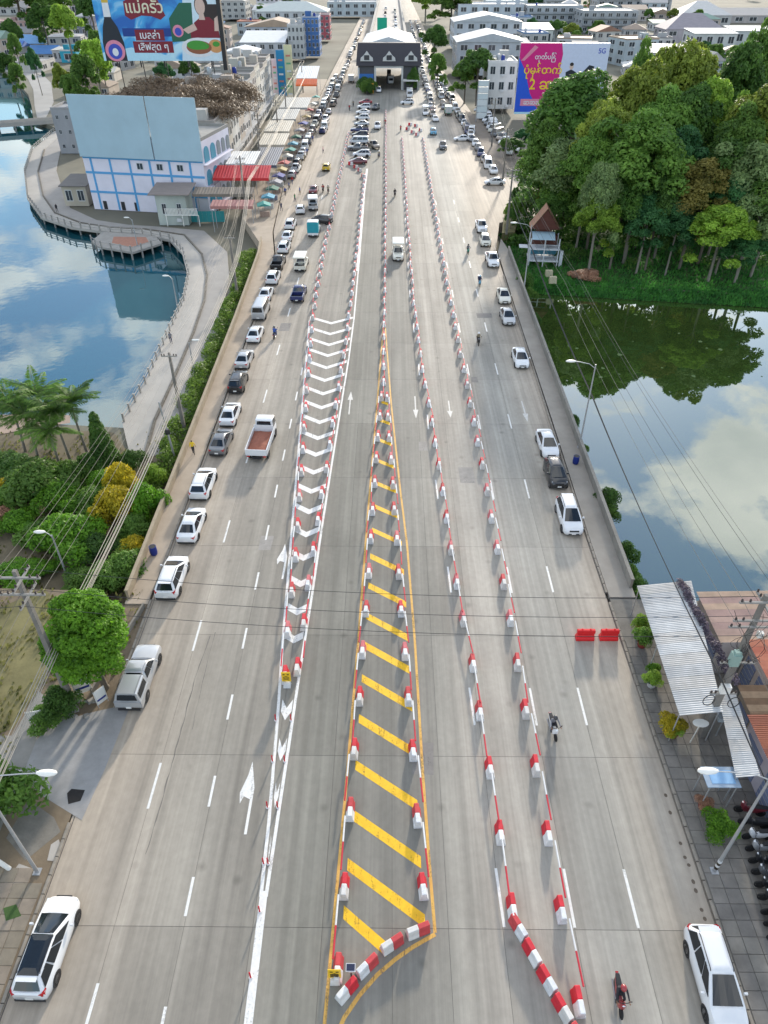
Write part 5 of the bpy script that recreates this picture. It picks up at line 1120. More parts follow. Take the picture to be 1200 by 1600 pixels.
# ================================================================== POLES, WIRES, LAMPS
pole_m = mat('pole_concrete', (.20, .185, .165), .9, .25, 2, bump=.2); arm_m = mat('crossarm', (.30, .29, .27), .8, .2, 3); ins_m = mat('insulator', (.05, .035, .03), .4, .1, 5); galv = mat('galv_steel', (.42, .43, .44), .5, .12, 3, metal=.5)
lampw = mat('lamp_head_white', (.78, .77, .72), .4, .05, 3); wire_m = mat('wire_black', (.03, .03, .03), .6, 0); wire_g = mat('wire_grey', (.16, .15, .13), .7, 0)
wire_b = mat('wire_bundle', (.34, .31, .26), .7, 0)
def power_pole(x, y, z0, h, label, arms, group='power poles', extra=None):
    t = thing('power_pole', label, 'power pole', (x, y, z0), 0, group)
    MB().rings([[(-a, -a, z), (a, -a, z), (a, a, z), (-a, a, z)] for z, a in ((0, .19), (h, .11))]).build('pole', pole_m, t)
    for z, L, rz in arms:
        ca, sa = math.cos(rz), math.sin(rz)
        c = MB(); c.box((0, -.17, z), (L, .1, .12), rz=rz) if rz == 0 else c.box((.17, 0, z), (L, .1, .12), rz=rz)
        o = c.build('crossarm', arm_m, t)
        for f in (-.46, -.3, .3, .46):
            MB().lathe([(.05, 0), (.07, .05), (.04, .08), (.07, .13), (.03, .2)], (f * L * ca + (0 if rz == 0 else .17), f * L * sa - (.17 if rz == 0 else 0), z + .06), 8).build('insulator', ins_m, o)
    return t
power_pole(-20.75, 28.8, 0, 12.6, 'tall concrete power pole with crossarms left of the round tree', [(12.2, 2.8, 0), (11.9, 2.2, 1.57), (10.9, 2.6, 0), (10.6, 2.2, 1.57)])
rp = power_pole(20.15, 27.1, 0, 12.7, 'concrete power pole with transformer and cable coils beside the white awning', [(12.3, 2.8, 0), (11.9, 2.2, 1.57), (10.9, 2.6, 0), (10.4, 2.8, 0), (7.4, 2.0, 0), (4.6, 1.6, 0)])
MB().box((-.35, -.3, 7.9), (.5, .45, .9)).box((-.35, -.3, 8.45), (.35, .3, .2)).build('transformer', mat('transformer_green', (.26, .38, .34), .5, .1, 3), rp)
MB().box((-.1, -.3, 5.2), (.55, .35, .6)).build('junction_box', lampw, rp)
MB().box((.45, -.25, 9.9), (.3, .25, .35)).build('junction_box', lampw, rp)
for k, (dx, z) in enumerate(((-.75, 4.1), (.8, 3.9))):
    MB().path([(dx + .34 * math.cos(a * .35), -.3, z + .48 * math.sin(a * .35)) for a in range(19)], .03, 5).build('cable_coil', wire_m, rp)
for k in range(9):
    a = rnd.uniform(-1.2, 1.2); b = rnd.uniform(-1.2, 1.2); z0_, z1_ = rnd.uniform(9.5, 12), rnd.uniform(5, 9)
    MB().path([(lerp(a, b, f / 8) + .5 * math.sin(f * .8 + k), -.35 - .1 * math.sin(f), lerp(z0_, z1_, f / 8) - .6 * math.sin(math.pi * f / 8)) for f in range(9)], .014, 4).build('drop_cable', wire_m, rp)
for k, (y, x) in enumerate(((66, -22.2), (104, -22.9), (142, -27.5), (170, -28.5), (186, -30.8), (205, -29), (232, -30), (262, -31), (295, -31.5))):
    power_pole(x, y, LOW_Z if y < 130 else 0, 10.5 if y > 130 else 9.5, '%s power pole beyond the round tree along the left side' % ordn(k + 1), [(10.0, 1.8, 0), (9.2, 1.6, 0)] if y > 130 else [(9.2, 1.6, 0)])
for k, (y, x) in enumerate(((131, 20.9), (166, 24.5), (205, 26.5))):
    power_pole(x, y, 0, 11, '%s power pole beyond the pond along the right side' % ordn(k + 1), [(10.6, 2.2, 0), (9.6, 2.0, 0)])
def wire(pts, sag, r, m, label, group):
    out = []
    for a, b in zip(pts, pts[1:]):
        a, b = Vector(a), Vector(b)
        for i in range(12): q = a.lerp(b, i / 12); q.z -= sag * 4 * (i / 12) * (1 - i / 12); out.append(q)
    out.append(Vector(pts[-1]))
    tag(MB().path(out, r, 4).build('overhead_wire', m), label, 'wire', group)
for k, (dx, z) in enumerate(((-1.3, 12.3), (-.8, 12.3), (.85, 12.3), (1.3, 12.3), (-1.1, 11.0), (1.1, 11.0))):
    wire([(-20.75 + dx, -25, z), (-20.75 + dx, 28.8, z), (-22.0 + dx * .6, 66, 9.3 - (1.0 if z < 12 else 0)), (-22.8 + dx * .6, 104, 9.2 - (1.0 if z < 12 else 0)), (-27.5 + dx * .6, 142, 9.9), (-29 + dx * .5, 205, 9.9), (-31 + dx * .5, 295, 9.9)], .7, .012, wire_g if k % 2 else wire_m, '%s thin wire from the left in the upper power line of the left side' % ordn(k + 1), 'upper wires of the left power line')
for k in range(7):
    wire([(-20.6 + .09 * k, -25, 6.4 - .1 * (k % 3)), (-20.6 + .09 * k, 28.8, 6.3 - .13 * (k % 4)), (-21.7 + .09 * k, 66, 5.0 - .13 * (k % 4)), (-22.4 + .1 * k, 104, 4.9 - .1 * (k % 3)), (-26.6 + .1 * k, 142, 6.4), (-27.6 + .1 * k, 205, 6.8), (-29.5, 295, 6.9)], .55 + .12 * (k % 3), .026, wire_b, '%s cable from the left in the pale lower bundle of the left side' % ordn(k + 1), 'cables of the lower left bundle')
for k, (dx, z, r, y1) in enumerate(((-1.2, 12.4, .016, 131), (.9, 12.4, .016, 131), (1.3, 12.4, .016, 131), (1.0, 10.6, .016, 131), (-1.0, 10.6, .016, 131))):
    wire([(20.15 + dx, -25, z), (20.15 + dx, 27.1, z), (20.9 + dx * .8, 80, z - 2.2), (20.9 + dx * .8, y1, z - 1.6), (26.5 + dx, 205, 10.6)], .8, r, wire_m if k % 2 else wire_g, '%s thin wire from the left in the power line over the pond edge' % ordn(k + 1), 'wires over the pond edge')
for k in range(3):
    wire([(19.6 + .06 * k, -25, 6.2), (19.75 + .05 * k, 27.1, 5.8 - .12 * k), (19.9 + .1 * k, 62, 5.4 - .1 * k), (20.5 + .06 * k, 104, 6.0), (20.9, 131, 6.6)], .5, .035, wire_m, '%s heavy black cable from the left along the right parapet' % ordn(k + 1), 'heavy cables along the right parapet')
for k, (za, zb, dy) in enumerate(((11.9, 11.7, .9), (11.0, 10.9, .2), (10.4, 10.2, -.6))):
    wire([(-40, 29.5 + dy, za + .3), (-20.75, 28.8 + dy, za), (20.15, 27.1 + dy, zb), (42, 26 + dy, zb + .3)], .9, .02, wire_m, '%s of the wires crossing over the road, counted from the far side' % ordn(k + 1), 'wires crossing over the road')
def street_lamp(x, y, z0, h, side, arm, label, striped=False):
    t = thing('street_lamp', label, 'street lamp', (x, y, z0), 0, 'street lamps')
    MB().tube((0, 0, 0), (0, 0, h), .10, .055, 10).build('pole', galv, t, 50)
    MB().box((0, 0, .03), (.4, .4, .06)).build('base_plate', galv, t)
    MB().path([(0, 0, h - .4), (side * arm * .3, 0, h + .05), (side * arm * .75, 0, h + .25), (side * arm, 0, h + .3)], .035, 6).build('arm', galv, t, 50)
    MB().rings([[(side * (arm - .1 + u), w_ * math.cos(a), h + .33 + hh * math.sin(a)) for a in [2 * math.pi * k / 10 for k in range(10)]] for u, w_, hh in ((0, .06, .06), (.2, .16, .10), (.55, .20, .12), (.85, .14, .09), (.95, .05, .04))]).build('lamp_head', lampw, t, 50)
    if striped:
        for k in range(4): MB().tube((0, 0, .35 + .22 * k), (0, 0, .57 + .22 * k), .112, n=10).build('paint_band', b_white if k % 2 else sign_k, t)
street_lamp(-19.1, 18.2, 0.03, 9.4, 1, 3.0, 'street lamp with a white head at the lower left pavement')
street_lamp(17.9, 18.5, 0.1, 9.4, -1, 2.7, 'street lamp with black and white banded foot at the lower right pavement', True)
street_lamp(19.35, 60.9, 0.1, 9.2, -1, 2.0, 'street lamp on the right sidewalk beside the blue bin')
street_lamp(20.0, 103.6, 0.1, 9.4, -1, 2.2, 'street lamp on the right sidewalk near the parapet end')
for k, (px, py) in enumerate(((278, 483), (215, 385), (305, 590), (190, 300), (105, 900))):
    p = at(px, py, -1.42); q = TOP if k == 4 else -1.42
    street_lamp(p.x, p.y, q, 4.6, (-1, -1, 1, -1, -1)[k], .5, ('slim lamp on the inner promenade edge by the lake', 'slim lamp beside the viewing deck', 'slim lamp on the kerb of the lakeside lane', 'slim lamp at the far bend of the promenade', 'small garden lamp left of the round tree')[k])
p = at(275, 722, -1.4); t = thing('leaning_pole', 'grey steel pole leaning beside the bend of the lakeside lane', 'pole', p); MB().tube((0, 0, 0), (-.5, .3, 6.8), .11, .08, 10).build('pole', galv, t, 50)
MB().lathe([(.22, 3.3), (.25, 3.5), (.22, 3.8)], (-.25, .15, 0), 10).build('cable_knot', wire_m, t)
p = at(18, 1358, 0); t = thing('pole_stub', 'white concrete stub leaning beside the lower left street lamp', 'pole', (p.x - .1, p.y, .03)); MB().tube((0, 0, 0), (-1.0, .1, 2.0), .13, .13, 10).build('stub', lampw, t, 50)

# ================================================================== STREET THINGS
blue_p = mat('bin_blue', (.01, .03, .22), .5, .12, 3)
for px, py, lab in ((241, 866, 'dark blue barrel bin on the left sidewalk above the round tree'), (899, 724, 'dark blue barrel bin on the right sidewalk at the parapet')):
    p = at(px, py, .12); t = thing('barrel_bin', lab, 'bin', (p.x, p.y, .12), 0, 'blue barrel bins'); MB().lathe([(.24, 0), (.29, .08), (.31, .45), (.29, .82), (.30, .86)], n=16).build('barrel', blue_p, t, 50)
    MB().lathe([(.315, .28), (.325, .31), (.315, .34)], n=16, cap=False).build('hoop', blue_p, t); MB().lathe([(.27, .865), (.05, .87)], n=16).build('lid', trim, t)
def corrug(t, name, a, b, c, d, n, m, ridges=5, amp=.035, gap=.01):
    """n corrugated sheets on the quad a b c d (a-b = run of the sheets, a-d = across)"""
    a, b, c, d = map(Vector, (a, b, c, d)); nr = (b - a).cross(d - a).normalized()
    if nr.z < 0: nr = -nr
    mm = m if isinstance(m, list) else [m]
    for i in range(n):
        vs = []; K = ridges * 4
        for j in range(K + 1):
            f = (i + j / K * (1 - gap)) / n; w_ = math.sin(j / 4 * 2 * math.pi) * amp * .6 + .004 * (i % 2)
            vs += [a.lerp(b, f) + nr * w_, d.lerp(c, f) + nr * w_]
        MB().add(vs, [(2 * j, 2 * j + 2, 2 * j + 3, 2 * j + 1) for j in range(K)]).build(name, mm[(i * 7 + i // 3) % len(mm)], t)
tin = [mat('tin_white_%d' % i, c, .55, .3, .9) for i, c in enumerate(((.50, .51, .51), (.43, .44, .445), (.47, .46, .44)))]
peach = [mat('tin_peach_%d' % i, c, .65, .3, .8) for i, c in enumerate(((.55, .40, .29), (.53, .37, .30), (.47, .32, .27)))]
orange = [mat('tin_orange_%d' % i, c, .65, .16, 1.2) for i, c in enumerate(((.52, .20, .12), (.46, .15, .09)))]
rust = [mat('tin_rust_%d' % i, c, .85, .3, 1.5) for i, c in enumerate(((.25, .17, .11), (.32, .23, .15), (.20, .13, .08)))]
brick_r = [mat('tin_brick_%d' % i, c, .75, .2, 1.2) for i, c in enumerate(((.30, .10, .055), (.26, .085, .05)))]
def pole_legs(t, pts, z1, r=.04):
    for x, y in pts: MB().tube((x, y, 0.06), (x, y, z1), r, n=8).build('post', galv, t)
aw = thing('shop_awning', 'long white corrugated awning over the pavement beside the pond', 'awning', (0, 0, 0))
A, B, C_, D = at(1062, 1118, 3.0), at(995, 915, 3.0), at(1080, 907, 3.35), at(1130, 1112, 3.35)
corrug(aw, 'roof_sheet', A, B, C_, D, 12, tin, 6)
pole_legs(aw, [(A.x + .1, A.y + .2), (B.x + .15, B.y - .2), (C_.x - .1, C_.y - .2), (D.x - .1, D.y + .2), ((A.x + B.x) / 2 + .1, (A.y + B.y) / 2)], 2.95)
aw2 = thing('shop_awning', 'narrow white corrugated awning below the transformer pole', 'awning', (0, 0, 0))
corrug(aw2, 'roof_sheet', at(1150, 1215, 2.8), at(1122, 1085, 2.8), at(1150, 1085, 3.1), at(1188, 1212, 3.1), 7, tin, 6)
pole_legs(aw2, [tuple(at(1152, 1212, 2.8)[:2]), tuple(at(1124, 1092, 2.8)[:2])], 2.75)
def shop(name, label, x0, x1, y0, y1, h, wallc, sheets, m, rise=.5, doors=2, ridge_x=True):
    t = thing(name, label, 'building', (0, 0, 0)); wm = mat('shopwall_' + name + str(int(x0 * 10)), wallc, .85, .15, 1)
    th = .15
    MB().box(((x0 + x1) / 2, y1 - th / 2, h / 2), (x1 - x0, th, h)).box((x1 - th / 2, (y0 + y1) / 2, h / 2), (th, y1 - y0 - .32, h)).box(((x0 + x1) / 2, y0 + th / 2, h / 2), (x1 - x0, th, h)).box((x0 + th / 2, (y0 + y1) / 2, h / 2), (th, y1 - y0 - .32, h)).build('wall', wm, t)
    for k in range(doors):
        yy = lerp(y0, y1, (k + .5) / doors); d = MB().box((x0 - .01, yy, 1.25), (.05, (y1 - y0) / doors * .72, 2.3)).build('shutter', mat('shutter_blue', (.16, .19, .30), .6, .1, 3), t)
        for i in range(5): MB().box((x0 - .04, yy, .4 + .42 * i), (.02, (y1 - y0) / doors * .72, .05)).build('slat', galv, d)
    corrug(t, 'roof_sheet', (x0 - .3, y0 - .2, h + .1), (x0 - .3, y1 + .2, h + .1), (x1 + .3, y1 + .2, h + rise), (x1 + .3, y0 - .2, h + rise), sheets, m, 6)
    return t
shop('pond_house', 'house with a peach tin roof standing at the pond behind the awning', 22.5, 30.5, 32.2, 36.6, 3.3, (.45, .40, .38), 8, peach, .35)
shop('pond_house', 'house with an orange red tin roof behind the transformer pole', 24.3, 32, 28.6, 32.0, 3.4, (.45, .38, .34), 6, orange, .3)
shop('rust_shed', 'shed with a rusty brown sheet roof below the orange roof', 22.3, 31, 26.3, 28.4, 3.2, (.3, .25, .2), 5, rust, .1, 1)
shop('brick_roof_shop', 'shop with a brick red tin roof at the right picture edge', 22.0, 30, 15.5, 26.1, 3.3, (.42, .38, .42), 14, brick_r, .3, 4)
# purple flowering creeper between awning and peach roof
cr = np.array([0]); bl = [(lerp(21.4, 21.9, f), lerp(37.6, 29.0, f), 3.35 + .15 * math.sin(f * 20), .35, .6, .22) for f in np.linspace(0, 1, 14)]
tag(obj('creeper', quads_mesh('creeper', crown_np(bl, 2600, .09, 31, .3), leafmat('leaf_purple', (.04, .035, .05), (.17, .14, .18)))), 'purple grey creeper along the edge between the white awning and the peach roof', 'plant')
def potted(px, py, potm, lm, s, label, tall=1.0):
    p = at(px, py, .1); t = thing('potted_plant', label, 'plant', (p.x, p.y, .1), rnd.uniform(0, 6), 'potted plants on the right pavement')
    MB().lathe([(.20, 0), (.27, .05), (.34, .42), (.36, .46), (.31, .46), (.28, .36)], n=16).build('pot', potm, t, 50)
    o = obj('foliage', TREES['s_' + lm][0], t, (0, 0, .3)); o.scale = (s, s, s * tall)
    o = obj('stem', TREES['s_' + lm][1], t, (0, 0, .3)); o.scale = (s, s, s * tall)
pot_r = mat('pot_red', (.28, .05, .04), .6, .15, 4); pot_w = mat('pot_white', (.6, .6, .58), .6, .15, 4)
potted(1002, 1010, pot_r, 'mid', .62, 'plant with brown tips in a red pot under the far end of the white awning', 1.5)
potted(998, 985, pot_r, 'lime', .5, 'light plant in a red pot at the corner of the pond parapet', 1.5)
potted(1017, 1072, pot_w, 'lime', .52, 'yellow green plant in a white pot beside the white awning', 1.2)
potted(1018, 1055, pot_w, 'bright', .4, 'small plant behind the one in the white pot', 1.2)
potted(1043, 1145, pot_r, 'yellow', .68, 'large yellow green croton in a red pot beside the awning corner', 1.1)
potted(1050, 1150, pot_r, 'lime', .5, 'low green plant right of the large yellow croton', .9)
potted(1117, 1300, pot_r, 'bright', .78, 'bright green bush with broad leaves beside the blue shade sail', .9)
potted(1098, 1262, pot_r, 'pink', .4, 'small red flowered plant below the blue shade sail', .8)
p = at(1093, 1262, .1); t = thing('satellite_stand', 'pale blue canopy frame with a sheet of blue on slim posts', 'canopy', (p.x, p.y, .08))
for dx, dy in ((0, 0), (1.5, 0), (0, 1.1), (1.5, 1.1)): MB().tube((dx, dy, 0), (dx, dy, 2.3), .035, n=8).build('post', galv, t)
MB().box((.75, .55, 2.35), (1.9, 1.3, .06)).build('frame', mat('canopy_frame', (.28, .36, .45), .6, .1, 3), t); MB().box((.8, .55, 2.39), (1.35, .85, .02)).build('sheet', mat('canopy_blue', (.22, .40, .62), .5, .1, 3), t)
p = at(1078, 1160, .1); t = thing('satellite_dish', 'white oval board on a slanting pole at the foot of the transformer pole', 'sign', (p.x, p.y, .08)); MB().tube((0, 0, 0), (.2, .1, 1.9), .03, n=8).build('post', lampw, t); MB().rings([[(.2 + .5 * math.cos(k * .3925), .1 + .3 * math.sin(k * .3925), z) for k in range(16)] for z in (1.9, 1.95)]).build('board', lampw, t)
p = at(1118, 1150, .1); t = thing('utility_box', 'grey rectangular box sign at the foot of the transformer pole', 'box', (p.x, p.y, .08)); MB().tube((0, 0, 0), (0, 0, 1.8), .04, n=8).build('post', galv, t); MB().box((0, 0, 2.0), (.9, .5, .35)).build('cabinet', mat('box_grey', (.42, .47, .5), .5, .1, 3), t)
# left yard: boards, low wall, fence, hut edge
for k, (px, py, w_, h_, rz, lab) in enumerate(((133, 1085, 1.1, 1.6, .5, 'white banner board leaning under the round tree'), (162, 1100, .8, 1.3, .9, 'narrow white and blue board standing behind the silver pickup'), (60, 1130, 1.0, 1.0, .2, 'small pale board at the foot of the power pole'), (38, 1222, 1.5, 1.0, -.1, 'white framed board in front of the left edge tree'))):
    p = at(px, py, .1); t = thing('sign_board', lab, 'sign', (p.x, p.y, .05), rz); b = MB().box((0, 0, .3 + h_ / 2), (w_, .05, h_)).build('board', lampw, t)
    for s in (-1, 1): MB().tube((s * w_ * .45, 0, 0), (s * w_ * .45, 0, .35 + h_), .03, n=6).build('leg', galv, t)
    MB().box((0, -.035, .3 + h_ * .3), (w_ * .8, .01, h_ * .12)).build('printed_band', blue_p, b)
shrub('s_dark', (-21.1, 28.3, .05), 1.0, 'dark tangle of creepers at the foot of the left power pole', None, 1.6)
shrub('s_mid', (-22.0, 27.6, .05), .9, 'green weeds left of the power pole foot', None, .8)
shrub('s_mid', (-22.6, 21.2, .05), 2.0, 'leafy tree cut by the left picture edge behind the street lamp', None, 2.6)
wall_run('garden_wall', [(-18.7, 38.2), (-19.6, 33.0), (-20.0, 30.0)], .15, .03, .5, concrete_dark, 'low stained wall behind the round tree along the left pavement', False)
for k in range(14):
    a = rnd.uniform(0, 6.28); p = at(rnd.uniform(95, 150), rnd.uniform(1095, 1120), .05)
    tag(MB().box((0, 0, .1), (rnd.uniform(.2, .6), rnd.uniform(.15, .35), rnd.uniform(.1, .25)), taper=.8).build('rubble_block', concrete2), 'lump of broken concrete lying under the round tree', 'rubble', 'broken concrete under the round tree')
    bpy.data.objects[-1] if False else None
    COL.objects[-1].location = (p.x, p.y, .03); COL.objects[-1].rotation_euler = (rnd.uniform(-.2, .2), rnd.uniform(-.2, .2), a)
# ================================================================== BUILDINGS
win_dark = mat('window_glass', (.035, .045, .055), .15, .1, 2, spec=.6); frame_w = mat('window_frame', (.55, .56, .56), .6, .1, 3)
WF = MB()
for c, d in (((0, 0, .47), (1, .08, .06)), ((0, 0, -.47), (1, .08, .06)), ((-.47, 0, 0), (.06, .08, .88)), ((.47, 0, 0), (.06, .08, .88)), ((0, 0, 0), (.05, .05, .88))): WF.box(c, d)
WF = WF.mesh('window', frame_w); WP = MB().box((0, .01, 0), (.9, .03, .9)).mesh('pane', win_dark)
def window(t, x, y, z, w_, h_, rz, pane=None):
    """outward normal is local -y turned by rz"""
    o = obj('window', WF, t, (x, y, z), rz); o.scale = (w_, 1, h_); q = obj('pane', WP, o)
    if pane: paint(q, pane)
    return o
def roof_parts(t, kind, W, D, h, m, ov=.4, rise=2.0):
    mb = MB()
    if kind == 'flat':
        mb.box((W / 2, D / 2, h + .06), (W - .5, D - .5, .1))
        mb.box((W / 2, .12, h + .3), (W, .24, .6)); mb.box((W / 2, D - .12, h + .3), (W, .24, .6)); mb.box((.12, D / 2, h + .3), (.24, D - .5, .6)); mb.box((W - .12, D / 2, h + .3), (.24, D - .5, .6))
    elif kind == 'gable':      # ridge along x
        mb.add([(-ov, -ov, h), (W + ov, -ov, h), (W + ov, D / 2, h + rise), (-ov, D / 2, h + rise), (W + ov, D + ov, h), (-ov, D + ov, h), (-ov, -ov, h - .12), (W + ov, -ov, h - .12), (W + ov, D + ov, h - .12), (-ov, D + ov, h - .12)], [(0, 1, 2, 3), (3, 2, 4, 5), (0, 3, 5, 9, 6), (1, 7, 8, 4, 2), (6, 7, 1, 0), (5, 4, 8, 9), (9, 8, 7, 6)])
    elif kind == 'gabley':     # ridge along y
        mb.add([(-ov, -ov, h), (W / 2, -ov, h + rise), (W + ov, -ov, h), (-ov, D + ov, h), (W / 2, D + ov, h + rise), (W + ov, D + ov, h)], [(0, 1, 4, 3), (1, 2, 5, 4), (0, 2, 1), (3, 4, 5), (0, 3, 5, 2)])
    elif kind == 'hip':
        i = min(W, D) / 2; a, b = (i, D / 2), (W - i, D / 2)
        if W < D: a, b = (W / 2, i), (W / 2, D - i)
        mb.add([(-ov, -ov, h), (W + ov, -ov, h), (W + ov, D + ov, h), (-ov, D + ov, h), (a[0], a[1], h + rise), (b[0], b[1], h + rise)], [(0, 1, 5, 4), (1, 2, 5), (2, 3, 4, 5), (3, 0, 4), (3, 2, 1, 0)] if W >= D else [(0, 1, 4), (1, 2, 5, 4), (2, 3, 5), (3, 0, 4, 5), (3, 2, 1, 0)])
    elif kind == 'shed':
        mb.add([(-ov, -ov, h), (W + ov, -ov, h), (W + ov, D + ov, h + rise), (-ov, D + ov, h + rise), (-ov, -ov, h - .15), (W + ov, -ov, h - .15), (W + ov, D + ov, h + rise - .15), (-ov, D + ov, h + rise - .15)], [(0, 1, 2, 3), (7, 6, 5, 4), (4, 5, 1, 0), (5, 6, 2, 1), (6, 7, 3, 2), (7, 4, 0, 3)])
    return mb.build('roof', m, t)
WM = {}
def wallmat(c, v=.3): 
    k = 'wall_%02d%02d%02d' % tuple(int(x * 99) for x in c); return mat(k, tuple(x * .86 for x in c), .85, v, .22, bump=.05, stretch=(1, 1, .35))
def building(name, label, x0, x1, yb, yt, D, wall, roof, roofc, fl, nc, z0=0.0, rise=2.0, side=None, rz=None, cat='building', win=(.55, .55), ov=.4, group=None, sidec=0, balcony=False, pane=None, raw=None):
    if raw: X, Y, W, h, ang = raw
    else:
        a, b = at(x0, yb, z0), at(x1, yb, z0); ang = 0; X, Y, W = a.x, min(a.y, b.y), b.x - a.x
        h = hgt(Vector((X, Y, 0)), yt) - z0
    t = thing(name, label, cat, (X, Y, z0), ang if rz is None else rz, group); th = .2
    MB().box((W / 2, th / 2, h / 2), (W, th, h)).box((W / 2, D - th / 2, h / 2), (W, th, h)).box((th / 2, D / 2, h / 2), (th, D - 2 * th - .004, h)).box((W - th / 2, D / 2, h / 2), (th, D - 2 * th - .004, h)).build('wall', wallmat(wall), t)
    if roof: roof_parts(t, roof, W, D, h, mat('roof_%02d%02d%02d' % tuple(int(x * 99) for x in roofc), roofc, .7, .18, .4, stretch=(1, 4, 1)), ov, rise)
    if roof == 'flat' and W > 6:
        for q in range(rnd.choice((1, 2, 3))):
            x, y = rnd.uniform(1.5, W - 1.5), rnd.uniform(1.5, D - 1.5)
            if rnd.random() < .5: MB().lathe([(.6, 0), (.62, .1), (.62, 1.3), (.5, 1.5), (.15, 1.6)], (x, y, h + .12), 12).build('water_tank', galv if q else blue_p, t, 50)
            else: MB().box((x, y, h + 1.2), (rnd.uniform(2, 3), 2.2, 2.2)).build('stair_house', wallmat(tuple(c_ * .85 for c_ in wall)), t)
    fh = h / max(fl, 1)
    for q in range(min(3, fl) if W > 5 else 0):
        MB().box((W * rnd.uniform(.1, .9), -.25, fh * (q + .18)), (.9, .4, .6)).build('air_conditioner', frame_w, t)
    for f in range(fl):
        for c in range(nc): window(t, W * (c + .5) / nc, -.03, fh * (f + .52), W / nc * win[0], fh * win[1], 0, pane)
        for c in range(sidec):
            y = D * (c + .5) / sidec
            if side in ('R', 'B'): window(t, W + .03, y, fh * (f + .52), D / sidec * win[0], fh * win[1], math.pi / 2, pane)
            if side in ('L', 'B'): window(t, -.03, y, fh * (f + .52), D / sidec * win[0], fh * win[1], -math.pi / 2, pane)
        if balcony and f: MB().box((W / 2, -.55, fh * f + .06), (W * .96, 1.1, .12)).box((W / 2, -1.07, fh * f + .55), (W * .96, .06, .85)).build('balcony', wallmat(tuple(x * .9 for x in wall)), t)
    return t, W, h
def text_mesh(name, s, size, m, parent, loc, rx=math.pi / 2, ext=.02, align='CENTER'):
    cu = bpy.data.curves.new(name, 'FONT'); cu.body = s; cu.size = size; cu.extrude = ext; cu.align_x = align; cu.offset = size * .012
    o = bpy.data.objects.new(name, cu); COL.objects.link(o); bpy.context.view_layer.update()
    me = bpy.data.meshes.new_from_object(o.evaluated_get(bpy.context.evaluated_depsgraph_get())); bpy.data.objects.remove(o)
    me.materials.clear(); me.materials.append(m)
    q = obj(name, me, parent, loc); q.rotation_euler = (rx, 0, 0); return q

# --- the blue and white building with the big blank board
bz = -1.5; ang = math.atan2(147.6 - 151.9, -35.8 + 60.3); W, D, h = 24.9, 15.0, 13.2
t = thing('board_building', 'white building with blue grid lines under a huge blank pale blue board', 'building', (-60.3, 151.9, bz), ang)
lilac = mat('wall_lilac', (.70, .68, .76), .8, .1, .5); sky_b = mat('trim_blue', (.10, .34, .62), .7, .1, 1); board_b = mat('board_pale_blue', (.36, .50, .57), .6, .12, .2)
MB().box((W / 2, .1, h / 2), (W, .2, h)).box((W / 2, D - .1, h / 2), (W, .2, h)).box((.1, D / 2, h / 2), (.2, D - .404, h)).box((W - .1, D / 2, h / 2), (.2, D - .404, h)).build('wall', lilac, t)
roof_parts(t, 'flat', W, D, h, concrete2)
bb = MB().box((W * .31 - .2, -.35, 15.2), (W * .62 - .05, .22, 10.6)).build('blank_board', board_b, t)
bb = obj('blank_board', bb.data, t); bb.data = MB().box((W * .62 + (W * .38 + .3) / 2, -.35, 15.2), (W * .38 + .25, .22, 10.6)).mesh('blank_board', board_b)
for x in (1, 6, 11, 16, 21, 24): MB().tube((x, .3, h), (x, -.2, 20.2), .08, n=6).tube((x, 3.0, h), (x, -.1, 18.5), .06, n=6).build('board_strut', galv, t)
for z in (9.75, 7.0, 3.4): MB().box((W / 2, -.03, z), (W, .06, .42)).build('trim_band', sky_b, t)
for x in (1.6, 5.6, 9.7, 13.9, 18.0, 22.2): MB().box((x, -.035, 4.9), (.42, .07, 9.6)).build('trim_band', sky_b, t)
for x in (11.8, 15.9, 20.1): window(t, x, -.05, 8.5, 1.3, 1.2, 0, win_dark)
for x in (2.6, 6.5, 9.4): MB().box((x, -.04, .9), (.8, .05, 1.6)).build('door', trim, t)
# side facing the road: arched openings
def arch_mesh(w_, h_, depth=.06):
    pts = [(-w_ / 2, 0), (w_ / 2, 0), (w_ / 2, h_ - w_ / 2)] + [(w_ / 2 * math.cos(a), h_ - w_ / 2 + w_ / 2 * math.sin(a)) for a in [math.pi * k / 10 for k in range(1, 10)]] + [(-w_ / 2, h_ - w_ / 2)]
    return MB().rings([[(x, y, z) for x, z in pts] for y in (-depth, depth)])
teal_a = mat('arch_teal', (.05, .28, .40), .5, .1, 2); arch_t = arch_mesh(2.4, 2.7).mesh('arched_window', teal_a); arch_g = arch_mesh(1.7, 2.5).mesh('arched_window', mat('arch_grey', (.22, .25, .27), .5, .15, 2))
for f in range(3):
    for c in range(2): obj('arched_window', arch_t, t, (W + .06, 2.2 + c * 3.4, 1.2 + f * 4.1), math.pi / 2)
    for c in range(3): obj('arched_window', arch_g, t, (W + .06, 8.6 + c * 2.6, 1.3 + f * 4.1), math.pi / 2)
for f in range(3): MB().box((W + .35, 7.5, .9 + 4.1 * f), (.7, 14.6, .16)).build('balcony_slab', lilac, t)
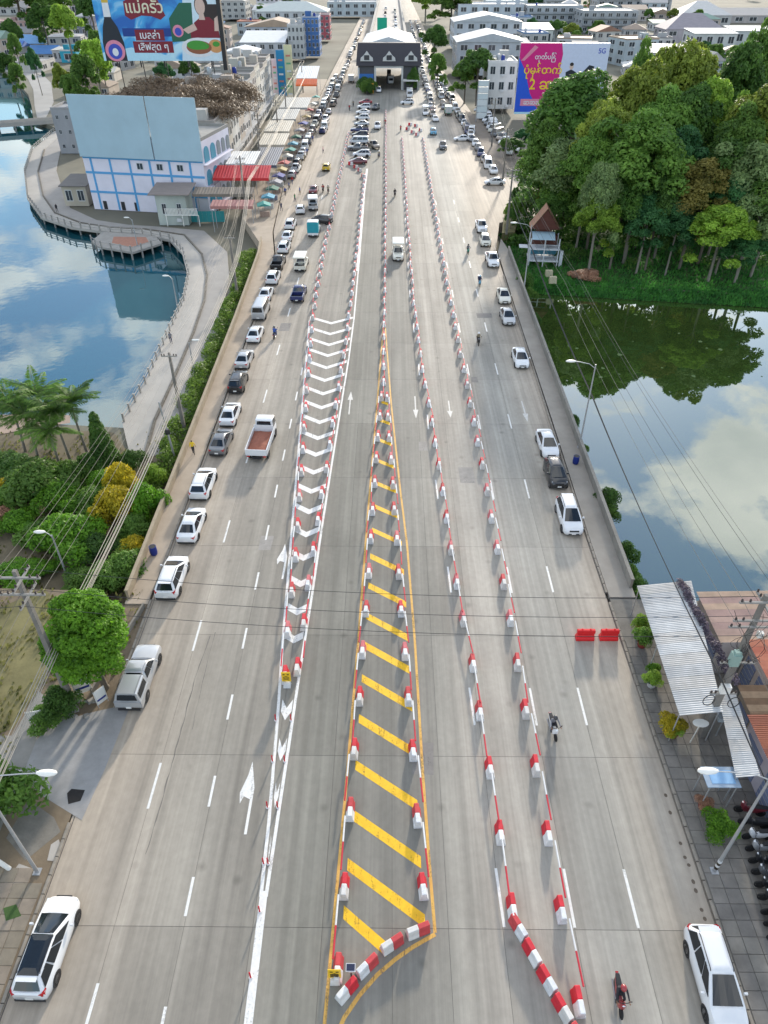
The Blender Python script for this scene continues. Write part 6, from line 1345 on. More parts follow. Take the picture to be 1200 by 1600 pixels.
# --- terrace of shophouses behind it, facing the road
sh_cols = [(.62, .60, .56), (.58, .53, .46), (.66, .65, .62), (.55, .47, .40), (.62, .58, .55), (.60, .60, .60), (.50, .44, .38), (.64, .60, .52)]
Y = 164.0
for k in range(11):
    d = 9.0 + (k % 3); hh = 12.5 + (k % 4) * .7; c = sh_cols[k % 8]; Xf = -36.2 - .03 * (Y - 164)
    tt, _, _ = building('shophouse', '%s shophouse of the left terrace counted from the blue board building' % ordn(k + 1), 0, 0, 0, 0, d - .06, c, 'flat', (.33, .30, .27), 4, 3, -.5, raw=(Xf - 14, Y, 14, hh, 0), side='R', sidec=3, win=(.5, .5), group='shophouses of the left terrace')
    MB().box((14.5, d / 2, 3.3), (1.0, d - .2, .12)).build('canopy', galv, tt)
    Y += d
# awnings and tin roofs between terrace and street
def canopy_roof(label, x0, x1, y0, y1, z0, z1, m, base=0.0):
    t = thing('street_awning', label, 'awning', ((x0 + x1) / 2, (y0 + y1) / 2, base)); a, b = (x1 - x0) / 2, (y1 - y0) / 2
    corrug(t, 'roof_sheet', (-a, -b, z0), (a, -b, z0), (a, b, z1), (-a, b, z1), max(3, int((x1 - x0) / 2)), m, 4, .05)
    MB().box((0, -b - .03, z0 - .25), (2 * a, .05, .5)).build('valance', m[0] if isinstance(m, list) else m, t)
    for sx in (-1, 1):
        for sy in (-1, 1): MB().tube((sx * a * .95, sy * b * .92, 0), (sx * a * .95, sy * b * .92, min(z0, z1)), .06, n=6).build('post', galv, t)
red_t = [mat('tin_red', (.55, .025, .03), .5, .12, 1)]; blu_t = [mat('tin_slate', (.10, .12, .16), .6, .2, 1)]; cream_t = [mat('tin_cream', (.52, .48, .40), .7, .18, .6)]; grey_t = [mat('tin_grey', (.40, .40, .38), .7, .2, .6)]; pinkt = [mat('tin_pink', (.38, .18, .16), .7, .18, .8)]; or_t = [mat('tin_vermilion', (.72, .14, .03), .5, .1, 1)]; wht = [mat('tin_bright', (.70, .70, .68), .5, .1, .6)]
def px_canopy(label, x0, x1, yb, yt, z, m, base=0.0, rise=.6):
    a, b = at(x0, yb, z), at(x1, yb, z); c = at(x0, yt, z + rise); canopy_roof(label, a.x, b.x, a.y, max(c.y, a.y + 2), z - base, z + rise - base, m, base)
px_canopy('wide bright red awning in front of the arched building', 332, 420, 278, 258, 5.0, red_t, -1.5, 1.2)
px_canopy('dull pink awning below the red one', 328, 395, 322, 312, 3.2, pinkt, -1.5, .4)
px_canopy('dark slate roof between the red awning and the street', 390, 432, 258, 230, 5.2, blu_t, 0, .6)
px_canopy('pale tin roof above the red awning', 352, 398, 256, 236, 6.0, wht, 0, .5)
px_canopy('cream flat roof beside the market pavement', 402, 445, 226, 208, 5.0, cream_t, 0, .4)
px_canopy('second cream roof further along the market', 412, 452, 205, 188, 5.2, cream_t, 0, .4)
px_canopy('grey roof below the blue vertical sign', 425, 462, 186, 170, 5.0, grey_t, 0, .4)
px_canopy('grey roof right of the vertical signs', 436, 480, 168, 152, 5.0, grey_t, 0, .4)
px_canopy('white and orange awning beyond the vertical signs', 462, 495, 122, 103, 5.5, wht, 0, 2.0)
px_canopy('orange valance under the white awning beyond the signs', 462, 495, 132, 123, 4.2, or_t, 0, 1.2)
px_canopy('brown roof of the lakeside kiosk row', 300, 395, 303, 292, 4.0, [mat('tin_mud', (.20, .17, .14), .8, .2, .8)], -1.5, .5)
# market stalls along the pavement
st_cols = [(.05, .28, .25), (.08, .30, .42), (.04, .16, .12), (.35, .35, .38), (.10, .12, .35), (.5, .4, .2), (.45, .1, .1), (.6, .6, .55)]
for k, (px, py) in enumerate(sorted(((436, 312), (441, 301), (445, 291), (449, 281), (453, 270), (458, 259), (462, 249), (466, 239), (471, 228), (476, 217), (481, 206), (486, 195), (490, 184), (495, 174), (500, 163), (430, 325), (424, 338)), key=lambda q: -q[1])):
    p = at(px, py, .12); t = thing('market_stall', '%s market stall under a coloured sheet along the left pavement, nearest first' % ordn(k + 1), 'stall', (p.x - 1.2, p.y, .12), rnd.uniform(-.2, .2), 'market stalls on the left pavement')
    for sx in (-1, 1):
        for sy in (-1, 1): MB().tube((sx * 1.1, sy * 1.0, 0), (sx * 1.1, sy * 1.0, 2.2), .03, n=5).build('post', galv, t)
    MB().add([(-1.3, -1.2, 2.1), (1.3, -1.2, 2.1), (1.3, 1.2, 2.1), (-1.3, 1.2, 2.1), (0, -1.2, 2.55), (0, 1.2, 2.55)], [(0, 4, 5, 3), (4, 1, 2, 5), (0, 1, 4), (2, 3, 5)]).build('canvas_top', mat('canvas_%d' % (k % 8), st_cols[k % 8], .8, .15, 2), t)
    MB().box((0, 0, .45), (1.8, .9, .9)).build('counter', mat('counter_%d' % (k % 3), ((.35, .25, .2), (.5, .5, .48), (.2, .2, .25))[k % 3], .8, .3, 4), t)
# --- kiosk with white fence at the lane bend
building('lakeside_kiosk', 'small pale green kiosk with a white slat balcony at the bend of the lakeside lane', 250, 296, 352, 302, 5.0, (.50, .55, .50), 'shed', (.26, .22, .20), 1, 2, -1.45, rise=.5, ov=1.0, win=(.3, .35))
p0 = at(297, 347, -1.45); t = thing('fence_panel', 'teal sheet fence right of the lakeside kiosk', 'fence', p0)
for k in range(8): MB().box((.42 + .85 * k, .3 * k * .1, 1.0), (.83, .05, 2.0)).build('panel', mat('fence_teal', (.03, .26, .27), .6, .12, 2), t)
kf = at(250, 335, 1.6); t = thing('balcony_fence', 'white upright slat railing on the front of the lakeside kiosk', 'railing', (kf.x, at(250, 352, -1.45).y - .6, -1.45))
for k in range(24): MB().box((.1 + .26 * k, 0, 2.6), (.13, .04, 1.1)).build('slat', lampw, t)
MB().box((3.1, 0, 2.02), (6.3, .12, .12)).box((3.1, 0, 3.2), (6.3, .08, .06)).build('rail', lampw, t)
for k in (0, 3, 6): MB().tube((.1 + 1.03 * k, 0, 0), (.1 + 1.03 * k, 0, 2.0), .08, n=6).build('post', lampw, t)
# --- beige shed by the promenade bend, pier, houses behind the board building
building('beige_shed', 'beige shed on the promenade bend left of the board building', 103, 140, 322, 290, 7, (.50, .45, .36), 'shed', (.14, .13, .12), 1, 2, -1.5, rise=.6)
building('grey_annex', 'grey concrete annex behind the left edge of the blank board', 96, 140, 240, 172, 10, (.40, .41, .43), 'flat', (.3, .3, .3), 3, 3, -1.5, win=(.3, .3))
t = thing('lake_pier', 'concrete footbridge on piles crossing the lake at the far left', 'bridge', (-107, 246, -1.4))
MB().box((-13, -6, 0), (44, 5, .35), rz=.42).build('deck', concrete, t)
for k in range(10): MB().tube((-32 + 4.2 * k, -14.5 + 1.85 * k - 2, -2.5), (-32 + 4.2 * k, -14.5 + 1.85 * k - 2, -.15), .3, n=8).build('pile', concrete2, t)
for s in (-1, 1): MB().box((-13 - s * 1.0, -6 + s * 2.2, .6), (43, .12, .8), rz=.42).build('rail_wall', concrete, t)
lane2 = [tuple(at(x, y, LOW_Z)[:2]) for x, y in ((58, 184), (72, 184), (84, 160), (80, 130), (62, 112), (35, 98), (0, 82), (-20, 78), (-20, 86), (0, 92), (28, 106), (44, 124), (52, 140), (54, 165))]
struct(quadm(lane2, 'lake_road', mat('lake_road', (.36, .345, .32), .9, .15, .2), LOW_Z + .06, None))
# --- dry brown vines on the rooftops behind the board
vb = [(rnd.uniform(-60, -33), rnd.uniform(170, 208), 12.0 + rnd.uniform(0, 3.2), 3.4, 3.4, 1.7) for _ in range(90)]
struct(tag(obj('dry_vines', quads_mesh('dry_vines', crown_np(vb, 60000, .34, 21, .15, 0.0, .22), LM['dry'])), 'brown thicket of dry vines over the roofs behind the blank board', 'vines'), 'stuff')
building('roof_hall', 'low hall under the dry vines behind the blank board', 175, 372, 190, 140, 48, (.36, .31, .27), 'flat', (.25, .20, .16), 2, 6, -1.5, raw=(-64, 167.5, 26.5, 11.6, 0))
for k, (x0, x1, yb, yt, D, wc, rf, rc, fl, nc, rise) in enumerate(((112, 172, 150, 136, 12, (.55, .45, .36), 'hip', (.26, .19, .13), 1, 4, 2.6), (140, 180, 128, 113, 10, (.7, .62, .52), 'gable', (.62, .56, .48), 1, 3, 1.5), (97, 122, 98, 80, 10, (.05, .45, .62), 'flat', (.6, .6, .58), 1, 1, 1), (85, 100, 97, 78, 10, (.6, .58, .6), 'shed', (.55, .55, .52), 1, 2, .5), (45, 88, 95, 84, 14, (.5, .52, .55), 'gable', (.10, .25, .55), 1, 3, 3.0), (12, 34, 84, 74, 12, (.5, .5, .5), 'gable', (.08, .18, .48), 1, 2, 2.5), (30, 72, 80, 68, 16, (.5, .5, .5), 'gable', (.14, .30, .52), 1, 3, 3.5), (80, 128, 78, 66, 16, (.58, .56, .54), 'gable', (.55, .52, .50), 1, 4, 2.2), (-20, 56, 54, 34, 18, (.60, .40, .37), 'flat', (.6, .42, .38), 2, 10, 1), (118, 152, 62, 40, 20, (.25, .27, .33), 'gable', (.20, .19, .21), 1, 3, 4), (120, 150, 42, 26, 20, (.6, .6, .58), 'hip', (.5, .5, .47), 1, 3, 3), (75, 128, 24, 6, 40, (.3, .25, .26), 'hip', (.16, .12, .13), 1, 3, 6), (0, 45, 24, 12, 30, (.5, .5, .48), 'gable', (.3, .28, .26), 1, 3, 4))):
    building('town_house', ('tan hip roof house behind the dry vines', 'cream roofed house behind the tan one', 'bright cyan walled house with a dark window among the trees', 'pale lean to beside the cyan house', 'blue gable roof in front of the cyan house', 'small blue roof at the left picture edge', 'wide blue roof below the pink building', 'grey roofed house above the cyan one', 'long pink two storey building at the upper left edge', 'dark slate roof left of the big billboard', 'pale hip roof behind the billboard edge', 'large dark hip roof near the upper left corner', 'brown gable roof in the upper left corner')[k], x0, x1, yb, yt, D, wc, rf, rc, fl, nc, LOW_Z, rise=rise)
# --- far left blocks along the street
for k, (x0, x1, yb, yt, D, wc, rf, rc, fl, nc, rise, lab) in enumerate(((352, 402, 108, 82, 16, (.55, .56, .57), 'gabley', (.68, .69, .70), 2, 4, 1.5, 'white barrel roofed shed right of the big billboard'), (378, 446, 95, 66, 22, (.55, .56, .58), 'shed', (.72, .72, .71), 2, 5, 3.0, 'white flat roofed warehouse above the barrel roofed shed'), (384, 476, 66, 42, 24, (.48, .52, .58), 'gabley', (.40, .30, .22), 2, 7, 3.5, 'grey blue hall with a brown gable front'), (400, 512, 44, 18, 30, (.60, .62, .63), 'hip', (.55, .58, .54), 2, 8, 5, 'wide hall with a pale green hip roof at the top'), (402, 437, 20, -4, 20, (.70, .68, .70), 'flat', (.55, .10, .25), 3, 5, 1, 'white block with a pink band at the top edge'), (476, 500, 88, 28, 14, (.08, .20, .48), 'flat', (.3, .35, .45), 5, 4, 1, 'tall blue glazed shop building on the left street'), (452, 476, 92, 40, 14, (.55, .56, .55), 'flat', (.5, .5, .5), 4, 4, 1, 'pale shop building left of the blue glazed one'), (500, 516, 62, 24, 14, (.45, .10, .12), 'flat', (.4, .3, .3), 4, 2, 1, 'red fronted narrow shop building beyond the blue glazed one'), (512, 588, 26, 4, 24, (.52, .58, .60), 'flat', (.5, .52, .52), 2, 6, 1, 'long pale hall left of the bridge at the top'), (345, 385, 30, 2, 24, (.5, .5, .48), 'hip', (.35, .33, .3), 3, 4, 3, 'grey house right of the top of the big billboard'), (440, 470, 10, -12, 30, (.4, .45, .45), 'flat', (.35, .4, .36), 3, 6, 1, 'dark green roofed block at the top edge left'))):
    building('street_block', lab, x0, x1, yb, yt, D, wc, rf, rc, fl, nc, 0, rise=rise, side='R', sidec=3)
for x0, x1, yb, yt, c, lab in ((437, 449, 160, 78, (.02, .22, .42), 'tall narrow blue signboard on the left street'), (449, 461, 158, 70, (.62, .58, .34), 'tall narrow cream yellow signboard right of the blue one'), (429, 437, 158, 92, (.66, .50, .52), 'tall narrow pink and white signboard left of the blue one')):
    a, b = at(x0, yb, 0), at(x1, yb, 0); h = hgt(a, yt); t = thing('tower_sign', lab, 'sign', (a.x, a.y, 0), 0, 'tall signboards of the left street'); Wd = b.x - a.x
    sb_ = MB().box((Wd / 2, 0, h / 2 + 1), (Wd, .5, h - 2)).build('board', mat('sign_%d' % int(c[0] * 99), c, .5, .12, .4, stretch=(1, 1, .3)), t)
    for k in range(6): MB().box((Wd / 2, -.27, 2.2 + (h - 3) * k / 6), (Wd * .55, .03, .5)).build('printed_patch', mat('sp_%d%d' % (int(c[0] * 99), k % 3), ((.7, .7, .68), (.15, .4, .2), (.6, .2, .15))[k % 3], .5, .1, 2), sb_)
    for s in (.1, .9): MB().tube((Wd * s, 0, 0), (Wd * s, 0, 3), .12, n=8).build('leg', galv, t)

# --- big billboard, upper left
Yb = 212.0; a, b = atY(163, 95, Yb), atY(348, 92, Yb); top = atY(250, -14, Yb).z; Wd, Hh = b.x - a.x, top - a.z
t = thing('billboard', 'huge blue advertising billboard with a bottle, a plate of greens and thai lettering', 'billboard', (a.x, Yb, a.z))
def pgrad(name, c0, c1, c2):
    m = mat(name, c1, .5, .05, .3); n, l = m.node_tree.nodes, m.node_tree.links
    tcn = n.new('ShaderNodeTexCoord'); wv = n.new('ShaderNodeTexNoise'); wv.inputs['Scale'].default_value = .16; wv.inputs['Detail'].default_value = 4; wv.inputs['Distortion'].default_value = 1.2
    r = n.new('ShaderNodeValToRGB'); e = r.color_ramp.elements; e[0].position = .36; e[0].color = c0 + (1,); e[1].position = .66; e[1].color = c2 + (1,); q = e.new(.5); q.color = c1 + (1,)
    l.new(tcn.outputs['Object'], wv.inputs[0]); l.new(wv.outputs['Fac'], r.inputs[0]); l.new(r.outputs[0], n['Principled BSDF'].inputs['Base Color']); return m
panel = MB().box((Wd / 2, .25, Hh / 2), (Wd, .5, Hh)).build('panel', pgrad('poster_blue', (.02, .13, .45), (.06, .36, .70), (.50, .75, .86)), t)
for k in range(5):
    x = Wd * (k + .5) / 5; MB().tube((x, .6, -a.z - 1.5 + (a.z - 0)), (x, .6, Hh), .18, n=6).tube((x, 4.5, -a.z), (x, .7, Hh * .8), .12, n=6).build('frame_strut', trim, t)
MB().box((Wd + .5, .6, Hh / 2 - 1), (1.0, 1.6, Hh + 2)).build('side_frame', trim, t)
PM = {n: mat('print_' + n, c, .5, .1, 1.5) for n, c in dict(black=(.015, .02, .03), gold=(.62, .42, .06), cream=(.70, .66, .48), maroon=(.20, .015, .03), white=(.72, .74, .76), blue=(.05, .08, .45), green=(.06, .30, .04), dgreen=(.02, .12, .07), brown=(.28, .10, .05), skin=(.62, .45, .38), hair=(.03, .02, .02), pale=(.60, .74, .82), navy=(.01, .05, .25), magenta=(.62, .01, .20), royal=(.02, .10, .62), lilac=(.58, .62, .78), yellow=(.85, .60, .03), pink=(.70, .25, .35), orange=(.6, .3, .12), lightb=(.45, .72, .85)).items()}
def pr(poly, m, y, name='print', par=None):
    """flat print: polygon in panel fractions"""
    q = MB(); pts = [(u * Wd, v * Hh) for u, v in poly]; q.add([(x, -y, z) for x, z in pts], [tuple(range(len(pts)))]); return q.build(name, PM[m], par or panel)
def ell(cx, cy, rx, ry, n=20): return [(cx + rx * math.cos(2 * math.pi * k / n), cy + ry * math.sin(2 * math.pi * k / n)) for k in range(n)]
pr([(.66, .0), (1, 0), (1, 1), (.74, 1), (.70, .5)], 'pale', .012); pr([(.2, .36), (.68, .36), (.68, .48), (.2, .48)], 'navy', .012); pr([(0, 0), (.66, 0), (.5, .10), (.25, .2), (.0, .12)], 'lightb', .014)
pr([(.02, 0), (.20, 0), (.195, .28), (.165, .50), (.13, .62), (.125, .93), (.075, .93), (.07, .62), (.045, .5), (.02, .28)], 'black', .02, 'bottle'); pr([(.07, .64), (.128, .64), (.126, .84), (.074, .84)], 'white', .026); pr([(.073, .84), (.127, .84), (.126, .98), (.074, .98)], 'gold', .027); pr(ell(.11, .15, .082, .16), 'pink', .028, 'bottle_label'); pr(ell(.11, .14, .058, .115), 'blue', .034); pr(ell(.11, .13, .025, .06), 'white', .04)
pr([(.245, .66), (.29, .60), (.38, .66), (.46, .65), (.53, .60), (.575, .66), (.53, .88), (.50, .96), (.36, .95), (.25, .86)], 'maroon', .02, 'logo_shape'); pr([(.60, .28), (.60, .62), (.70, .84), (.80, .84), (.78, .3)], 'dgreen', .018); pr([(.86, .52), (1, .52), (1, .82), (.86, .82)], 'hair', .016)
pr([(.76, .40), (.80, .56), (.86, .64), (.93, .64), (.99, .54), (1, .34), (.76, .34)], 'maroon', .022, 'figure'); pr([(.80, .55), (.70, .46), (.74, .40), (.82, .46)], 'skin', .03); pr(ell(.875, .80, .055, .15), 'hair', .026); pr(ell(.865, .79, .040, .12), 'skin', .032); pr([(.845, .60), (.895, .60), (.885, .72), (.85, .72)], 'skin', .03); pr([(.96, .44), (1, .44), (1, .66), (.97, .62)], 'skin', .034)
pr(ell(.815, .20, .145, .145), 'white', .036, 'plate'); pr(ell(.815, .20, .105, .10), 'brown', .042); pr(ell(.80, .235, .085, .07), 'green', .048); pr(ell(.85, .22, .05, .05), 'green', .05); pr(ell(.955, .22, .06, .10), 'orange', .04); pr(ell(.96, .25, .03, .04), 'green', .046); pr(ell(.66, .44, .045, .09), 'pink', .036); pr(ell(.66, .43, .028, .06), 'blue', .042)
text_mesh('lettering', 'แม่ครัว', Hh * .24, PM['cream'], panel, (Wd * .41, -.06, Hh * .70)); text_mesh('lettering', 'ตรา', Hh * .09, PM['white'], panel, (Wd * .29, -.05, Hh * .90))
pr([(.30, .30), (.54, .30), (.54, .46), (.30, .46)], 'maroon', .03); pr([(.27, .12), (.60, .12), (.60, .29), (.27, .29)], 'maroon', .03)
text_mesh('lettering', 'เบลล่า', Hh * .15, PM['white'], panel, (Wd * .42, -.05, Hh * .33)); text_mesh('lettering', 'เลิฟสุด ๆ', Hh * .15, PM['white'], panel, (Wd * .435, -.05, Hh * .16))
# --- billboard, upper right
Yb = 256.0; a, b = atY(803, 178, Yb), atY(937, 172, Yb); top = atY(850, 67, Yb).z; Wd, Hh = b.x - a.x, top - a.z
t = thing('billboard', 'magenta and pale lilac advertising billboard with burmese lettering left of the grove', 'billboard', (a.x, Yb, a.z))
panel = MB().box((Wd / 2, .25, Hh / 2), (Wd, .5, Hh)).build('panel', PM['lilac'], t)
for k in range(4): MB().tube((Wd * (k + .5) / 4, .6, -a.z), (Wd * (k + .5) / 4, .6, Hh), .16, n=6).build('frame_strut', galv, t)
pr([(0, 0), (.5, 0), (.49, .35), (.47, .62), (.485, .85), (.46, 1), (0, 1)], 'magenta', .012); pr([(0, 0), (.30, 0), (.16, .3), (.08, .62), (0, .80)], 'royal', .018); pr([(0, 0), (1, 0), (1, .03), (0, .03)], 'lightb', .02)
pr([(.02, .76), (.06, .76), (.20, .94), (.16, .97)], 'pink', .022); text_mesh('lettering', 'ပုံမှန်ထက်', Hh * .15, PM['yellow'], panel, (Wd * .28, -.04, Hh * .58)); text_mesh('lettering', '2 ဆ', Hh * .21, PM['yellow'], panel, (Wd * .28, -.04, Hh * .36)); text_mesh('lettering', 'ထုတ်ပြန်', Hh * .09, PM['white'], panel, (Wd * .29, -.04, Hh * .78)); pr([(.06, .12), (.34, .12), (.34, .22), (.06, .22)], 'pink', .022); text_mesh('lettering', 'ဆဆဆ', Hh * .09, PM['white'], panel, (Wd * .2, -.05, Hh * .14))
pr([(.54, .60), (.60, .64), (.66, .60), (.65, .52), (.55, .52)], 'black', .02, 'figure'); pr(ell(.60, .68, .022, .045), 'skin', .024); pr(ell(.60, .71, .022, .025), 'hair', .026); pr([(.72, .58), (.80, .70), (.86, .68), (.84, .52), (.72, .52)], 'black', .02, 'figure'); text_mesh('lettering', '5G', Hh * .1, PM['blue'], panel, (Wd * .92, -.04, Hh * .86))

# --- checkpoint gate
Yg = 303.0; t = thing('checkpoint_gate', 'checkpoint building with a dark mansard roof, three white dormers and a central archway', 'building', (-.6, Yg, 0))
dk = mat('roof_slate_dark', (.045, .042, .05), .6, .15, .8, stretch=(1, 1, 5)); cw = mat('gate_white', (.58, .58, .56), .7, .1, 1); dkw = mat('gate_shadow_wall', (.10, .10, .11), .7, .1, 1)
MB().box((-8.2, 4, 3.8), (6.0, 8, 7.6)).build('wall', dkw, t); MB().box((8.2, 4, 3.8), (6.0, 8, 7.6)).build('wall', dkw, t)
for x in (-5.0, 4.9): MB().box((x, -.2, 3.5), (.7, .9, 7.0)).build('pillar', cw, t)
for x in (-11.0, 11.0): MB().box((x, -.2, 3.5), (.6, .9, 7.0)).build('pillar', cw, t)
MB().box((0, -.2, 7.2), (10.6, .9, .6)).build('lintel', cw, t)
MB().add([(-11.9, -1.0, 7.6), (11.9, -1.0, 7.6), (11.3, 2.6, 14.3), (-11.3, 2.6, 14.3), (-11.9, 9, 7.6), (11.9, 9, 7.6), (11.3, 6, 14.3), (-11.3, 6, 14.3)], [(0, 1, 2, 3), (3, 2, 6, 7), (1, 5, 6, 2), (4, 0, 3, 7), (5, 4, 7, 6), (0, 4, 5, 1)]).build('mansard_roof', dk, t)
for x in (-8.0, 0.1, 8.0):
    d = MB().rings([[(x + a_ * .9, y, z) for a_, z in ((-2.6, 9.0), (2.6, 9.0), (2.4, 10.0), (1.4, 10.6), (0, 12.0), (-1.4, 10.6), (-2.4, 10.0))] for y in (-.6, 2.0)]).build('dormer', cw, t); MB().box((x, -.64, 10.1), (1.9, .06, 1.5)).build('window', win_dark, d)
MB().add([(-10.5, 9.2, 13.0), (10.5, 9.2, 13.0), (9.5, 58, 13.0), (-9.5, 58, 13.0), (0, 9.2, 15.6), (0, 54, 15.6), (-10.5, 9.2, 12.4), (10.5, 9.2, 12.4), (9.5, 58, 12.4), (-9.5, 58, 12.4)], [(0, 4, 5, 3), (4, 1, 2, 5), (0, 1, 4), (2, 3, 5), (6, 7, 8, 9), (0, 6, 7, 1), (2, 8, 9, 3), (1, 7, 8, 2), (3, 9, 6, 0)]).build('canopy_roof', mat('gate_canopy', (.60, .63, .64), .6, .1, .3), t)
for y in range(14, 56, 8):
    for x in (-8.6, 8.2): MB().box((x, y, 4.8), (.6, .6, 9.6)).build('column', cw, t)
for x in (-7.6, 7.4): MB().box((x, 31, 5.0), (.3, 44, 10)).build('added_shade_wall', dkw, t)  # walls added along the passage to keep the archway interior dark
MB().box((0, 56, 8.6), (17, .4, 7.4)).build('added_sun_blocker', dkw, t)  # added wall high across the rear opening, blocks low sun from the passage floor
for y in (16, 28): MB().box((.0, y, 1.6), (1.6, 3.0, 3.2)).build('added_dark_block', dkw, t)  # dark boxes added inside so the archway reads as shaded
MB().box((-8.2, -.6, 4.0), (5.2, .2, 2.2)).build('sign_panel', mat('gate_sign_blue', (.04, .16, .45), .5, .1, .6), t)
MB().box((7.9, -3.0, 3.4), (5.4, 5.0, .25)).build('side_canopy', cw, t)
for x, y in ((5.4, -5.3), (10.4, -5.3)): MB().tube((x, y, 0), (x, y, 3.3), .1, n=8).build('post', galv, t)
for k, (x, y, s, lm) in enumerate(((-9.5, 298, 2.2, 's_dark'), (-7.6, 297, 2.1, 's_mid'), (-9.0, 293, 1.9, 's_mid'), (-7.2, 292, 1.6, 's_dark'), (8.5, 301.5, 1.7, 's_dark'))):
    shrub(lm, (x, y, 0), s, '%s bush of the planting in front of the checkpoint, left to right' % ordn(k + 1), 'bushes in front of the checkpoint', s * (1.3 if k < 4 else 2.6))
p = at(582, 147, 0); t = thing('orange_marker', 'orange upright marker beside the checkpoint bushes', 'sign', p); MB().box((0, 0, 1.8), (.9, .2, 3.2)).build('board', mat('marker_orange', (.75, .35, .03), .5, .1, 2), t); MB().tube((0, 0, 0), (0, 0, .3), .1, n=6).build('post', galv, t)
# --- bridge behind
t = thing('friendship_bridge', 'straight concrete bridge rising behind the checkpoint canopy', 'bridge', (-1.5, 372, 0))
MB().rings([[(-11, y, z - 1.2), (11, y, z - 1.2), (11, y, z), (-11, y, z)] for y, z in ((0, .3), (120, 3.0), (420, 5.5), (900, 6.5))]).build('deck', concrete, t)
for s in (-1, 1): MB().rings([[(s * 9.8 - .9, y, z), (s * 9.8 + .9, y, z), (s * 9.8 + .7, y, z + 1.5), (s * 9.8 - .7, y, z + 1.5)] for y, z in ((0, .3), (120, 3.0), (420, 5.5), (900, 6.5))]).build('parapet', concrete2, t)
t = thing('gantry_sign', 'green overhead direction sign on the bridge', 'sign', (-4.4, 440, 2))
MB().box((0, 0, 9), (5, .3, 6)).build('sign_panel', mat('sign_green', (.0, .33, .20), .4, .05, 1), t)
for s in (-1, 1): MB().tube((s * 2.2, .3, 0), (s * 2.2, .3, 11.8), .2, n=8).build('post', galv, t)
for k in range(22):
    Y = 395 + k * 14 + rnd.uniform(-3, 3); z = 0.3 + (Y - 372) / 120 * 2.7 if Y < 492 else 3.0 + (Y - 492) / 300 * 2.5
    small_car(rnd.choice(('box', 'songthaew', 'suv', 'van')), rnd.choice(far_cols), 3.2 if k % 3 else -4.0, Y, math.pi if k % 3 else 0, '%s vehicle from the checkpoint end in the queue on the bridge' % ordn(k + 1), 'vehicles on the bridge', z + .05)

# --- right side
for k, (x0, x1, yb, yt, D, wc, rf, rc, fl, nc, rise, lab) in enumerate(((712, 818, 118, 66, 26, (.50, .53, .56), 'gabley', (.42, .45, .47), 3, 5, 3.0, 'grey hall with an arched roof behind the dark street tree'), (708, 812, 78, 34, 30, (.56, .60, .64), 'gabley', (.45, .48, .50), 3, 6, 3.0, 'pale blue shopping hall with a curved roof'), (714, 815, 50, 8, 26, (.58, .64, .68), 'flat', (.5, .52, .55), 3, 6, 1, 'pale blue block with dark windows at the top right of the road'), (758, 822, 26, 2, 20, (.60, .66, .68), 'flat', (.55, .6, .62), 2, 3, 1, 'white upper storey with three dark windows near the top edge'), (800, 862, 72, 46, 18, (.55, .60, .56), 'shed', (.52, .58, .52), 1, 4, 2, 'pale green roofed hall right of the blue block'), (856, 888, 68, 46, 14, (.50, .54, .56), 'flat', (.55, .58, .60), 2, 3, 1, 'grey house behind the top of the right billboard'), (758, 802, 170, 98, 14, (.62, .62, .60), 'flat', (.6, .6, .58), 3, 3, 1, 'white shop building left of the right billboard'), (772, 800, 152, 118, 8, (.45, .12, .14), 'flat', (.5, .4, .4), 1, 2, 1, 'low shop with a red front between the pylon and the billboard'), (905, 990, 62, 18, 26, (.40, .42, .43), 'flat', (.38, .40, .41), 4, 7, 1, 'weathered grey apartment block above the grove'), (820, 905, 56, 10, 24, (.45, .48, .50), 'flat', (.42, .44, .45), 4, 7, 1, 'grey apartment block right of the pale blue block'), (850, 905, 24, -6, 24, (.48, .50, .50), 'flat', (.4, .42, .42), 4, 5, 1, 'grey terrace at the top edge above the apartment blocks'), (930, 1045, 26, -8, 26, (.50, .50, .50), 'flat', (.42, .42, .42), 4, 8, 1, 'long grey terrace at the top edge right'),
    (1036, 1126, 72, 46, 22, (.46, .42, .44), 'hip', (.30, .27, .29), 2, 4, 7, 'house with a big grey brown hip roof above the grove'), (1060, 1140, 40, 24, 30, (.55, .54, .52), 'hip', (.60, .58, .55), 1, 4, 8, 'cream hip roof behind the grey brown one'), (1120, 1230, 36, 24, 30, (.5, .46, .44), 'gable', (.52, .47, .42), 1, 5, 4, 'wide tan roof at the top right edge'), (1076, 1142, 96, 52, 16, (.60, .62, .60), 'shed', (.70, .70, .69), 2, 4, 1, 'white two storey house with dark windows above the grove'), (1138, 1230, 92, 48, 16, (.60, .63, .62), 'shed', (.70, .70, .69), 2, 5, 1, 'white house at the right edge beside the two storey one'))):
    building('town_block', lab, x0, x1, yb, yt, D, wc, rf, rc, fl, nc, -1.5 if x0 > 815 else 0, rise=rise, side='L', sidec=3, balcony=k in (8, 9, 10, 11))
# white pylon sign
a, b = at(744, 190, 0), at(759, 190, 0); h = hgt(a, 125); t = thing('pylon_sign', 'tall white pylon sign with six panels on the right forecourt', 'sign', (a.x, a.y, 0)); Wd = b.x - a.x
for k in range(6): MB().box((Wd / 2, 0, .8 + (h - .8) * (k + .5) / 6), (Wd, .6, (h - .8) / 6 - .15)).build('panel', mat('pylon_%d' % (k % 2), ((.62, .66, .66), (.55, .62, .63))[k % 2], .5, .06, 1), t)
for s in (0, 1): MB().box((Wd * s + (.12 if s else -.12), 0, h / 2), (.2, .5, h)).build('post', galv, t)
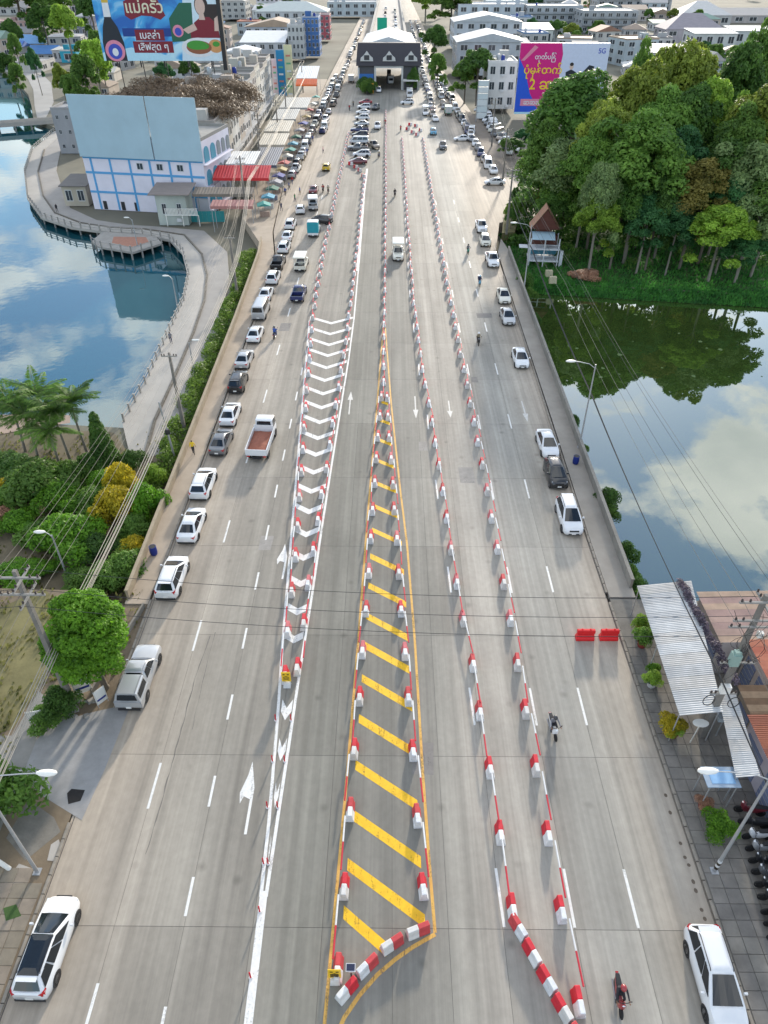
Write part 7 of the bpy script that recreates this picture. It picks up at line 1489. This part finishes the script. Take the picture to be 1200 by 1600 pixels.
# spirit house by the pond bank
p = at(846, 412, -1.6); t = thing('spirit_house', 'small two level white framed shrine with blue roof and brown thatch gable by the pond', 'building', (p.x, p.y, LOW_Z), -.1)
wf = mat('shrine_white', (.60, .62, .64), .7, .15, 2); br = mat('thatch_brown', (.36, .20, .13), .9, .25, 2, bump=.4); dkb = mat('wood_dark', (.10, .035, .025), .8, .2, 3); bs = mat('sheet_blue', (.36, .50, .58), .5, .1, 2)
for x in (-2.3, 0, 2.3):
    for y in (-1.6, 1.6): MB().tube((x, y, 0), (x, y, 4.6), .11, n=6).build('post', wf, t)
MB().box((0, 0, 1.0), (5.0, 3.6, .18)).box((0, 0, 2.9), (5.0, 3.6, .18)).build('floor', wf, t); MB().box((.1, 1.2, 2.0), (4.4, .12, 1.6)).build('back_panel', mat('panel_teal', (.06, .24, .33), .6, .2, 2), t)
for z in (1.75, 3.6): MB().box((0, -1.65, z), (4.9, .07, .07)).build('rail', wf, t)
MB().box((0, 1.0, 3.8), (4.2, 1.2, 1.5)).build('upper_room', dkb, t); MB().add([(-2.2, -2.0, 4.5), (1.5, -2.0, 4.5), (1.5, .2, 5.2), (-2.2, .2, 5.2)], [(0, 1, 2, 3)]).build('sheet_roof', bs, t)
MB().add([(-2.5, -.5, 5.75), (2.1, -.5, 5.75), (-.2, -.5, 8.85)], [(0, 1, 2)]).build('gable_board', dkb, t)
MB().box((-.2, 1.2, 5.6), (2.4, 1.8, 1.9)).build('hut_wall', dkb, t)
MB().add([(-2.6, -.6, 5.7), (-.2, -.6, 9.0), (2.2, -.6, 5.7), (-2.6, 3.0, 5.7), (-.2, 3.0, 9.0), (2.2, 3.0, 5.7)], [(0, 1, 4, 3), (1, 2, 5, 4)]).build('thatch_roof', br, t)
MB().box((2.9, -1.2, 1.3), (.5, .5, 2.6)).box((-3.4, -.6, 3.0), (1.4, 1.6, .1)).build('side_post', wf, t)
shrub('s_dry' if 's_dry' in TREES else 's_pink', at(915, 436, LOW_Z), 2.0, 'brown heap of cut branches on the pond bank', None, .8)
for k, (px, py) in enumerate(((863, 442), (857, 432))):
    p = at(px, py, LOW_Z); t = tag(MB().box((0, 0, .5), (1.2, .8, 1.0), taper=.9).build('utility_cabinet', mat('cabinet_cream', (.5, .45, .3), .7, .1, 2)), ('lower', 'upper')[k] + ' cream box standing on the pond bank below the shrine', 'box', 'cream boxes on the bank'); t.location = p
# ================================================================== DISTANT TOWN
roof_c = [((.42, .40, .38), 'grey'), ((.30, .17, .12), 'rust brown'), ((.55, .54, .52), 'pale'), ((.12, .22, .38), 'blue'), ((.34, .26, .20), 'tan'), ((.22, .22, .23), 'dark grey'), ((.45, .20, .14), 'brick red'), ((.24, .34, .28), 'dull green')]
wall_c = [((.58, .56, .52), 'cream'), ((.62, .62, .61), 'white'), ((.48, .47, .46), 'grey'), ((.55, .46, .40), 'beige'), ((.48, .55, .58), 'pale blue')]
taken = [(o.location.x, o.location.y) for o in COL.objects if o.get('category') == 'building' and o.location.y > 200]
def filler(side, n, xr, yr, where):
    spots, tries = [], 0
    while len(spots) < n and tries < 3000:
        tries += 1; Y = yr[0] + (yr[1] - yr[0]) * rnd.random() ** 1.15; X = rnd.uniform(*xr) * (1 + (Y - yr[0]) / 900)
        Wd, D = rnd.uniform(9, 20), rnd.uniform(9, 18)
        if side < 0 and X < -85 and Y < 345: continue
        if any(abs(X + Wd / 2 - a - 9) < (Wd + 24) / 2 and abs(Y + D / 2 - b - 8) < (D + 20) / 2 for a, b in taken): continue
        taken.append((X, Y)); spots.append((Y, X, Wd, D))
    for k, (Y, X, Wd, D) in enumerate(sorted(spots)):
        (rc, rn), (wc, wn_) = rnd.choice(roof_c), rnd.choice(wall_c); fl = rnd.choice((1, 1, 2, 2, 3)); rf = rnd.choice(('gable', 'hip', 'gabley', 'shed', 'flat'))
        building('distant_house', '%s house with %s roof, %s nearest in the %s' % (wn_, rn, ordn(k + 1), where), 0, 0, 0, 0, D, wc, rf, rc, fl, 3, LOW_Z, rise=rnd.uniform(1.2, 3.2), raw=(X, Y, Wd, 3.3 * fl + rnd.uniform(0, 1.2), 0), side='R' if side < 0 else 'L', sidec=2, rz=rnd.uniform(-.25, .25), group='houses of the ' + where)
filler(-1, 46, (-190, -62), (285, 760), 'distant town on the left')
filler(1, 40, (34, 150), (330, 760), 'distant town on the right')
def filler_trees(n, xr, yr, where):
    spots = []
    for _ in range(n):
        Y = rnd.uniform(*yr); X = rnd.uniform(*xr) * (1 + (Y - yr[0]) / 900)
        if not (X < -85 and Y < 345): spots.append((Y, X))
    for k, (Y, X) in enumerate(sorted(spots)):
        tree('u_' + rnd.choice(('dark', 'mid', 'teal', 'olive', 'mid')), (X, Y, LOW_Z), rnd.uniform(.55, 1.0), '%s nearest tree among the houses of the %s' % (ordn(k + 1), where), 'town trees of the ' + where)
filler_trees(70, (-190, -60), (280, 780), 'distant town on the left')
filler_trees(60, (36, 170), (300, 780), 'distant town on the right')
# undergrowth below the grove
ub = [(rnd.uniform(22, 78), 116 + rnd.random() ** .7 * 34, LOW_Z + rnd.uniform(.1, 1.0), 1.6, 1.6, 1.1) for _ in range(130)] + [(rnd.uniform(24, 90), rnd.uniform(128, 152), rnd.uniform(-.5, 7), 2.2, 2.2, 1.9) for _ in range(150)]
struct(tag(obj('undergrowth', quads_mesh('undergrowth', crown_np(ub, 60000, .26, 55, .3), LM['dark'])), 'dark undergrowth between the trunks of the grove', 'undergrowth'), 'stuff')
# roadside cracks and old tyre marks
tar = mat('crack_tar', (.17, .155, .135), .9, .3, 4)
def crack(pts, w_, n):
    out = []; r = random.Random(n)
    for (x0, y0), (x1, y1) in zip(pts, pts[1:]):
        a, b = at(x0, y0), at(x1, y1); k = max(2, int((b - a).length / .5))
        for i in range(k): q = a.lerp(b, i / k); out.append((q.x + r.uniform(-.03, .03), q.y))
    L, Rr = [], []
    for i, p_ in enumerate(out):
        ww = w_ * r.uniform(.15, 1.0); L.append((p_[0] - ww / 2, p_[1], ZM - .002)); Rr.append((p_[0] + ww / 2, p_[1], ZM - .002))
    m_ = len(out); MB().add(L + Rr, [(i, i + m_, i + m_ + 1, i + 1) for i in range(m_ - 1)]).build('crack', tar, road)
crack([(228, 1335), (252, 1255), (278, 1160), (305, 1060), (332, 985)], .09, 1); crack([(300, 1140), (318, 1060), (338, 980)], .06, 2)
crack([(246, 1190), (330, 1183), (420, 1182)], .04, 3); crack([(655, 1200), (648, 1000), (640, 900)], .05, 4); crack([(800, 1180), (940, 1186)], .05, 5); crack([(400, 390), (540, 390)], .3, 6); crack([(545, 391), (690, 389)], .35, 7); crack([(700, 388), (770, 388)], .3, 8)

# weeds and litter of the left yard and garden: uncountable
g = np.random.default_rng(19); n = 9000; bx = np.concatenate([g.uniform(-34, -18.8, n // 2), g.uniform(-45, -21, n // 2)]); by = np.concatenate([g.uniform(17, 40, n // 2), g.uniform(41, 66, n // 2)])
keep = ~((bx > -23.5) & (by < 31) & (bx < -18)) ; bx, by = bx[keep], by[keep]; n = len(bx); zb = np.where(by < 40, .04, TOP)
cl_ = np.sin(bx * 1.3) * np.cos(by * .9 + bx * .4); keep = cl_ + g.normal(0, .4, n) > .1; bx, by, zb = bx[keep], by[keep], zb[keep]; n = len(bx)
P = np.zeros((n, 4, 3)); hh = g.uniform(.06, .28, n); wv = g.uniform(-.12, .12, (n, 2)); base = np.stack([bx, by, zb], 1)
P[:, 0] = base - np.c_[wv, np.zeros(n)]; P[:, 1] = base + np.c_[wv, np.zeros(n)]; P[:, 2] = base + np.c_[wv * .6 + .06, hh]; P[:, 3] = base + np.c_[-wv * .6 + .06, hh]
struct(tag(obj('weeds', quads_mesh('weeds', P.reshape(-1, 3), leafmat('leaf_weed', (.06, .07, .02), (.24, .24, .08)))), 'weeds and tufts on the bare ground left of the road', 'weeds'), 'stuff')
for k, (px, py, Y, r, lm) in enumerate(((826, 300, 142, 13, 'mid'), (838, 285, 148, 15, 'dark'), (822, 270, 158, 13, 'mid'), (843, 305, 138, 12, 'olive'), (795, 322, 135, 7, 'lime'), (806, 300, 146, 8, 'dark'))):
    grove_tree(px, py, Y, r, lm, '%s bush tree from the shrine along the left rim of the grove' % ordn(k + 1), -1.0, 'bush trees along the left rim of the grove')

pm2 = [mat('repair_dark', (.215, .20, .185), .85, .25, 1.5), mat('repair_pale', (.30, .28, .255), .85, .25, 1.5)]
for k in range(9):
    X, Y = rnd.uniform(-17, 16), rnd.uniform(12, 110); a, b = rnd.uniform(.3, 1.1), rnd.uniform(.4, 1.8)
    quadm([(X - a + rnd.uniform(-.1, .1), Y - b), (X + a, Y - b + rnd.uniform(-.1, .1)), (X + a + rnd.uniform(-.1, .1), Y + b), (X - a, Y + b + rnd.uniform(-.1, .1))], 'repair_patch', worn(pm2[k % 2], .0) if k < 2 else pm2[k % 2], ZR + .0012)
